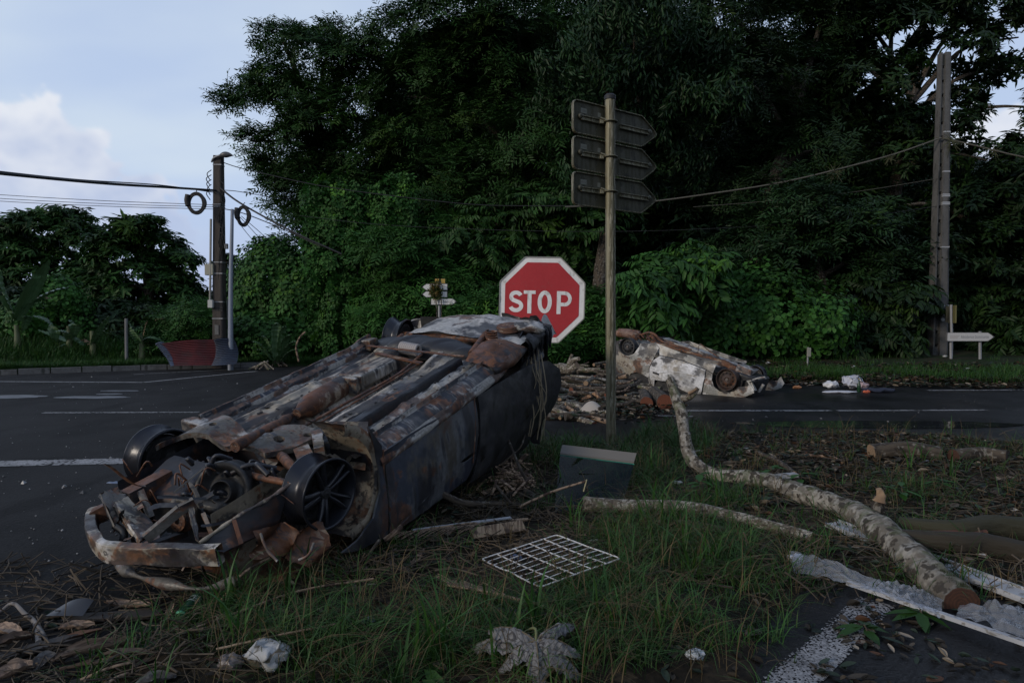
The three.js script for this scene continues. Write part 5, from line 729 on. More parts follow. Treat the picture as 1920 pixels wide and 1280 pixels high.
  const hump = put('wheel_arch', boxUV(grid((u, v) => { const a = v * Math.PI * 0.62, z = mix(-1.55, -2.28, u), k = Math.sin(Math.PI * clamp(0.1 + u * 0.9)) ** 0.5; return V(0.55 + 0.30 * Math.sin(a) * (0.8 + 0.2 * k), -0.06 + (0.15 * k) * Math.cos(a * 0.95) + 0.02 * f3(z * 6, v * 4, 1, 3), z); }, 30, 22)), mRust, 'rust-brown rear wheel arch, sooty at its edge');
  rim(car, V(-0.66, -0.075, -2.36), 0.2, 0.17, { turn: Math.PI + 0.1, tilt: 0.1 });
  rim(car, V(0.64, -0.12, -2.42), 0.2, 0.17, {});
  put('melted_bumper', boxUV(crumple(merge([grid((u, v) => { const a = mix(-0.2, 1.75, u); return V(0.3 + 0.56 * Math.sin(a) * (0.9 + 0.1 * Math.sin(v * 9)), 0.06 - v * (0.42 + 0.12 * Math.sin(u * 7)), -2.35 - 0.68 * Math.cos(a) * (a > 0 ? 1 : 1)); }, 50, 26)]), 0.10, 4)), mBlack, 'melted black rear bumper running in drips');
  { const R = rng(505), dr = []; for (let i = 0; i < 34; i++) { const u = R(), b = V(0.74 + 0.05 * R(), 0.0 + 0.03 * R(), mix(-2.3, -2.8, u)); dr.push(tube([b, b.clone().add(V(0.03, -0.02, 0)), b.clone().add(V(0.035, -0.07 - 0.16 * R(), 0.02 * gauss(R)))], (q) => 0.02 * (1.1 - q) + 0.003, 8, 7, { lump: 0.4, freq: 20 })); } put('melted_drips', dr, std({ color: lin(0.012, 0.013, 0.018), roughness: 0.32 })); put('ash_crust', boxUV(crumple(new THREE.SphereGeometry(0.12, 20, 14).scale(1.2, 0.35, 1).translate(0.72, 0.08, -2.5), 0.07, 8)), mAsh, 'white crust of ash'); }
  put('tail_lamp_scrap', boxUV(grid((u, v) => V(0.70 + 0.1 * v, 0.05 - 0.2 * v + 0.04 * Math.sin(u * 3), -2.86 - 0.16 * u), 8, 8)), mAsh);
  // body side on the camera's side: fender strip, front door, rear quarter; and plainer plates on the far side
  const bulge = (y) => 0.035 * Math.sin(Math.PI * clamp((-y - 0.12) / 0.62)) - 0.16 * sm(-0.7, -1.15, y);
  const side = (name, pts, mat, off, lab, holes = []) => { const q = pts.map(([px, py]) => { const p = on(0, px, py, HW + 0.01); return [-p.z, p.y]; }); const g = plate(q, 0.014, 0.06, (a, y) => off + bulge(y) + 0.014 * f3(a * 2.2, y * 2.2, off * 50, 3) + 0.012 * f3(a * 6, y * 5, 7 + off * 50, 3), holes.map((h) => h.map(([px, py]) => { const p = on(0, px, py, HW + 0.01); return [-p.z, p.y]; }))); g.rotateY(Math.PI / 2).translate(HW + 0.01, 0, 0); const m = put(name, boxUV(g), mat, lab); if (name === 'front_fender') return m; const mir = boxUV(g.clone().scale(-1, 1, 1)); const ix = mir.attributes.position; for (let i = 0; i < ix.count; i += 3) for (const at2 of [mir.attributes.position, mir.attributes.normal]) { const s = at2.itemSize; for (let k = 0; k < s; k++) { const t = at2.array[(i + 1) * s + k]; at2.array[(i + 1) * s + k] = at2.array[(i + 2) * s + k]; at2.array[(i + 2) * s + k] = t; } } put(name, mir, mat); return m; };
  const door = side('front_door', [[719, 846], [760, 818], [800, 794], [850, 766], [888, 744], [889, 800], [884, 870], [872, 900], [800, 952], [723, 1000]], mDoor, 0.0, undefined, [circle(872, 856, 14, 12, 8).map(([x, y]) => [x + (y - 856) * -0.7, y - (x - 872) * 0.5])]);
  part('handle_recess', boxUV(new RoundedBoxGeometry(0.03, 0.10, 0.20, 2, 0.02)).translate(on(0, 872, 856, HW - 0.015).x, on(0, 872, 856, HW).y, on(0, 872, 856, HW).z), mBlack, door);
  part('door_edge', tube([on(0, 889, 745, HW + 0.02), on(0, 891, 800, HW + 0.045), on(0, 887, 868, HW + 0.045)], 0.006, 10, 5), mRust, door);
  side('rear_quarter', [[893, 742], [930, 719], [970, 694], [1000, 678], [1022, 676], [1040, 690], [1048, 720], [1044, 770], [1022, 820], [985, 860], [884, 905], [890, 840]], mBlack, 0.004);
  side('front_fender', [[690, 800], [714, 836], [716, 870], [718, 1003], [660, 1030], [630, 1034], [660, 1010], [690, 970], [706, 920], [708, 880], [700, 840]], mDoor, 0.0);
  put('body_panel_seam', tube([on(0, 718, 842, HW + 0.012), on(0, 720, 920, HW + 0.03), on(0, 721, 1000, HW + 0.03)], 0.006, 12, 5), mRust);
  // wheel housing of the near front wheel
  const wc = V(0.0, -0.13, 0.44);
  put('wheel_housing', boxUV(grid((u, v) => { const a = mix(2.05, 4.55, u), r = 0.385 + 0.02 * f3(u * 6, v * 3, 1, 3) - 0.07 * sm(3.9, 4.5, a); return V(mix(0.44, 0.80, v), wc.y + r * Math.sin(a), wc.z + r * Math.cos(a)); }, 40, 12)), mLiner, 'cream and rust wheel housing');
  put('arch_lip', boxUV(grid((u, v) => { const a = mix(1.85, 4.6, u), r = mix(0.325, 0.395, v) - 0.06 * sm(3.9, 4.6, a); return V(0.80 + 0.012 * Math.sin(v * 3), wc.y + r * Math.sin(a), wc.z + r * Math.cos(a)); }, 40, 5)), mLiner);
  put('inner_wing', boxUV(grid((u, v) => { const p = V(0.43 + 0.03 * f3(u * 4, v * 4, 7, 2), mix(-0.02, -0.55, v), mix(0.0, 1.0, u)); return p; }, 20, 14)), mLiner); put('inner_wing', boxUV(grid((u, v) => V(-0.5 + 0.03 * f3(u * 4, v * 4, 8, 2), mix(-0.06, -0.5, v), mix(0.05, 0.85, u)), 20, 14)), mRail);
  put('bulkhead', boxUV(grid((u, v) => V(mix(-0.74, 0.74, u), mix(-0.06, -0.62, v), 0.06 + 0.05 * f3(u * 5, v * 4, 3, 3)), 24, 12)), mRail);
  put('cross_panel', boxUV(grid((u, v) => { const p = on(1, mix(610, 690, u), mix(790, 812, v), 0).lerp(V(mix(0.42, 0.74, u), -0.2, 0.14), v * 0.8); return p; }, 12, 10)), mLiner);
  rim(car, V(0.70, -0.105, 0.49), 0.205, 0.18, { turn: -0.10 }); rim(car, V(-0.66, -0.12, 0.43), 0.205, 0.18, { turn: Math.PI - 0.12 });
  // subframe: a wavy pressed plate with holes, rust at its arms
  {
    const fr = [[291, 838], [312, 826], [336, 819], [389, 817], [418, 827], [442, 840], [495, 845], [548, 829], [590, 812], [607, 808], [606, 797], [570, 797], [538, 801], [500, 806], [474, 812], [452, 795], [430, 786], [402, 781], [384, 796], [360, 806], [330, 812], [300, 829]].map(([x, y]) => { const p = on(1, x, y, 0.02); return [p.x, -p.z]; });
    const hol = [[505, 815, 0.03], [523, 823, 0.035], [400, 802, 0.025], [576, 808, 0.03]].map(([x, y, r]) => { const p = on(1, x, y, 0.02); return circle(p.x, -p.z, r, 10); });
    put('subframe', boxUV(plate(fr, 0.035, 0.05, (a, b) => 0.028 * Math.sin(a * 13 + 1) + 0.02 * f3(a * 7, b * 7, 2, 2), hol).rotateX(-Math.PI / 2).translate(0, 0.0, 0)), mFrame);
  }
  put('control_arm', tube([on(1, 498, 850, -0.02), on(1, 520, 852, -0.05), lc(540, 868, 3.95), lc(556, 884, 3.85)], 0.03, 12, 8), mRust); put('control_arm', tube([on(1, 330, 822, -0.02), on(1, 305, 834, -0.03), lc(288, 846, 4.4), lc(278, 862, 4.42)], 0.028, 12, 8), mRust);
  put('subframe_bracket', boxUV(crumple(merge([beam(on(1, 560, 830, -0.04), lc(576, 868, 3.98), 0.10, 0.02), beam(on(1, 592, 812, -0.02), lc(600, 850, 4.0), 0.06, 0.08)]), 0.02, 9)), mFrame);
  put('drive_shaft', tube([lc(440, 880, 3.98), lc(480, 893, 3.85), lc(545, 906, 3.72)], 0.02, 6, 8), mRust); put('drive_shaft_boot', merge(Array.from({ length: 5 }, (_, i) => new THREE.TorusGeometry(0.035 - i * 0.003, 0.012, 6, 14).rotateY(0.6).translate(...lc(424 + i * 4, 879 + i * 2, 3.95).toArray()))), mRust);
  // engine and gearbox
  const eng = put('engine', boxUV(crumple(new RoundedBoxGeometry(0.62, 0.36, 0.42, 5, 0.05), 0.05, 5).translate(-0.02, -0.30, 0.60)), mBlack);
  put('gearbox', boxUV(crumple(new RoundedBoxGeometry(0.40, 0.30, 0.34, 5, 0.06), 0.04, 6).rotateX(0.35).translate(-0.26, -0.21, 0.62)), mRail, undefined, eng);
  for (let i = 0; i < 7; i++) put('rib', boxUV(beam(V(-0.42 + i * 0.05, -0.06, 0.50), V(-0.42 + i * 0.05, -0.16, 0.80), 0.014, 0.05)), mRail, undefined, eng);
  put('bell_housing', boxUV(new THREE.LatheGeometry([[0.001, -0.02], [0.05, -0.02], [0.055, 0.03], [0.07, 0.03], [0.075, -0.02], [0.12, -0.03], [0.14, 0.02], [0.165, 0.025], [0.175, 0.0], [0.18, -0.08], [0.15, -0.1]].map((p) => new THREE.Vector2(...p)), 30).rotateX(1.15).rotateY(0.3).translate(...lc(418, 922, 3.82).toArray())), mBlack, undefined, eng);
  put('pulley', new THREE.LatheGeometry([[0.02, 0.03], [0.06, 0.03], [0.05, 0.01], [0.07, 0], [0.07, -0.03]].map((p) => new THREE.Vector2(...p)), 22).rotateX(1.3).translate(...lc(340, 974, 3.72).toArray()), mRust, undefined, eng);
  { const R = rng(511), h = []; for (let i = 0; i < 16; i++) { const a = lc(330 + 190 * R(), 860 + 90 * R(), 3.8 + 0.15 * R()), b = a.clone().add(V(0.3 * gauss(R), 0.06 * gauss(R), 0.2 * gauss(R))); h.push(tube([a, a.clone().lerp(b, 0.5).add(V(0, 0.05, 0.03)), b], 0.008 + 0.007 * R(), 10, 6)); } put('hoses', h, mRail, undefined, eng); }
  // front rails, bumper beam and the bent radiator support
  const q4 = (a, b, c, d, nu = 10, nv = 6, amp = 0.012) => grid((u, v) => { const p = a.clone().lerp(b, u).lerp(d.clone().lerp(c, u), v); return p.add(V(amp * f3(u * 5 + a.x * 9, v * 4, 1, 2), amp * f3(u * 5, v * 4 + a.y * 9, 4, 2), amp * f3(u * 4, v * 5, a.z * 9, 2))); }, nu, nv);
  const slabq = (a, b, c, d, t = 0.012, amp = 0.012) => { const n = b.clone().sub(a).cross(d.clone().sub(a)).normalize().multiplyScalar(t), g1 = q4(a, b, c, d, 10, 6, amp), g2 = q4(...[a, d, c, b].map((p) => p.clone().add(n)), 6, 10, amp); return [g1, g2, q4(a, a.clone().add(n), b.clone().add(n), b, 2, 6, 0), q4(b, b.clone().add(n), c.clone().add(n), c, 2, 6, 0), q4(c, c.clone().add(n), d.clone().add(n), d, 2, 6, 0), q4(d, d.clone().add(n), a.clone().add(n), a, 2, 6, 0)]; };
  put('front_rail', boxUV(merge([...slabq(lc(373, 1018, 3.42), lc(545, 907, 3.72), lc(520, 985, 3.68), lc(414, 1038, 3.42), 0.02)])), mRail); put('rail_edge', tube([lc(374, 1018, 3.41), lc(445, 968, 3.55), lc(498, 938, 3.63), lc(545, 906, 3.71)], (q) => 0.011 + 0.003 * Math.sin(q * 30), 20, 6), mBumper, undefined, car);
  for (const [a, b] of [[[438, 975], [452, 1020]], [[380, 962], [397, 1003]]]) put('rail_rib', boxUV(beam(lc(...a, 3.52), lc(...b, 3.46), 0.02, 0.012)), mRust);
  put('front_rail', boxUV(merge([beam(lc(316, 893, 4.1), lc(236, 936, 3.86), 0.085, 0.09), beam(lc(236, 936, 3.86), lc(178, 968, 3.84), 0.06, 0.08)])), mRust);
  const beamPts = [[192, 962, 4.1], [176, 968, 3.95], [172, 985, 3.75], [178, 1012, 3.52], [205, 1034, 3.42], [260, 1038, 3.4], [340, 1040, 3.36], [412, 1040, 3.31]].map(([x, y, d]) => lc(x, y, d)), bc = new THREE.CatmullRomCurve3(beamPts, false, 'centripetal');
  const bump = put('bumper_beam', boxUV(merge([toCreasedNormals(grid((u, v) => { const p = bc.getPointAt(u), t = bc.getTangentAt(u), n = V(0, 1, 0).cross(t).normalize(), hgt = 0.052 + 0.004 * Math.sin(u * 25); const a = v * 6.283, c = Math.cos(a), s = Math.sin(a), sq = (k) => Math.sign(k) * Math.pow(Math.abs(k), 0.2); return p.addScaledVector(n, 0.028 * sq(c) + 0.005 * f3(u * 20, v * 6, 2, 2) - 0.014 * sm(0.07, 0, Math.abs(u - 0.55)) * (c > 0 ? 1 : 0)).add(V(0, -hgt * sq(s), 0)); }, 70, 32), 0.5)])), mBumper, 'scorched cream and rust bumper beam');
  for (const [x, y] of [[361, 1032], [360, 1049], [375, 1045], [240, 1032], [184, 1030]]) put('bolt_hole', new THREE.CylinderGeometry(0.0125, 0.0125, 0.02, 12).rotateX(Math.PI / 2).translate(...lc(x, y, 3.34 + (x < 300 ? 0.05 : 0) + (x < 200 ? 0.12 : 0)).toArray()), blackRub, undefined, bump);
  put('support_plate', boxUV(merge(slabq(lc(187, 925, 3.75), lc(219, 913, 3.88), lc(240, 936, 3.82), lc(214, 985, 3.62), 0.012, 0.03))), mFrame, 'bent upright plate of torn grey metal');
  put('support_channel', boxUV(merge([...slabq(lc(214, 941, 3.7), lc(239, 931, 3.8), lc(290, 985, 3.62), lc(262, 1014, 3.46), 0.015, 0.02), ...slabq(lc(214, 941, 3.7), lc(262, 1014, 3.46), lc(258, 1020, 3.5), lc(210, 955, 3.75), 0.01, 0.01)])), mBumper);
  put('radiator_support', boxUV(merge([beam(lc(272, 1010, 3.47), lc(337, 955, 3.56), 0.035, 0.05), beam(lc(337, 955, 3.56), lc(364, 941, 3.6), 0.035, 0.05), ...slabq(lc(350, 948, 3.58), lc(362, 944, 3.6), lc(374, 1016, 3.44), lc(366, 1010, 3.44), 0.012)])), mFrame);
  put('lower_bar', boxUV(beam(lc(285, 1022, 3.5), lc(345, 1000, 3.75), 0.05, 0.03)), mRail); put('hanging_pipe', tube([lc(215, 985, 3.65), lc(232, 1000, 3.6), lc(226, 1024, 3.6)], 0.02, 8, 7), mBlack);
  // bonnet crushed beneath, roof on the ground, pillars
  const gy = (x, z) => { const w = O.clone().addScaledVector(X, x).addScaledVector(Z, z); return (0.02 - w.y) / Y.y; };
  put('bonnet', boxUV(grid((u, v) => { const x = mix(-0.62, 0.66, u), z = mix(0.1, 0.86, v); return V(x, Math.max(-0.62, gy(x, z) + 0.06) + 0.10 * f3(x * 3, 2, z * 3, 3) - 0.05 * sm(0.75, 1, v) + 0.06 * sm(0, 0.2, v) * 0, z); }, 30, 24)), mRust, 'crumpled rusty bonnet pressed to the ground'); put('bonnet_lip', tube([lc(222, 1062, 3.75), lc(262, 1082, 3.55), lc(320, 1096, 3.45), lc(380, 1104, 3.4), lc(440, 1090, 3.45)], (q) => 0.02 + 0.012 * Math.sin(q * 14), 30, 7, { lump: 0.3, freq: 9 }), mFrame);
  put('wing_scrap', boxUV(crumple(merge([grid((u, v) => lc(mix(482, 600, u), mix(985, 1040, v) + 22 * u * v, mix(3.55, 3.7, u)).add(V(0.03 * Math.sin(u * 12 + v * 5), 0, 0.03 * Math.cos(u * 9))), 22, 10)]), 0.05, 8)), mRust); partsOf('torn_strip', [tube([lc(488, 1000, 3.5), lc(500, 1030, 3.45), lc(520, 1052, 3.42)], 0.008, 10, 5), tube([lc(588, 1018, 3.45), lc(578, 1040, 3.4), lc(560, 1050, 3.4)], 0.008, 10, 5)], mFrame, car);
  put('roof', boxUV(grid((u, v) => { const x = mix(-0.66, 0.66, u), z = mix(0.0, -2.5, v); return V(x, Math.max(-1.12, gy(x, z) + 0.03) + 0.04 * f3(x * 3, 5, z * 2, 3), z); }, 26, 40)), mBlack); put('roof_side', boxUV(grid((u, v) => { const z = mix(0.1, -2.5, u), y0 = Math.max(-1.12, gy(0.6, z) + 0.03); return V(mix(0.66, 0.84, v), mix(y0, Math.max(y0 + 0.05, -0.66), v), z); }, 40, 6, 2.6, 0.4, (u, v) => (u > 0.25 && u < 0.46 && v > 0.3) || (u > 0.52 && u < 0.8 && v > 0.3))), mBlack); put('roof_side', boxUV(grid((u, v) => { const z = mix(0.1, -2.5, u), y0 = Math.max(-1.12, gy(-0.6, z) + 0.03); return V(-mix(0.66, 0.84, v), mix(y0, Math.max(y0 + 0.05, -0.66), v), z); }, 40, 6, 2.6, 0.4)), mBlack);
  put('tailgate', boxUV(grid((u, v) => { const x = mix(-0.74, 0.74, u); return V(x, mix(0.0, Math.max(-1.15, gy(x, -2.9) + 0.05), v), -2.92 - 0.06 * Math.sin(Math.PI * u) + 0.35 * v * v + 0.03 * f3(u * 5, v * 5, 1, 3)); }, 24, 24)), mBlack);
  // roots and dry grass dragged over the tail
  { const R = rng(515), o = at(1000, 800, 6.35), l = []; for (let i = 0; i < 26; i++) { const x = 985 + 34 * R(), y = 655 + 40 * R(), x2 = x + 22 * gauss(R) + 4, d = 6.45 - 0.2 * R(), y2 = y + 40 + 105 * R(); l.push(tube([at(x, y, d), at(mix(x, x2, 0.4) + 8 * gauss(R), mix(y, y2, 0.35), d - 0.08), at(x2, mix(y, y2, 0.7), d - 0.08), at(x2 + 8 * gauss(R) - 8, y2, d - 0.04)].map((p) => p.sub(o)), 0.0035 + 0.003 * R(), 14, 4)); } const m = single('dry_roots', l, std({ color: lin(0.21, 0.17, 0.11), roughness: 0.9 }), 'pale dry roots and grass hanging over the near car\'s tail', 'roots'); m.position.copy(o); }
}

// ------------------------------------------------------------------ the far car, ash-white, on its roof
{
  const F = at(1366, 712, 13.3), Rr = at(1178, 650, 14.75), Z = Rr.clone().sub(F).normalize(), X0 = V(Z.z, 0, -Z.x).multiplyScalar(1); if (X0.z < 0) X0.negate();
  const X = X0.clone().addScaledVector(Z, -X0.dot(Z)).normalize(), Y = Z.clone().cross(X), O = F.clone();
  const wA = BM(601, { base: [0.50, 0.49, 0.47], ash: 0.4, cream: 0.08, soot: 0.10, rust: 0.0, size: 1.6, flake: 0.15, ashc: [0.66, 0.66, 0.67] }), wB = BM(611, { base: [0.46, 0.45, 0.41], cream: 0.22, soot: 0.09, rust: 0.05, size: 1.3, flake: 0.2, ashc: [0.6, 0.59, 0.57], ash: 0.25 }), dark = mBlack;
  const car = thing('overturned_car', 'burnt-out ash-white hatchback on its roof across the road behind the woodpile', 'wrecked car', O); car.quaternion.setFromRotationMatrix(new THREE.Matrix4().makeBasis(X, Y, Z));
  const loc = (p) => { const q = p.clone().sub(O); return V(q.dot(X), q.dot(Y), q.dot(Z)); };
  const on = (px, py, k) => { const r = ray(px, py), t = (k - EYE.clone().sub(O).dot(X)) / r.dot(X); return loc(r.multiplyScalar(t).add(EYE)); };
  const cr = (x, y, k = 0) => on(1140 + x / 6.4, 600 + y / 6.4, k), put = (n, g, m, lab, par = car) => part(n, g, m, par, lab);
  const bulge = (z, y) => 0.05 * Math.sin(Math.PI * clamp((-y + 0.25) / 0.7)) - 0.18 * sm(-0.35, -0.85, y - 0.25 * z * 0) + 0.02 * f3(z * 2, y * 2, 3, 3);
  const side = (n, pts, mat, off, lab, holes = []) => { const t = ([x, y]) => { const p = cr(x, y); return [-p.z, p.y]; }; const g = plate(pts.map(t), 0.016, 0.1, (a, y) => off + bulge(-a, y), holes.map((h) => h.map(t))).rotateY(Math.PI / 2); const m = put(n, boxUV(g), mat, lab); const o = plate(pts.map(t), 0.016, 0.2, (a, y) => -off - bulge(-a, y), holes.map((h) => h.map(t))).rotateY(Math.PI / 2).translate(-1.56, 0, 0); put(n, boxUV(o), mat); return m; };
  side('quarter_panel', [[40, 262], [140, 246], [146, 330], [170, 385], [220, 422], [270, 424], [330, 400], [385, 320], [400, 280], [560, 272], [622, 330], [560, 470], [512, 560], [492, 690], [470, 800], [420, 826], [300, 792], [180, 742], [100, 630], [40, 520]], wB, 0, 'rear quarter, cream and rust-stained', [[[215, 690], [255, 640], [330, 626], [410, 650], [478, 690], [468, 764], [380, 780], [270, 752]]]);
  side('sill', [[566, 268], [900, 395], [1304, 540], [1272, 636], [1192, 588], [900, 476], [720, 436], [634, 416], [628, 330]], wB, 0.006);
  const door = side('door', [[640, 428], [720, 446], [900, 486], [1186, 596], [1178, 690], [1136, 850], [1088, 926], [1000, 900], [800, 794], [720, 742], [556, 716], [512, 834], [492, 826], [500, 690], [520, 568], [566, 478]], wA, 0.014, 'ash-white door scorched grey');
  part('handle_slot', boxUV(new RoundedBoxGeometry(0.03, 0.04, 0.14, 2, 0.01)).translate(0.06, cr(592, 636).y, cr(592, 636).z), dark, door); part('door_crease', tube([cr(560, 640, 0.055), cr(800, 620, 0.07), cr(1000, 660, 0.075), cr(1170, 700, 0.06)], 0.008, 16, 6), wA, door);
  side('front_fender', [[1196, 600], [1268, 646], [1262, 720], [1290, 800], [1350, 850], [1440, 872], [1530, 850], [1580, 800], [1690, 792], [1735, 740], [1775, 830], [1740, 886], [1600, 942], [1400, 952], [1124, 928], [1150, 850], [1186, 690]], wB, 0);
  // floor, rails and silencer seen along the top edge
  const topE = (z) => mix(cr(60, 255).y, cr(1304, 540).y, clamp((z - cr(60, 255).z) / (cr(1304, 540).z - cr(60, 255).z)));
  const zA = cr(40, 255).z, zB = cr(1320, 550).z;
  put('floor_pan', boxUV(grid((u, v) => { const x = mix(-0.02, -1.54, u), z = mix(zB, zA, v); return V(x, topE(z) - 0.03 + 0.05 * Math.exp(-(((x + 0.45) / 0.14) ** 4)) + 0.05 * Math.exp(-(((x + 1.1) / 0.14) ** 4)) - 0.08 * Math.exp(-(((x + 0.78) / 0.12) ** 4)) + 0.05 * f3(x * 3, 1, z * 2, 3), z); }, 40, 60)), mFloor);
  put('chassis_rail', boxUV(merge([beam(cr(520, 258, -0.2), cr(1400, 500, -0.3), 0.06, 0.05), beam(cr(1380, 500, -0.3), cr(1560, 600, -0.35), 0.1, 0.1)])), mRust); put('chassis_rail', boxUV(crumple(merge([beam(cr(680, 236, -0.9), cr(1240, 430, -0.9), 0.34, 0.09), beam(cr(1240, 430, -0.9), cr(1560, 560, -0.7), 0.26, 0.07)]), 0.04, 4)), mAsh);
  put('exhaust_pipe', tube([cr(380, 190, -0.6), cr(480, 150, -0.6), cr(560, 170, -0.6), cr(640, 250, -0.5), cr(1000, 360, -0.5)], 0.03, 24, 7), mRust); put('silencer', tube([cr(100, 130, -0.6), cr(130, 148, -0.6), cr(250, 160, -0.6), cr(375, 182, -0.6), cr(390, 188, -0.6)], (q) => 0.02 + 0.085 * sm(0.02, 0.1, q) * sm(1, 0.94, q), 30, 12), BM(621, { base: [0.2, 0.12, 0.09], rust: 0.3, ash: 0.3, size: 0.6, ashc: [0.32, 0.26, 0.23] }));
  { const R = rng(631), l = []; for (let i = 0; i < 14; i++) { const a = cr(320 + 260 * R(), 200 + 60 * R(), -0.3 - 0.5 * R()); l.push(tube([a, a.clone().add(V(0.1 * gauss(R), 0.06, 0.1)), a.clone().add(V(0.2 * gauss(R), 0.02, 0.25 * gauss(R)))], 0.025 * (0.5 + R()), 8, 6)); } put('rear_axle', l, mRust); }
  put('loose_rod', tube([cr(1110, 285, -0.4), cr(1260, 400, -0.4), cr(1330, 440, -0.4)], 0.012, 8, 5), mRust); put('bent_wire', tube([cr(1080, 390, -0.4), cr(1095, 300, -0.4), cr(1108, 285, -0.4)], 0.008, 8, 5), mFrame);
  rim(car, loc(Rr).add(V(-0.02, 0, 0)), 0.19, 0.16, { steel: true, mat: std({ color: lin(0.02, 0.019, 0.02), roughness: 0.6 }) }); rim(car, V(-0.02, 0, 0.02), 0.21, 0.16, { steel: true, mat: BM(641, { base: [0.05, 0.03, 0.022], rust: 0.35, soot: 0.25, size: 0.5 }) });
  rim(car, loc(Rr).add(V(-1.5, 0, 0)), 0.19, 0.16, { steel: true, turn: Math.PI }); rim(car, V(-1.5, 0, 0.02), 0.21, 0.16, { steel: true, turn: Math.PI });
  put('wheel_housing', boxUV(grid((u, v) => { const a = mix(0.3, 3.6, u) + 2.6, r = 0.30; return V(mix(-0.3, 0, v), r * Math.sin(a), 0.02 + r * Math.cos(a)); }, 24, 5)), dark);
  put('engine', boxUV(crumple(new RoundedBoxGeometry(0.6, 0.40, 0.44, 4, 0.05).translate(-0.45, -0.02, -0.28), 0.08, 4)), dark); put('engine_scrap', boxUV(crumple(new RoundedBoxGeometry(0.4, 0.14, 0.3, 4, 0.03).translate(-0.45, 0.22, -0.12), 0.08, 5)), mAsh);
  put('bumper_scrap', boxUV(merge([...[[1700, 735, 1770, 850], [1690, 735, 1740, 728], [1760, 860, 1690, 880]].map(([a, b, c, d]) => beam(cr(a, b, 0), cr(c, d, 0.02), 0.12, 0.03))])), wB); partsOf('torn_strip', [tube([cr(1735, 720, -0.1), cr(1820, 690, -0.1), cr(1890, 682, -0.1)], 0.014, 8, 5), tube([cr(1750, 712, -0.2), cr(1830, 700, -0.2), cr(1905, 700, -0.2)], 0.012, 8, 5), tube([cr(1810, 860, -0.3), cr(1850, 800, -0.3), cr(1870, 770, -0.3)], 0.03, 8, 6)], mAsh, car);
  put('cabin_shell', boxUV(grid((u, v) => { const z = mix(zA - 0.12, -0.5, u), p = V(-0.1 - 1.36 * 0, mix(topE(z) - 0.15, -1.05, v), z); return p; }, 10, 8)), dark); put('bonnet', boxUV(grid((u, v) => { const x = mix(0.0, -0.5, u), z = mix(0.3, -0.45, v), w = O.clone().addScaledVector(X, x).addScaledVector(Z, z); return V(x, (0.05 - w.y) / Y.y + 0.06 * f3(x * 3, 1, z * 3, 2) + 0.1 * sm(0.8, 1, v), z); }, 16, 12)), mAsh);
  put('roof', boxUV(grid((u, v) => { const x = mix(-0.15, -1.4, u), z = mix(0.3, zA, v), w = O.clone().addScaledVector(X, x).addScaledVector(Z, z); return V(x, Math.max((0.04 - w.y) / Y.y, -1.2) + 0.05 * f3(x * 3, 4, z * 3, 2), z); }, 14, 24)), mAsh);
}

// ------------------------------------------------------------------ the fallen branch and the logs
const flat = (px, py, up = 0) => { const p = gd(px, py); p.y = topY(p.x, p.z); for (let i = 0; i < 3; i++) { const q = gd(px, py, p.y + up); p.set(q.x, topY(q.x, q.z), q.z); } p.y += up; return p; };
function log(name, label, pts, r, mat, { ends = cutPale, lump = 0.12, seg = 40, rad = 14, group, cat = 'log', freq = 4 } = {}) {
  const o = pts[0].clone().lerp(pts[pts.length - 1], 0.5); o.y = Math.min(...pts.map((p) => p.y)); const ps = pts.map((p) => p.clone().sub(o)), t = thing(name, label, cat, o, group), R = typeof r === 'function' ? r : () => r;
  const body = tube(ps, R, seg, rad, { lump, freq, caps: false }); part('bark', body, mat, t);
  if (ends) for (const k of [0, 1]) { const g = capOf(body, k ? seg : 0, rad, !k); part('cut_end', g, ends, t); }
  return t;
}
// bark of the long branch: lichen on its upper half, dark ringed bark toward the sawn end
const longBark = std({ map: colorTex(256, (u, v) => {
  const p = fb(u, v, 3, 901, 5, 30), q = fb(u, v, 10, 903, 4, 90), ring = sm(0.35, 0.6, Math.sin(v * 260 + 3 * fb(u, v, 3, 905, 3, 20))), f = fb(u, v, 24, 907, 2, 200), lower = sm(0.62, 0.84, v + 0.06 * p);
  let c = mixc([0.125, 0.108, 0.083], [0.29, 0.268, 0.228], sm(-0.4, 0.4, 0.15 * p + 0.7 * q + 0.7 * f));
  c = mixc(c, mixc([0.065, 0.051, 0.038], [0.15, 0.132, 0.105], sm(0.05, 0.4, 0.15 * p + 0.8 * q + 0.5 * f)), lower); c = mixc(c, [0.035, 0.028, 0.02], ring * lower * 0.7);
  c = mixc(c, [0.04, 0.033, 0.024], sm(0.1, 0.32, fb(u, v, 12, 909, 4, 110) + 0.3 * f)); return mixc(c, [0.07, 0.08, 0.03], sm(0.2, 0.4, fb(u, v, 5, 911, 5, 60)) * 0.6);
}, [0.52, 5.6], 2048), bumpMap: grayTex(128, (u, v) => 0.5 + 0.3 * fb(u, v, 8, 913, 4, 4) + 0.25 * fb(u, v, 4, 914, 3, 24), 0.5), bumpScale: 0.016, roughness: 0.92 });
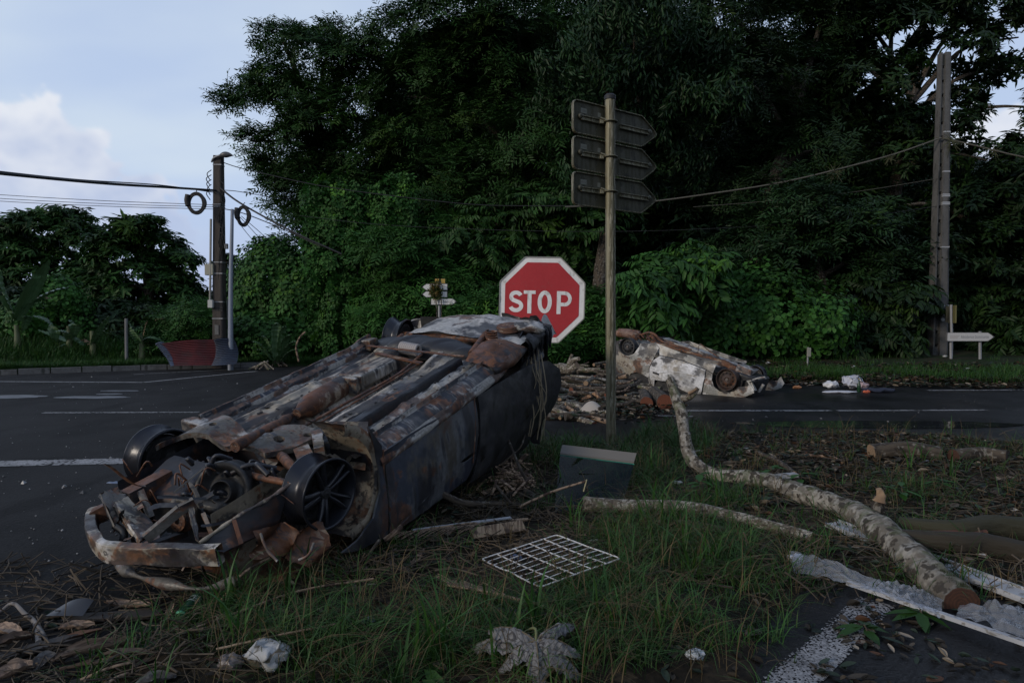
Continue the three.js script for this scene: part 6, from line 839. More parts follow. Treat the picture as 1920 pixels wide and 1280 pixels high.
{
  const pts = [at(1256, 712, 7.15), at(1264, 735, 7.05), at(1278, 775, 6.85), at(1284, 815, 6.65), at(1298, 862, 6.4), at(1345, 892, 6.1), at(1420, 898, 5.85), at(1500, 925, 5.35), at(1580, 952, 4.95), at(1645, 990, 4.42), at(1700, 1037, 4.02), at(1760, 1093, 3.66), at(1803, 1132, 3.45)];
  const t = log('fallen_branch', 'long curved pale-barked branch whose forked end rises in front of the far wreck', pts, (q) => mix(0.054, 0.094, sm(0, 1, q)) * (1 + 0.05 * Math.sin(q * 37) + 0.16 * Math.exp(-(((q - 0.79) / 0.025) ** 2)) + 0.14 * Math.exp(-(((q - 0.11) / 0.02) ** 2)) + 0.08 * Math.exp(-(((q - 0.45) / 0.02) ** 2))) - 0.012 * sm(0.08, 0, q), longBark, { seg: 220, rad: 24, lump: 0.15, ends: cutDark, cat: 'fallen branch', freq: 8 });
  const o = t.position, L = (px, py, d) => at(px, py, d).sub(o);
  const st = part('branch_stub', tube([L(1280, 748, 6.95), L(1296, 742, 6.9), L(1309, 727, 6.88)], (q) => 0.045 - 0.022 * q, 10, 9, { lump: 0.15 }), barkBirch, t, 'short broken side stub'); part('torn_wood', tube([L(1291, 738, 6.87), L(1300, 733, 6.86), L(1306, 729, 6.86)], (q) => 0.02 - 0.008 * q, 5, 7, { lump: 0.3, freq: 20 }), cutPale, st);
  const s2 = part('branch_stub', tube([L(1640, 985, 4.55), L(1646, 955, 4.55), L(1649, 934, 4.55)], (q) => 0.05 - 0.012 * q, 8, 9, { lump: 0.2 }), barkDark, t, 'dark side stub with pale torn end'); part('torn_wood', tube([L(1648, 940, 4.54), L(1651, 928, 4.54), L(1648, 916, 4.54)], (q) => 0.04 - 0.02 * q, 8, 9, { lump: 0.5, freq: 22 }), cutPale, s2);
  part('knot', crumple(new THREE.SphereGeometry(0.10, 18, 12).scale(1.2, 0.7, 1).translate(...L(1700, 1035, 4.12).toArray()), 0.05, 9), barkDark, t);
  const R = rng(701), moss = []; for (let i = 0; i < 260; i++) { const q = R(), k = Math.min(pts.length - 2, Math.floor(q * 12)), p = pts[k].clone().lerp(pts[k + 1], q * 12 - k).sub(o); moss.push({ p: p.add(V(0.05 * gauss(R), mix(0.045, 0.085, q), 0.05 * gauss(R))), n: V(gauss(R) * 0.5, 1, gauss(R) * 0.5).normalize(), s: 0.1 + 0.08 * R(), c: [0.8, 0.8, 0.8] }); } const mm = instances(tuft(9, 0.05, 0.16, 0.02, 1, 0.08, 9), leafMat([0.035, 0.042, 0.014], 0.9, 0.1), moss, R); mm.name = 'moss'; mm.userData.kind = 'stuff'; t.add(mm);
}
log('log', 'mottled log lying in the grass under the long curved branch', [flat(1093, 945, 0.06), flat(1180, 950, 0.07), flat(1290, 952, 0.07), flat(1400, 975, 0.05), flat(1524, 1008, 0.04)], (q) => 0.056 - 0.02 * q, barkBirch, { lump: 0.14 });
log('log', 'shorter piece of wood half buried beside the mottled log', [flat(1205, 985, 0.03), flat(1290, 985, 0.03), flat(1370, 1000, 0.02)], 0.035, barkDark);
log('log', 'dark mossy log at the right edge, uppermost of three', [flat(1690, 985, 0.08), flat(1790, 992, 0.11), flat(1860, 985, 0.12), flat(2000, 1000, 0.12)], (q) => 0.055 + 0.02 * q, std({ color: lin(0.032, 0.03, 0.016), roughness: 0.95, bumpMap: barkDark.bumpMap, bumpScale: 0.02 }));
log('log', 'dark bent log at the right edge, lowermost of three', [flat(1680, 1010, 0.06), flat(1780, 1016, 0.07), flat(1850, 1020, 0.06), flat(1990, 1055, 0.05)], (q) => 0.06 + 0.01 * q, std({ color: lin(0.03, 0.024, 0.015), roughness: 0.95, bumpMap: barkDark.bumpMap, bumpScale: 0.02 }));
log('log', 'reddish peeled stick between the dark logs at the right edge', [flat(1690, 1000, 0.05), flat(1760, 1000, 0.09), flat(1850, 998, 0.1)], 0.018, std({ color: lin(0.10, 0.04, 0.025), roughness: 0.8 }));
log('log', 'log with pale ends lying at the road edge among leaves', [flat(1634, 848, 0.07), flat(1700, 842, 0.1), flat(1766, 852, 0.07)], (q) => 0.085 - 0.012 * q, barkDark, { ends: cutPale });
log('log', 'second dark log right of the pale-ended one at the road edge', [flat(1788, 856, 0.06), flat(1840, 852, 0.07), flat(1888, 858, 0.06)], 0.075, barkDark, { ends: cutDark });
log('stick', 'thin pale stick on the leaf litter left of the pale-ended log', [flat(1505, 852, 0.03), flat(1560, 858, 0.03), flat(1580, 866, 0.03)], 0.014, driedMat, { cat: 'stick' });
log('stick', 'dark branch lying through the leaf litter right of the curved branch', [flat(1420, 848, 0.05), flat(1460, 865, 0.06), flat(1490, 885, 0.05)], 0.022, barkDark, { cat: 'stick' });
// two sawn logs with red ends on the road
log('log', 'left of two sawn logs with red ends in front of the far wreck', [at(1206, 738, 12.6), at(1210, 752, 11.9), at(1212.5, 765, 11.2)].map((p, i) => V(p.x, 0.115, p.z)), 0.105, barkDark, { ends: cutRed, lump: 0.06 });
log('log', 'right and thicker of two sawn logs with red ends in front of the far wreck', [at(1226, 740, 12.5), at(1236, 754, 11.8), at(1247, 767, 11.1)].map((p) => V(p.x, 0.14, p.z)), 0.13, barkDark, { ends: cutRed, lump: 0.08 });
// the heap of broken branches on the road between the two wrecks
{
  const R = rng(711), mats = [barkBirch, barkDark, driedMat, barkBirch], grp = 'broken branches heaped on the road';
  const kinds = []; for (let i = 0; i < 6; i++) { const L = 0.7 + 0.5 * R(), r = 0.028 + 0.045 * R(); kinds.push([tube([V(-L / 2, 0, 0), V(-L * 0.15, 0.05 * gauss(R), 0.06 * gauss(R)), V(L * 0.2, 0.05 * gauss(R), 0.09 * gauss(R)), V(L / 2, 0.06 * gauss(R), 0.08 * gauss(R))], (q) => r * (1 - 0.35 * q), 14, 9, { lump: 0.2, freq: 5, caps: false }), mats[i % 4]]); }
  for (let i = 0; i < 96; i++) {
    const px = mix(1042, 1200, R()), t = R(), py = mix(700, 788, t), p = gd(px, py), k = kinds[i % 6], heap = 0.42 * Math.exp(-(((px - 1095) / 70) ** 2)) * Math.exp(-(((py - 715) / 40) ** 2)) + 0.1 * Math.exp(-(((px - 1180) / 50) ** 2)); if (px > 1150 && py > 775) continue;
    const o = thing('broken_branch', 'broken branch lying in the heap on the road behind the sign pole', 'branch', [p.x, 0.04 + heap * R(), p.z], grp); o.rotation.set(0.25 * gauss(R), R() * 3.14, 0.35 * gauss(R) * (0.4 + heap * 2)); o.scale.setScalar(0.6 + 0.7 * R());
    part('bark', k[0], k[1], o); for (const e of [0, 14]) part('cut_end', capOf(k[0], e, 9, !e), i % 5 === 0 ? cutRed : i % 3 === 0 ? cutPale : barkDark, o);
  }
  log('broken_branch', 'thick mossy stump piece with raised prongs at the back of the heap', [at(1048, 690, 13.4), at(1068, 692, 13.3), at(1082, 684, 13.2)], (q) => 0.11 - 0.03 * q, barkBirch, { cat: 'branch' });
  log('broken_branch', 'curved prong of pale wood pointing up at the back of the heap', [at(1066, 690, 13.3), at(1074, 676, 13.2), at(1086, 672, 13.1)], (q) => 0.07 - 0.03 * q, barkBirch, { cat: 'branch' });
  log('broken_branch', 'thin straight stick pointing up at the back of the heap', [at(1062, 692, 13.3), at(1067, 678, 13.3), at(1073, 664, 13.3)], 0.03, barkBirch, { cat: 'branch' });
  for (const [a, b, d, lab] of [[[1114, 735], [1130, 752], 12.2, 'split piece of raw pale wood in the heap, upper'], [[1158, 762], [1180, 772], 11.6, 'split piece of raw pale wood right of the sign pole'], [[1086, 772], [1092, 786], 11.3, 'pale splinter standing at the lower left of the heap'], [[1094, 748], [1110, 742], 12, 'raw pale wood end in the middle of the heap'], [[1046, 782], [1080, 778], 11.3, 'pale curved bark strip at the lower left of the heap']]) single('split_wood', boxUV(crumple(beam(at(...a, d), at(...b, d - 0.1), 0.09, 0.05), 0.05, 7)), std({ map: driedMat.map, color: lin(1.5, 1.3, 1.1), roughness: 0.8 }), lab, 'wood').geometry.computeBoundingBox();
  const c = gd(1114, 782), m = single('cardboard', boxUV(grid((u, v) => V(mix(-0.25, 0.22, u), 0.22 * Math.sin(Math.PI * u) * (1 - v) + 0.04 * Math.sin(v * 4), mix(-0.2, 0.2, v) + 0.08 * u), 16, 10)), std({ color: lin(0.38, 0.33, 0.28), roughness: 0.9, side: THREE.DoubleSide }), 'bent piece of pale cardboard lying at the foot of the heap', 'cardboard'); m.position.set(c.x, 0.01, c.z);
  const g2 = gd(1131, 785), m2 = single('plastic_scrap', boxUV(crumple(grid((u, v) => V(mix(-0.15, 0.15, u), 0.1 * Math.sin(3 * u) * v, mix(-0.1, 0.1, v)), 14, 10), 0.05, 8)), std({ color: lin(0.03, 0.14, 0.09), roughness: 0.5, side: THREE.DoubleSide }), 'green plastic scrap beside the pale cardboard', 'plastic scrap'); m2.position.set(g2.x, 0.02, g2.z);
}
// ------------------------------------------------------------------ glass pane, wire shelf, lime, can
{
  const a = flat(1039, 962, 0.0), b = flat(1168, 950, 0.0), tl = at(1050.5, 851, 5.7), tr = at(1189, 868, 5.5), o = a.clone().lerp(b, 0.5), t = thing('glass_panel', 'dark glass panel with grey top strip leaning at the foot of the tall sign pole', 'glass panel', o), q = (p) => p.clone().sub(o);
  const gl = new THREE.MeshPhysicalMaterial({ color: lin(0.35, 0.42, 0.40), roughness: 0.04, transmission: 1, thickness: 0, ior: 1.5, specularIntensity: 0.45, side: THREE.DoubleSide });
  part('pane', grid((u, v) => q(a).lerp(q(b), u).lerp(q(tl).lerp(q(tr), u), v), 2, 2), gl, t);
  const tl2 = at(1054.5, 836, 5.74), tr2 = at(1194, 852, 5.54); part('top_strip', boxUV(merge([grid((u, v) => q(tl).lerp(q(tr), u).lerp(q(tl2).lerp(q(tr2), u), v).add(V(0, 0.012, 0)), 4, 2), beam(q(tl).add(V(0, 0.004, 0)), q(tr).add(V(0, 0.004, 0)), 0.01, 0.016)])), std({ color: lin(0.12, 0.112, 0.10), roughness: 0.6, side: THREE.DoubleSide }), t); part('edge', beam(q(tl).add(V(0, -0.008, 0.01)), q(tr).add(V(0, -0.008, 0.01)), 0.006, 0.008), std({ color: lin(0.05, 0.28, 0.20), roughness: 0.2 }), t, 'teal glass edge');
}
{
  const A = flat(904, 1048, 0.05), B = flat(1044, 1003, 0.10), D = flat(1013, 1100, 0.05), C = B.clone().add(D).sub(A), o = A.clone().lerp(C, 0.5), t = thing('wire_shelf', 'white wire fridge shelf lying on bare earth among the grass', 'wire shelf', o), q = (u, v) => A.clone().lerp(B, u).lerp(D.clone().lerp(C, u), v).sub(o).add(V(0, 0.012 * f3(u * 2, v * 2, 1, 2), 0)), wm = std({ map: colorTex(128, (u, v) => { const k = 0.52 + 0.1 * fb(u, v, 8, 731); return mixc([k, k, k], [0.2, 0.12, 0.07], sm(0.2, 0.35, fb(u, v, 16, 733, 3))); }, 0.2), roughness: 0.4 });
  part('frame', tube([q(0.01, 0), q(0.5, 0), q(0.99, 0), q(1, 0.01), q(1, 0.5), q(1, 0.99), q(0.99, 1), q(0.5, 1), q(0.01, 1), q(0, 0.99), q(0, 0.55), q(0.015, 0.48), q(0, 0.4), q(0, 0.01)], 0.0044, 160, 6, { closed: true }), wm, t);
  for (let i = 1; i < 9; i++) part('wire', tube([q(0, i / 9), q(0.5, i / 9).add(V(0, 0.004, 0)), q(1, i / 9)], 0.0029, 12, 6), wm, t);
  for (const u of [0.2, 0.42, 0.62, 0.82]) part('cross_wire', tube([q(u, 0), q(u, 0.5).add(V(0, -0.003, 0)), q(u, 1)], 0.004, 10, 6), wm, t);
  const l = flat(1044, 1048, 0.02); const f = thing('lime', 'small yellow-green fruit lying under the wire shelf', 'fruit', l); part('skin', crumple(new THREE.SphereGeometry(0.026, 20, 14).scale(1.1, 0.95, 1), 0.002, 120), std({ color: lin(0.22, 0.21, 0.02), roughness: 0.45 }), f); part('stem', new THREE.CylinderGeometry(0.003, 0.004, 0.008, 6).rotateZ(1.2).translate(0.028, 0.006, 0), barkDark, f);
}
{
  const a = flat(337, 1158, 0.03), b = at(371, 1120, a.z * -1 + 0.16), o = a.clone(), L = 0.165, t = thing('drink_can', 'green drink can with white band lying at the edge of the grass', 'can', o), d = b.clone().sub(a).normalize(), R0 = 0.033;
  t.quaternion.setFromUnitVectors(V(0, 1, 0), d); t.rotateY(2.4);
  const tx = canvasTex(256, 256, (g) => { g.fillStyle = '#0c3d22'; g.fillRect(0, 0, 256, 256); for (let i = 0; i < 1200; i++) { g.fillStyle = i % 2 ? '#0f4a2a' : '#0a321c'; g.fillRect((i * 97) % 256, (i * 61) % 256, 3, 2); } g.fillStyle = '#b9c2bb'; g.fillRect(0, 92, 256, 8); g.fillRect(0, 26, 256, 6); g.fillStyle = '#c8cec8'; g.fillRect(0, 40, 256, 46); g.fillStyle = '#16241c'; g.fillRect(0, 44, 256, 38); g.save(); g.fillStyle = '#d4d8d2'; g.font = 'bold 40px sans-serif'; for (const x of [64, 192]) { g.save(); g.translate(x, 63); g.rotate(Math.PI); g.textAlign = 'center'; g.fillText('Hei', 0, 14); g.restore(); } g.restore(); g.strokeStyle = '#8fb79c'; g.lineWidth = 4; for (const x of [40, 168]) { g.beginPath(); g.moveTo(x, 230); g.quadraticCurveTo(x + 40, 150, x + 80, 120); g.stroke(); } });
  part('body', new THREE.CylinderGeometry(R0, R0, L * 0.86, 32, 1, true).translate(0, L / 2, 0), std({ map: tx, roughness: 0.3, metalness: 0.4 }), t); part('top', new THREE.LatheGeometry([[0.001, L * 0.97], [R0 * 0.72, L * 0.97], [R0 * 0.78, L], [R0 * 0.82, L * 0.995], [R0, L * 0.93]].map((p) => new THREE.Vector2(...p)), 28), plainMetal([0.3, 0.31, 0.31], 0.35, 0.7), t); part('bottom', new THREE.LatheGeometry([[R0, L * 0.07], [R0 * 0.8, 0], [R0 * 0.7, 0.004], [0.001, 0.008]].map((p) => new THREE.Vector2(...p)), 28), plainMetal([0.05, 0.2, 0.11], 0.35, 0.5), t);
}
// ------------------------------------------------------------------ pale strips and clear film at the right
const whiteAlu = std({ map: colorTex(256, (u, v) => { const k = 0.36 + 0.1 * fb(u, v, 5, 741); return mixc([k, k * 1.01, k * 1.05], [0.14, 0.125, 0.10], sm(0.2, 0.4, fb(u, v, 24, 743, 4, 24)) * 0.8); }, 0.6), roughness: 0.45 });
const strip = (name, label, a, b, w, h, lip = 0) => { const o = a.clone().lerp(b, 0.5), p = a.clone().sub(o), q = b.clone().sub(o), s = q.clone().sub(p).normalize().cross(V(0, 1, 0)); const parts = [beam(p, q, w, h)]; if (lip) parts.push(beam(p.clone().addScaledVector(s, -w / 2 + 0.006).add(V(0, lip / 2, 0)), q.clone().addScaledVector(s, -w / 2 + 0.006).add(V(0, lip / 2, 0)), 0.01, lip), beam(p.clone().addScaledVector(s, w / 2 - 0.006).add(V(0, lip / 2, 0)), q.clone().addScaledVector(s, w / 2 - 0.006).add(V(0, lip / 2, 0)), 0.01, lip * 0.6)); const m = single(name, boxUV(merge(parts)), whiteAlu, label, 'metal strip'); m.position.copy(o); return m; };
strip('metal_strip', 'short pale strip lying behind the curved branch', flat(1392, 898, 0.03), flat(1494, 890, 0.05), 0.08, 0.03);
strip('metal_strip', 'long white window-frame strip running under the curved branch to the right edge', flat(1560, 982, 0.03), flat(1960, 1133, 0.03), 0.14, 0.02, 0.025);
strip('metal_strip', 'narrow white strip along the bottom right below the sawn end of the branch', flat(1590, 1092, 0.05), flat(1960, 1218, 0.06), 0.032, 0.02);
const film = new THREE.MeshPhysicalMaterial({ color: lin(0.8, 0.82, 0.86), roughness: 0.16, transmission: 0.86, thickness: 0, side: THREE.DoubleSide, ior: 1.35 });
function filmSheet(label, A, B, C, D, amp, freq, seed, mat = film, name = 'plastic_film', cat = 'plastic film') { const o = A.clone().add(B).add(C).add(D).multiplyScalar(0.25); o.y = 0; const m = single(name, grid((u, v) => { const p = A.clone().lerp(B, u).lerp(D.clone().lerp(C, u), v).sub(o), f = f3(u * freq * 2 + seed, v * freq, seed, 3), r = Math.abs(f3(u * freq * 3, v * freq * 2 + seed, 3, 2)); return p.add(V(0.4 * amp * f3(v * freq, u * freq, seed + 5, 3), amp * (0.7 * f + 1.3 * r + 0.3) * Math.sin(Math.PI * clamp(u * 0.9 + 0.05)) + 0.01, 0.4 * amp * f)); }, 90, 50), mat, label, cat); m.position.copy(o); return m; }
filmSheet('crumpled clear plastic film bunched below the curved branch in the grass', flat(1478, 1038, 0.03), flat(1655, 1098, 0.04), flat(1665, 1128, 0.01), flat(1490, 1078, 0.01), 0.075, 1.5, 3); filmSheet('clear plastic film spread behind the narrow white strip', flat(1640, 1092, 0.03), flat(1770, 1130, 0.03), flat(1760, 1165, 0.05), flat(1600, 1105, 0.04), 0.07, 2.4, 5); filmSheet('sheet of clear plastic film between the two white strips at the right edge', flat(1800, 1140, 0.04), flat(1990, 1165, 0.05), flat(1990, 1235, 0.05), flat(1790, 1165, 0.04), 0.08, 1.6, 7);
// ------------------------------------------------------------------ withered leaf, bags, sticks, palm litter
const witherMat = std({ map: colorTex(256, (u, v) => { const k = 0.15 + 0.08 * fb(u, v, 6, 751), vein = Math.abs(Math.sin((u * 9 + Math.abs(v - 0.5) * 5) * Math.PI)); let c = mixc([k, k * 0.97, k * 0.95], [0.045, 0.04, 0.038], sm(0.45, 0.0, vein) * 0.95); c = mixc(c, [0.05, 0.046, 0.045], sm(0.1, 0.35, fb(u, v, 9, 753, 4))); return c; }, 1), roughness: 0.9, side: THREE.DoubleSide });
{
  const c = flat(1005, 1215, 0.09), t = thing('withered_leaf', 'big grey withered lobed leaf curled up in the foreground grass', 'leaf', V(c.x, c.y - 0.09, c.z));
  for (const [bx, by, lift, w] of [[882, 1212, 0.0, 0.05], [915, 1180, 0.08, 0.045], [935, 1258, -0.02, 0.045], [1078, 1172, 0.06, 0.035], [1092, 1268, -0.03, 0.055], [1012, 1288, -0.03, 0.042], [1090, 1228, 0.02, 0.04]]) {
    const b = flat(bx, by, 0.03 + lift).sub(t.position), a = V(0, 0.12, 0), mid = a.clone().lerp(b, 0.5).add(V(0, 0.07, 0)), cv = new THREE.QuadraticBezierCurve3(a, mid, b);
    part('lobe', grid((u, v) => { const p = cv.getPoint(u), tt = cv.getTangent(u), s = tt.clone().cross(V(0, 1, 0)).normalize(), k = (v - 0.5) * 2, ww = w * Math.pow(Math.sin(Math.PI * clamp(0.1 + u * 0.9)), 0.6) * (1.05 + 0.10 * Math.sin(u * 30 + bx)); return p.addScaledVector(s, k * ww).add(V(0, -(Math.abs(k) ** 1.4) * ww * 0.95 + 0.003 * Math.sin(u * 45 + Math.abs(k) * 4) + 0.02 * f3(u * 4, k * 2, bx, 2), 0)); }, 40, 14), witherMat, t);
    part('midrib', tube(cv, (q) => 0.004 - 0.003 * q, 10, 5), std({ color: lin(0.11, 0.085, 0.05), roughness: 0.8 }), t);
  }
  part('stalk', tube([V(0, 0.12, 0), V(0.0, 0.15, -0.05), V(-0.05, 0.10, -0.12), V(-0.12, 0.03, -0.15)], 0.006, 14, 6), std({ color: lin(0.12, 0.13, 0.05), roughness: 0.7 }), t);
}
const bagMat = (c = [0.5, 0.5, 0.52]) => new THREE.MeshPhysicalMaterial({ color: lin(...c), roughness: 0.42, side: THREE.DoubleSide });
function bag(label, px, py, rx, ry, rz, seed, mat, name = 'plastic_bag', cat = 'plastic bag') { const c = flat(px, py), m = single(name, crumple(crumple(new THREE.IcosahedronGeometry(1, 5).scale(rx, ry, rz), Math.min(rx, ry) * 1.1, 2.2 / rx, seed), ry * 0.35, 9 / rx, seed + 3), mat, label, cat); m.geometry.computeBoundingBox(); m.position.copy(c); m.position.y -= m.geometry.boundingBox.min.y + 0.015; return m; }
bag('crumpled dirty white bag in the grass at the bottom left', 503, 1240, 0.085, 0.05, 0.07, 3, std({ map: colorTex(256, (u, v) => { const k = 0.36; return mixc([k, k, k * 0.98], [0.09, 0.075, 0.05], sm(0.05, 0.3, fb(u, v, 5, 761))); }), roughness: 0.6, side: THREE.DoubleSide }));
bag('greyish crumpled wrapper left of the dirty white bag', 432, 1250, 0.05, 0.03, 0.04, 5, bagMat([0.13, 0.11, 0.10]), 'wrapper', 'wrapper'); bag('small white crumpled scrap in the grass at the bottom', 1303, 1232, 0.035, 0.022, 0.03, 7, bagMat([0.42, 0.44, 0.46]), 'paper_scrap', 'scrap'); bag('dark blue wrapper in the grass at the bottom left', 690, 1166, 0.04, 0.015, 0.025, 9, bagMat([0.06, 0.07, 0.13]), 'wrapper', 'wrapper');
bag('small blue scrap under the wire shelf', 968, 1046, 0.035, 0.015, 0.025, 11, bagMat([0.12, 0.15, 0.24]), 'plastic_scrap', 'scrap'); bag('white scrap of film caught on the far corner of the wire shelf', 1068, 1018, 0.06, 0.015, 0.03, 13, bagMat([0.32, 0.34, 0.35]), 'plastic_scrap', 'scrap'); bag('white crumpled plastic at the left end of the bunched film', 1492, 1052, 0.045, 0.025, 0.03, 15, bagMat([0.6, 0.62, 0.66]), 'plastic_scrap', 'scrap');
bag('left white bag of the litter on the far side of the road', 1559, 728, 0.17, 0.07, 0.12, 17, bagMat([0.58, 0.58, 0.6])); bag('larger pale bag of the litter on the far side of the road', 1598, 729, 0.20, 0.13, 0.15, 19, bagMat([0.46, 0.47, 0.52])); bag('flat white film lying in front of the roadside litter', 1575, 737, 0.36, 0.03, 0.10, 21, bagMat([0.5, 0.51, 0.55])); bag('dark blue cloth spread right of the roadside litter', 1648, 735, 0.34, 0.05, 0.16, 23, std({ color: lin(0.018, 0.024, 0.045), roughness: 0.9 }), 'cloth', 'cloth'); bag('orange scrap right of the roadside bottle', 1626, 736, 0.07, 0.03, 0.04, 25, bagMat([0.5, 0.11, 0.05]), 'plastic_scrap', 'scrap'); bag('small orange package on the asphalt right of the far wreck', 1495, 728, 0.10, 0.035, 0.05, 27, bagMat([0.42, 0.19, 0.08]), 'package', 'package'); bag('reddish white wrapper behind the roadside bottle', 1618, 730, 0.13, 0.07, 0.06, 29, bagMat([0.38, 0.28, 0.29]), 'wrapper', 'wrapper');
{ const b = gd(1611, 735), t = thing('bottle', 'dark green bottle standing in the roadside litter', 'bottle', b); part('glass', new THREE.LatheGeometry([[0.001, 0], [0.035, 0], [0.037, 0.13], [0.03, 0.17], [0.013, 0.21], [0.013, 0.26], [0.015, 0.27]].map((p) => new THREE.Vector2(...p)), 20), std({ color: lin(0.012, 0.045, 0.02), roughness: 0.2 }), t); part('cap', new THREE.CylinderGeometry(0.016, 0.016, 0.015, 12).translate(0, 0.277, 0), std({ color: lin(0.4, 0.3, 0.12), roughness: 0.4 }), t); }
[[1398, 841, 'by the road edge above the short pale strip'], [1566, 872, 'among leaves under the thin pale stick, a flattened one'], [1652, 836, 'behind the pale-ended log'], [1836, 835, 'behind the second dark log at the road edge'], [1310, 846, 'in the grass just right of the rising branch'], [1120, 1018, 'at the right corner of the wire shelf'], [1840, 1040, 'in front of the lowermost dark log'], [1905, 955, 'behind the dark logs at the right edge'], [1740, 866, 'in front of the pale-ended log'], [1500, 915, 'below the short pale strip'], [1270, 905, 'between the glass panel and the curved branch']].forEach(([x, y, w], i) => bag('small pale scrap of rubbish ' + w, x, y, 0.035 + 0.012 * (i % 3), 0.014, 0.028, 40 + i, bagMat([0.36, 0.35, 0.34]), 'paper_scrap', 'scrap'));
[[1440, 700, 'beside the grey crumpled plastic right of the far wreck'], [1772, 696, 'at the foot of the concrete pole'], [1815, 708, 'between the posts of the white arrow sign'], [1868, 706, 'right of the white arrow sign'], [1845, 716, 'at the road edge below the white arrow sign'], [1600, 704, 'on the verge behind the roadside bags']].forEach(([x, y, w], i) => { const m = bag('small white scrap of rubbish ' + w, x, y, 0.06, 0.03, 0.05, 60 + i, bagMat([0.45, 0.45, 0.45]), 'paper_scrap', 'scrap'); m.position.y = Math.max(0.01, vergeH(m.position.x, -m.position.z)) + 0.03; });
bag('grey crumpled plastic on the grass right of the far wreck', 1432, 694, 0.16, 0.07, 0.08, 71, bagMat([0.35, 0.35, 0.36])); bag('blue scrap on the asphalt left of the near car', 214, 905, 0.07, 0.012, 0.03, 73, bagMat([0.10, 0.13, 0.2]), 'plastic_scrap', 'scrap');
// sticks and splinters beside the near car
const stick = (label, pts, r, mat = barkDark, name = 'stick') => { const o = pts[0].clone(); const m = single(name, tube(pts.map((p) => p.clone().sub(o)), r, 26, 8, { lump: 0.18, freq: 9 }), mat, label, 'stick'); m.position.copy(o); return m; };
stick('dark forked branch leaning against the near car door', [at(768, 907, 4.75), at(820, 922, 4.85), at(870, 943, 4.95), at(930, 946, 5.1), at(985, 950, 5.2)], (q) => 0.02 + 0.01 * q); stick('brown branch lying toward the foot of the glass panel', [at(985, 925, 5.5), at(1010, 940, 5.35), at(1045, 958, 5.2), at(1088, 978, 5.0)], (q) => 0.042 - 0.012 * q, barkDark); stick('upright twig standing against the tail of the near car', [at(952, 822, 5.9), at(964, 852, 5.7), at(976, 880, 5.5), at(988, 902, 5.45)], (q) => 0.010 + 0.004 * q); stick('thin curved twig beside the near car tail', [at(938, 872, 5.7), at(958, 855, 5.7), at(976, 838, 5.7), at(985, 815, 5.75)], 0.006); stick('pale straight stick rising toward the glass panel', [at(974, 950, 5.0), at(1030, 924, 5.0), at(1098, 902, 5.0)], (q) => 0.011 - 0.003 * q, driedMat);
single('stick', boxUV(beam(at(1100, 899, 5.0), at(1094, 921, 5.0), 0.018, 0.006)), std({ color: lin(0.4, 0.36, 0.2), roughness: 0.7 }), 'short yellowish slat hanging from the pale stick', 'stick'); stick('broken stub of wood standing by the near car door bottom', [at(722, 1012, 4.1), at(738, 1000, 4.1), at(754, 986, 4.12)], (q) => 0.02 - 0.005 * q, driedMat); stick('dark bent stick below the near car front wheel', [at(683, 1062, 3.9), at(694, 1036, 3.95), at(712, 1012, 4.0)], 0.010, barkDark); stick('short dark stick crossing the splinters', [at(930, 910, 5.2), at(945, 928, 5.15), at(958, 945, 5.1)], 0.011, barkDark);
{ const R = rng(771), grp = 'splinters of dry wood heaped beside the near car', k = [0, 1, 2, 3].map((i) => boxUV(crumple(beam(V(-0.13, 0, 0), V(0.13, 0.01, 0), 0.014 + 0.006 * i, 0.008), 0.02, 9, i))); for (let i = 0; i < 70; i++) { const px = 950 + 70 * gauss(R), py = 915 + 40 * gauss(R), p = flat(px, py); const o = single('splinter', k[i % 4], driedMat, 'splinter of dry brown wood in the heap beside the near car', 'splinter', grp); o.position.set(p.x, p.y + 0.02 + 0.14 * R() * Math.exp(-(((px - 950) / 50) ** 2)), p.z); o.rotation.set(gauss(R), R() * 6, 0.9 * gauss(R)); o.scale.setScalar(0.5 + 0.7 * R()); } }
strip('metal_strip', 'narrow white strip on the splinters below the near car door', flat(772, 994, 0.05), flat(958, 970, 0.07), 0.035, 0.008); { const a = flat(884, 1002, 0.05), b = flat(982, 986, 0.06), o = a.clone().lerp(b, 0.5); const m = single('board', boxUV(beam(a.clone().sub(o), b.clone().sub(o), 0.085, 0.03, V(0, 0.75, 0.65), 0.004)), std({ map: driedMat.map, color: lin(0.8, 0.85, 0.85), roughness: 0.85 }), 'short grey-brown board below the narrow white strip', 'board'); m.position.copy(o); }
function frond(label, a, b, n, len, spreadA, seed, fan) { // dead palm frond: stalk and leaflets
  const R = rng(seed), t = thing('palm_frond', label, 'palm frond', a), d = b.clone().sub(a), L = d.length(); d.normalize(); const s = d.clone().cross(V(0, 1, 0)).normalize();
  part('stalk', tube([V(0, 0, 0), d.clone().multiplyScalar(L * 0.5).add(V(0, 0.015, 0)), d.clone().multiplyScalar(L)], (q) => 0.012 - 0.007 * q, 14, 6), driedMat, t);
  for (let i = 0; i < n; i++) { const q = fan[0] + (fan[1] - fan[0]) * (i + 0.5) / n, o = d.clone().multiplyScalar(L * q).add(V(0, 0.012, 0)), dir = d.clone().multiplyScalar(spreadA).addScaledVector(s, (fan[2] ?? 1) * (0.5 + 0.12 * gauss(R))).add(V(0, 0.10 * gauss(R) + 0.03, 0)).normalize(), side = dir.clone().cross(V(0, 1, 0)).normalize(), l = len * (0.7 + 0.4 * R()); part('leaflet', grid((u, v) => o.clone().addScaledVector(dir, u * l).addScaledVector(side, (v - 0.5) * 0.013 * (1 - u * 0.7)).add(V(0, -0.03 * u * u - Math.abs(v - 0.5) * 0.006, 0)), 6, 2), driedMat, t); }
}
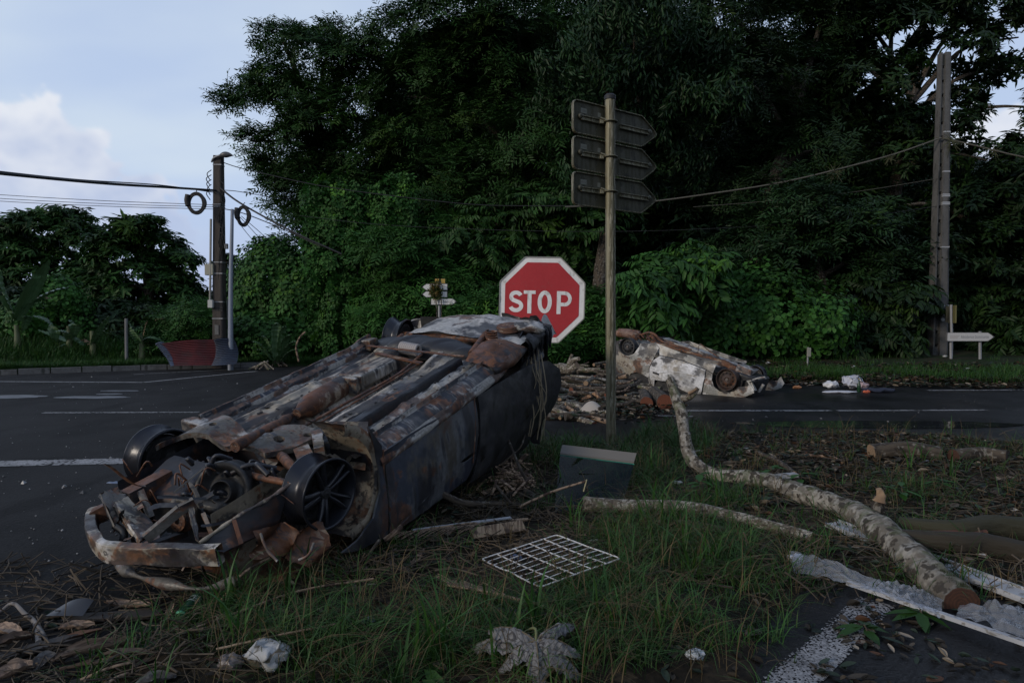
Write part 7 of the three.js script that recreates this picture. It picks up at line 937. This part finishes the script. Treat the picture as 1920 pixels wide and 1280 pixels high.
frond('dead brown palm frond fanned out left of the wire shelf', flat(1062, 1150, 0.02), flat(830, 1096, 0.03), 24, 0.26, 0.9, 781, [0.42, 0.95, 1]); frond('dead palm frond under the narrow strip beside the near car', flat(990, 972, 0.04), flat(745, 1000, 0.05), 26, 0.2, 0.9, 783, [0.3, 1, -1]);
stick('long reddish stalk curving through the grass below the near car', [flat(700, 1085, 0.06), flat(560, 1108, 0.05), flat(440, 1150, 0.03), flat(330, 1190, 0.03)], 0.006, driedMat); stick('straight brown stalk leaning by the front bumper', [flat(415, 1125, 0.03), at(455, 1075, 3.5), at(505, 1045, 3.6)], 0.007, driedMat); stick('thin tan stalk crossing the grass at the bottom left', [flat(405, 1215, 0.05), flat(520, 1190, 0.06), flat(640, 1168, 0.04)], 0.005, driedMat); stick('dark charred stick lying in the grass above the withered leaf', [flat(935, 1145, 0.03), flat(1000, 1152, 0.03), flat(1065, 1158, 0.03)], 0.016, blackRub);
// palm sheaths, husks and boards at the lower left
const husk = std({ map: colorTex(256, (u, v) => { const k = fb(u, v, 5, 791, 4, 40), b = fb(u, v, 3, 793); return mixc(mixc([0.26, 0.18, 0.125], [0.13, 0.085, 0.06], sm(-0.25, 0.3, k)), [0.045, 0.03, 0.022], sm(0.05, 0.35, b)); }, 0.3), roughness: 0.75, side: THREE.DoubleSide });
function sheath(label, a, b, w, curl, seed, mat = husk) { const o = a.clone().lerp(b, 0.5), d = b.clone().sub(a), L = d.length(); d.normalize(); const s = d.clone().cross(V(0, 1, 0)).normalize(), m = single('palm_sheath', boxUV(grid((u, v) => { const an = (v - 0.5) * curl, ww = w * Math.pow(Math.sin(Math.PI * clamp(0.05 + 0.9 * u)), 0.6); return d.clone().multiplyScalar((u - 0.5) * L).addScaledVector(s, Math.sin(an) * ww).add(V(0, (1 - Math.cos(an)) * ww + 0.05 * L * Math.sin(u * 4 + seed) + 0.02 * f3(u * 4, v * 3, seed, 3), 0)); }, 30, 14)), mat, label, 'palm husk'); m.position.copy(o); return m; }
sheath('long boat-shaped tan husk pointing into the grass at the lower left', flat(95, 1248, 0.04), flat(262, 1196, 0.03), 0.035, 3.6, 1); sheath('thin pale husk lying along the long boat-shaped one', flat(110, 1262, 0.02), flat(268, 1212, 0.03), 0.012, 3.4, 2); sheath('small pinkish husk at the edge of the asphalt left of the drink can', flat(196, 1130, 0.03), flat(280, 1138, 0.03), 0.032, 2.8, 3); sheath('narrow upright yellowish leaf beside the drink can', flat(306, 1170, 0.01), at(326, 1128, 3.42), 0.018, 2, 4); sheath('curled pale husk at the far lower left corner', flat(-20, 1278, 0.03), flat(66, 1252, 0.03), 0.05, 2.6, 5); sheath('grey papery husk bent over beside the long boat-shaped one', flat(62, 1262, 0.02), flat(106, 1225, 0.06), 0.045, 2.4, 6, witherMat); sheath('dark brown torn husk at the left edge', flat(-10, 1215, 0.03), flat(60, 1190, 0.04), 0.05, 2.2, 7, std({ color: lin(0.06, 0.036, 0.022), roughness: 0.8, side: THREE.DoubleSide })); sheath('pale curled husk above the boat-shaped one', flat(110, 1182, 0.03), flat(176, 1170, 0.04), 0.035, 2.6, 8); sheath('flat brown leaf standing beside the grass rack', flat(770, 1060, 0.01), at(795, 1030, 4.1), 0.03, 1.4, 9);
sheath('split brown husk between the boards at the lower left', flat(50, 1210, 0.02), flat(190, 1186, 0.03), 0.03, 2.2, 10, std({ color: lin(0.075, 0.035, 0.02), roughness: 0.8, side: THREE.DoubleSide })); sheath('short brown husk at the left edge', flat(-30, 1170, 0.03), flat(38, 1200, 0.02), 0.04, 2.4, 11); sheath('dark leaf sheath under the boat-shaped husk', flat(150, 1238, 0.02), flat(300, 1225, 0.02), 0.025, 2, 12, std({ color: lin(0.05, 0.035, 0.025), roughness: 0.8, side: THREE.DoubleSide })); sheath('crumpled grey-brown sheath at the bottom edge', flat(250, 1290, 0.02), flat(330, 1262, 0.03), 0.04, 2.3, 13, witherMat);
stick('pale grey bent stick on the asphalt at the left edge', [flat(-8, 1156, 0.01), flat(18, 1132, 0.05), flat(45, 1150, 0.05), flat(64, 1166, 0.03), flat(72, 1205, 0.02)], (q) => 0.008 + 0.006 * q, std({ map: witherMat.map, color: lin(1.3, 1.2, 1.1), roughness: 0.85 })); stick('second grey stick curving down beside the bent one', [flat(66, 1170, 0.04), flat(82, 1190, 0.03), flat(88, 1208, 0.01)], 0.008, witherMat);
for (const [a, b, lab] of [[[-10, 1235], [150, 1192], 'dark board under the husks at the left edge'], [[120, 1160], [300, 1150], 'flat dark board at the edge of the asphalt left of the grass'], [[150, 1275], [260, 1238], 'thin brown stick below the boat-shaped husk'], [[190, 1290], [240, 1262], 'pale thin twig at the bottom left']]) { const p = flat(...a, 0.02), q = flat(...b, 0.025), o = p.clone().lerp(q, 0.5); const wd = lab.includes('board'); const m = single(wd ? 'board' : 'stick', wd ? boxUV(beam(p.sub(o), q.sub(o), 0.08, 0.016)) : tube([p.clone().sub(o), V(0, 0.01, 0), q.clone().sub(o)], 0.007, 8, 6), wd ? std({ color: lin(0.028, 0.022, 0.018), roughness: 0.7 }) : driedMat, lab, wd ? 'board' : 'stick'); m.position.copy(o); }
{ const p = flat(132, 1146, 0.05); const m = single('metal_scrap', boxUV(grid((u, v) => V(mix(-0.09, 0.09, u), 0.05 * Math.sin(u * 2.2) * (1 - v), mix(-0.04, 0.05, v)), 10, 8)), std({ color: lin(0.02, 0.02, 0.023), roughness: 0.35, side: THREE.DoubleSide }), 'bent dark metal sheet on the asphalt at the lower left', 'metal scrap'); m.position.copy(p); }
{ const R = rng(795); for (const [px, py, lab] of [[500, 694, 'pale branch with a raised loop on the road behind the near car'], [520, 688, 'rust-brown twig tangle on the road behind the near car']]) { const c = gd(px, py), l = []; for (let i = 0; i < 5; i++) l.push(tube([V(0.6 * gauss(R), 0.03, 0.3 * gauss(R)), V(0.3 * gauss(R), 0.12 + 0.2 * R(), 0), V(0.6 * gauss(R), 0.03, 0.3 * gauss(R))], 0.035 - 0.004 * i, 14, 6, { lump: 0.2 })); const m = single('broken_branch', l, px < 510 ? barkBirch : barkDark, lab, 'branch'); m.position.set(c.x, 0, c.z); } const b = gd(557, 700), m = single('bent_stem', tube([at(560, 678, 18), at(555, 650, 18), at(562, 632, 18), at(572, 622, 18)].map((p) => p.sub(b)), 0.025, 16, 6), driedMat, 'bare bent stem rising behind the near car at the left', 'stem'); m.position.copy(b); }

// seedlings and broad leaves standing out of the litter
for (const [px, py, h, n, lab] of [[1312, 935, 0.22, 7, 'broad-leaved seedling between the mottled log and the curved branch'], [1446, 902, 0.13, 6, 'green seedling beside the short pale strip'], [1500, 912, 0.12, 6, 'green seedling just above the middle of the curved branch'], [1690, 945, 0.14, 7, 'green seedling right of the torn side stub'], [1765, 920, 0.12, 5, 'small green seedling in the litter behind the dark logs'], [1620, 1190, 0.05, 6, 'dark green fallen spray on the worn white line'], [1725, 1165, 0.06, 9, 'dark green leafy spray lying below the narrow white strip']]) {
  const b = flat(px, py), R = rng(px), t = thing('seedling', lab, 'seedling', b), low = h < 0.1;
  part('stem', tube([V(0, -0.01, 0), V(0.01, h * 0.5, 0.01), V(0.0, h, 0)], 0.004, 6, 5), barkDark, t);
  for (let i = 0; i < n; i++) { const T = new Tri(), az = i * 2.4 + R(), d = dirOf(az, low ? 0.05 : 0.5 - 0.5 * R()), s = d.clone().cross(V(0, 1, 0)).normalize(); leaf(T, V(0, h * (0.5 + 0.5 * R()), 0), d, s, 0.10 + 0.07 * R(), 0.05 + 0.02 * R(), 0.15, 0.3); part('leaf', T.geo(), low ? FOL.mid : FOL.fresh, t); }
}
renderer.render(scene, camera);
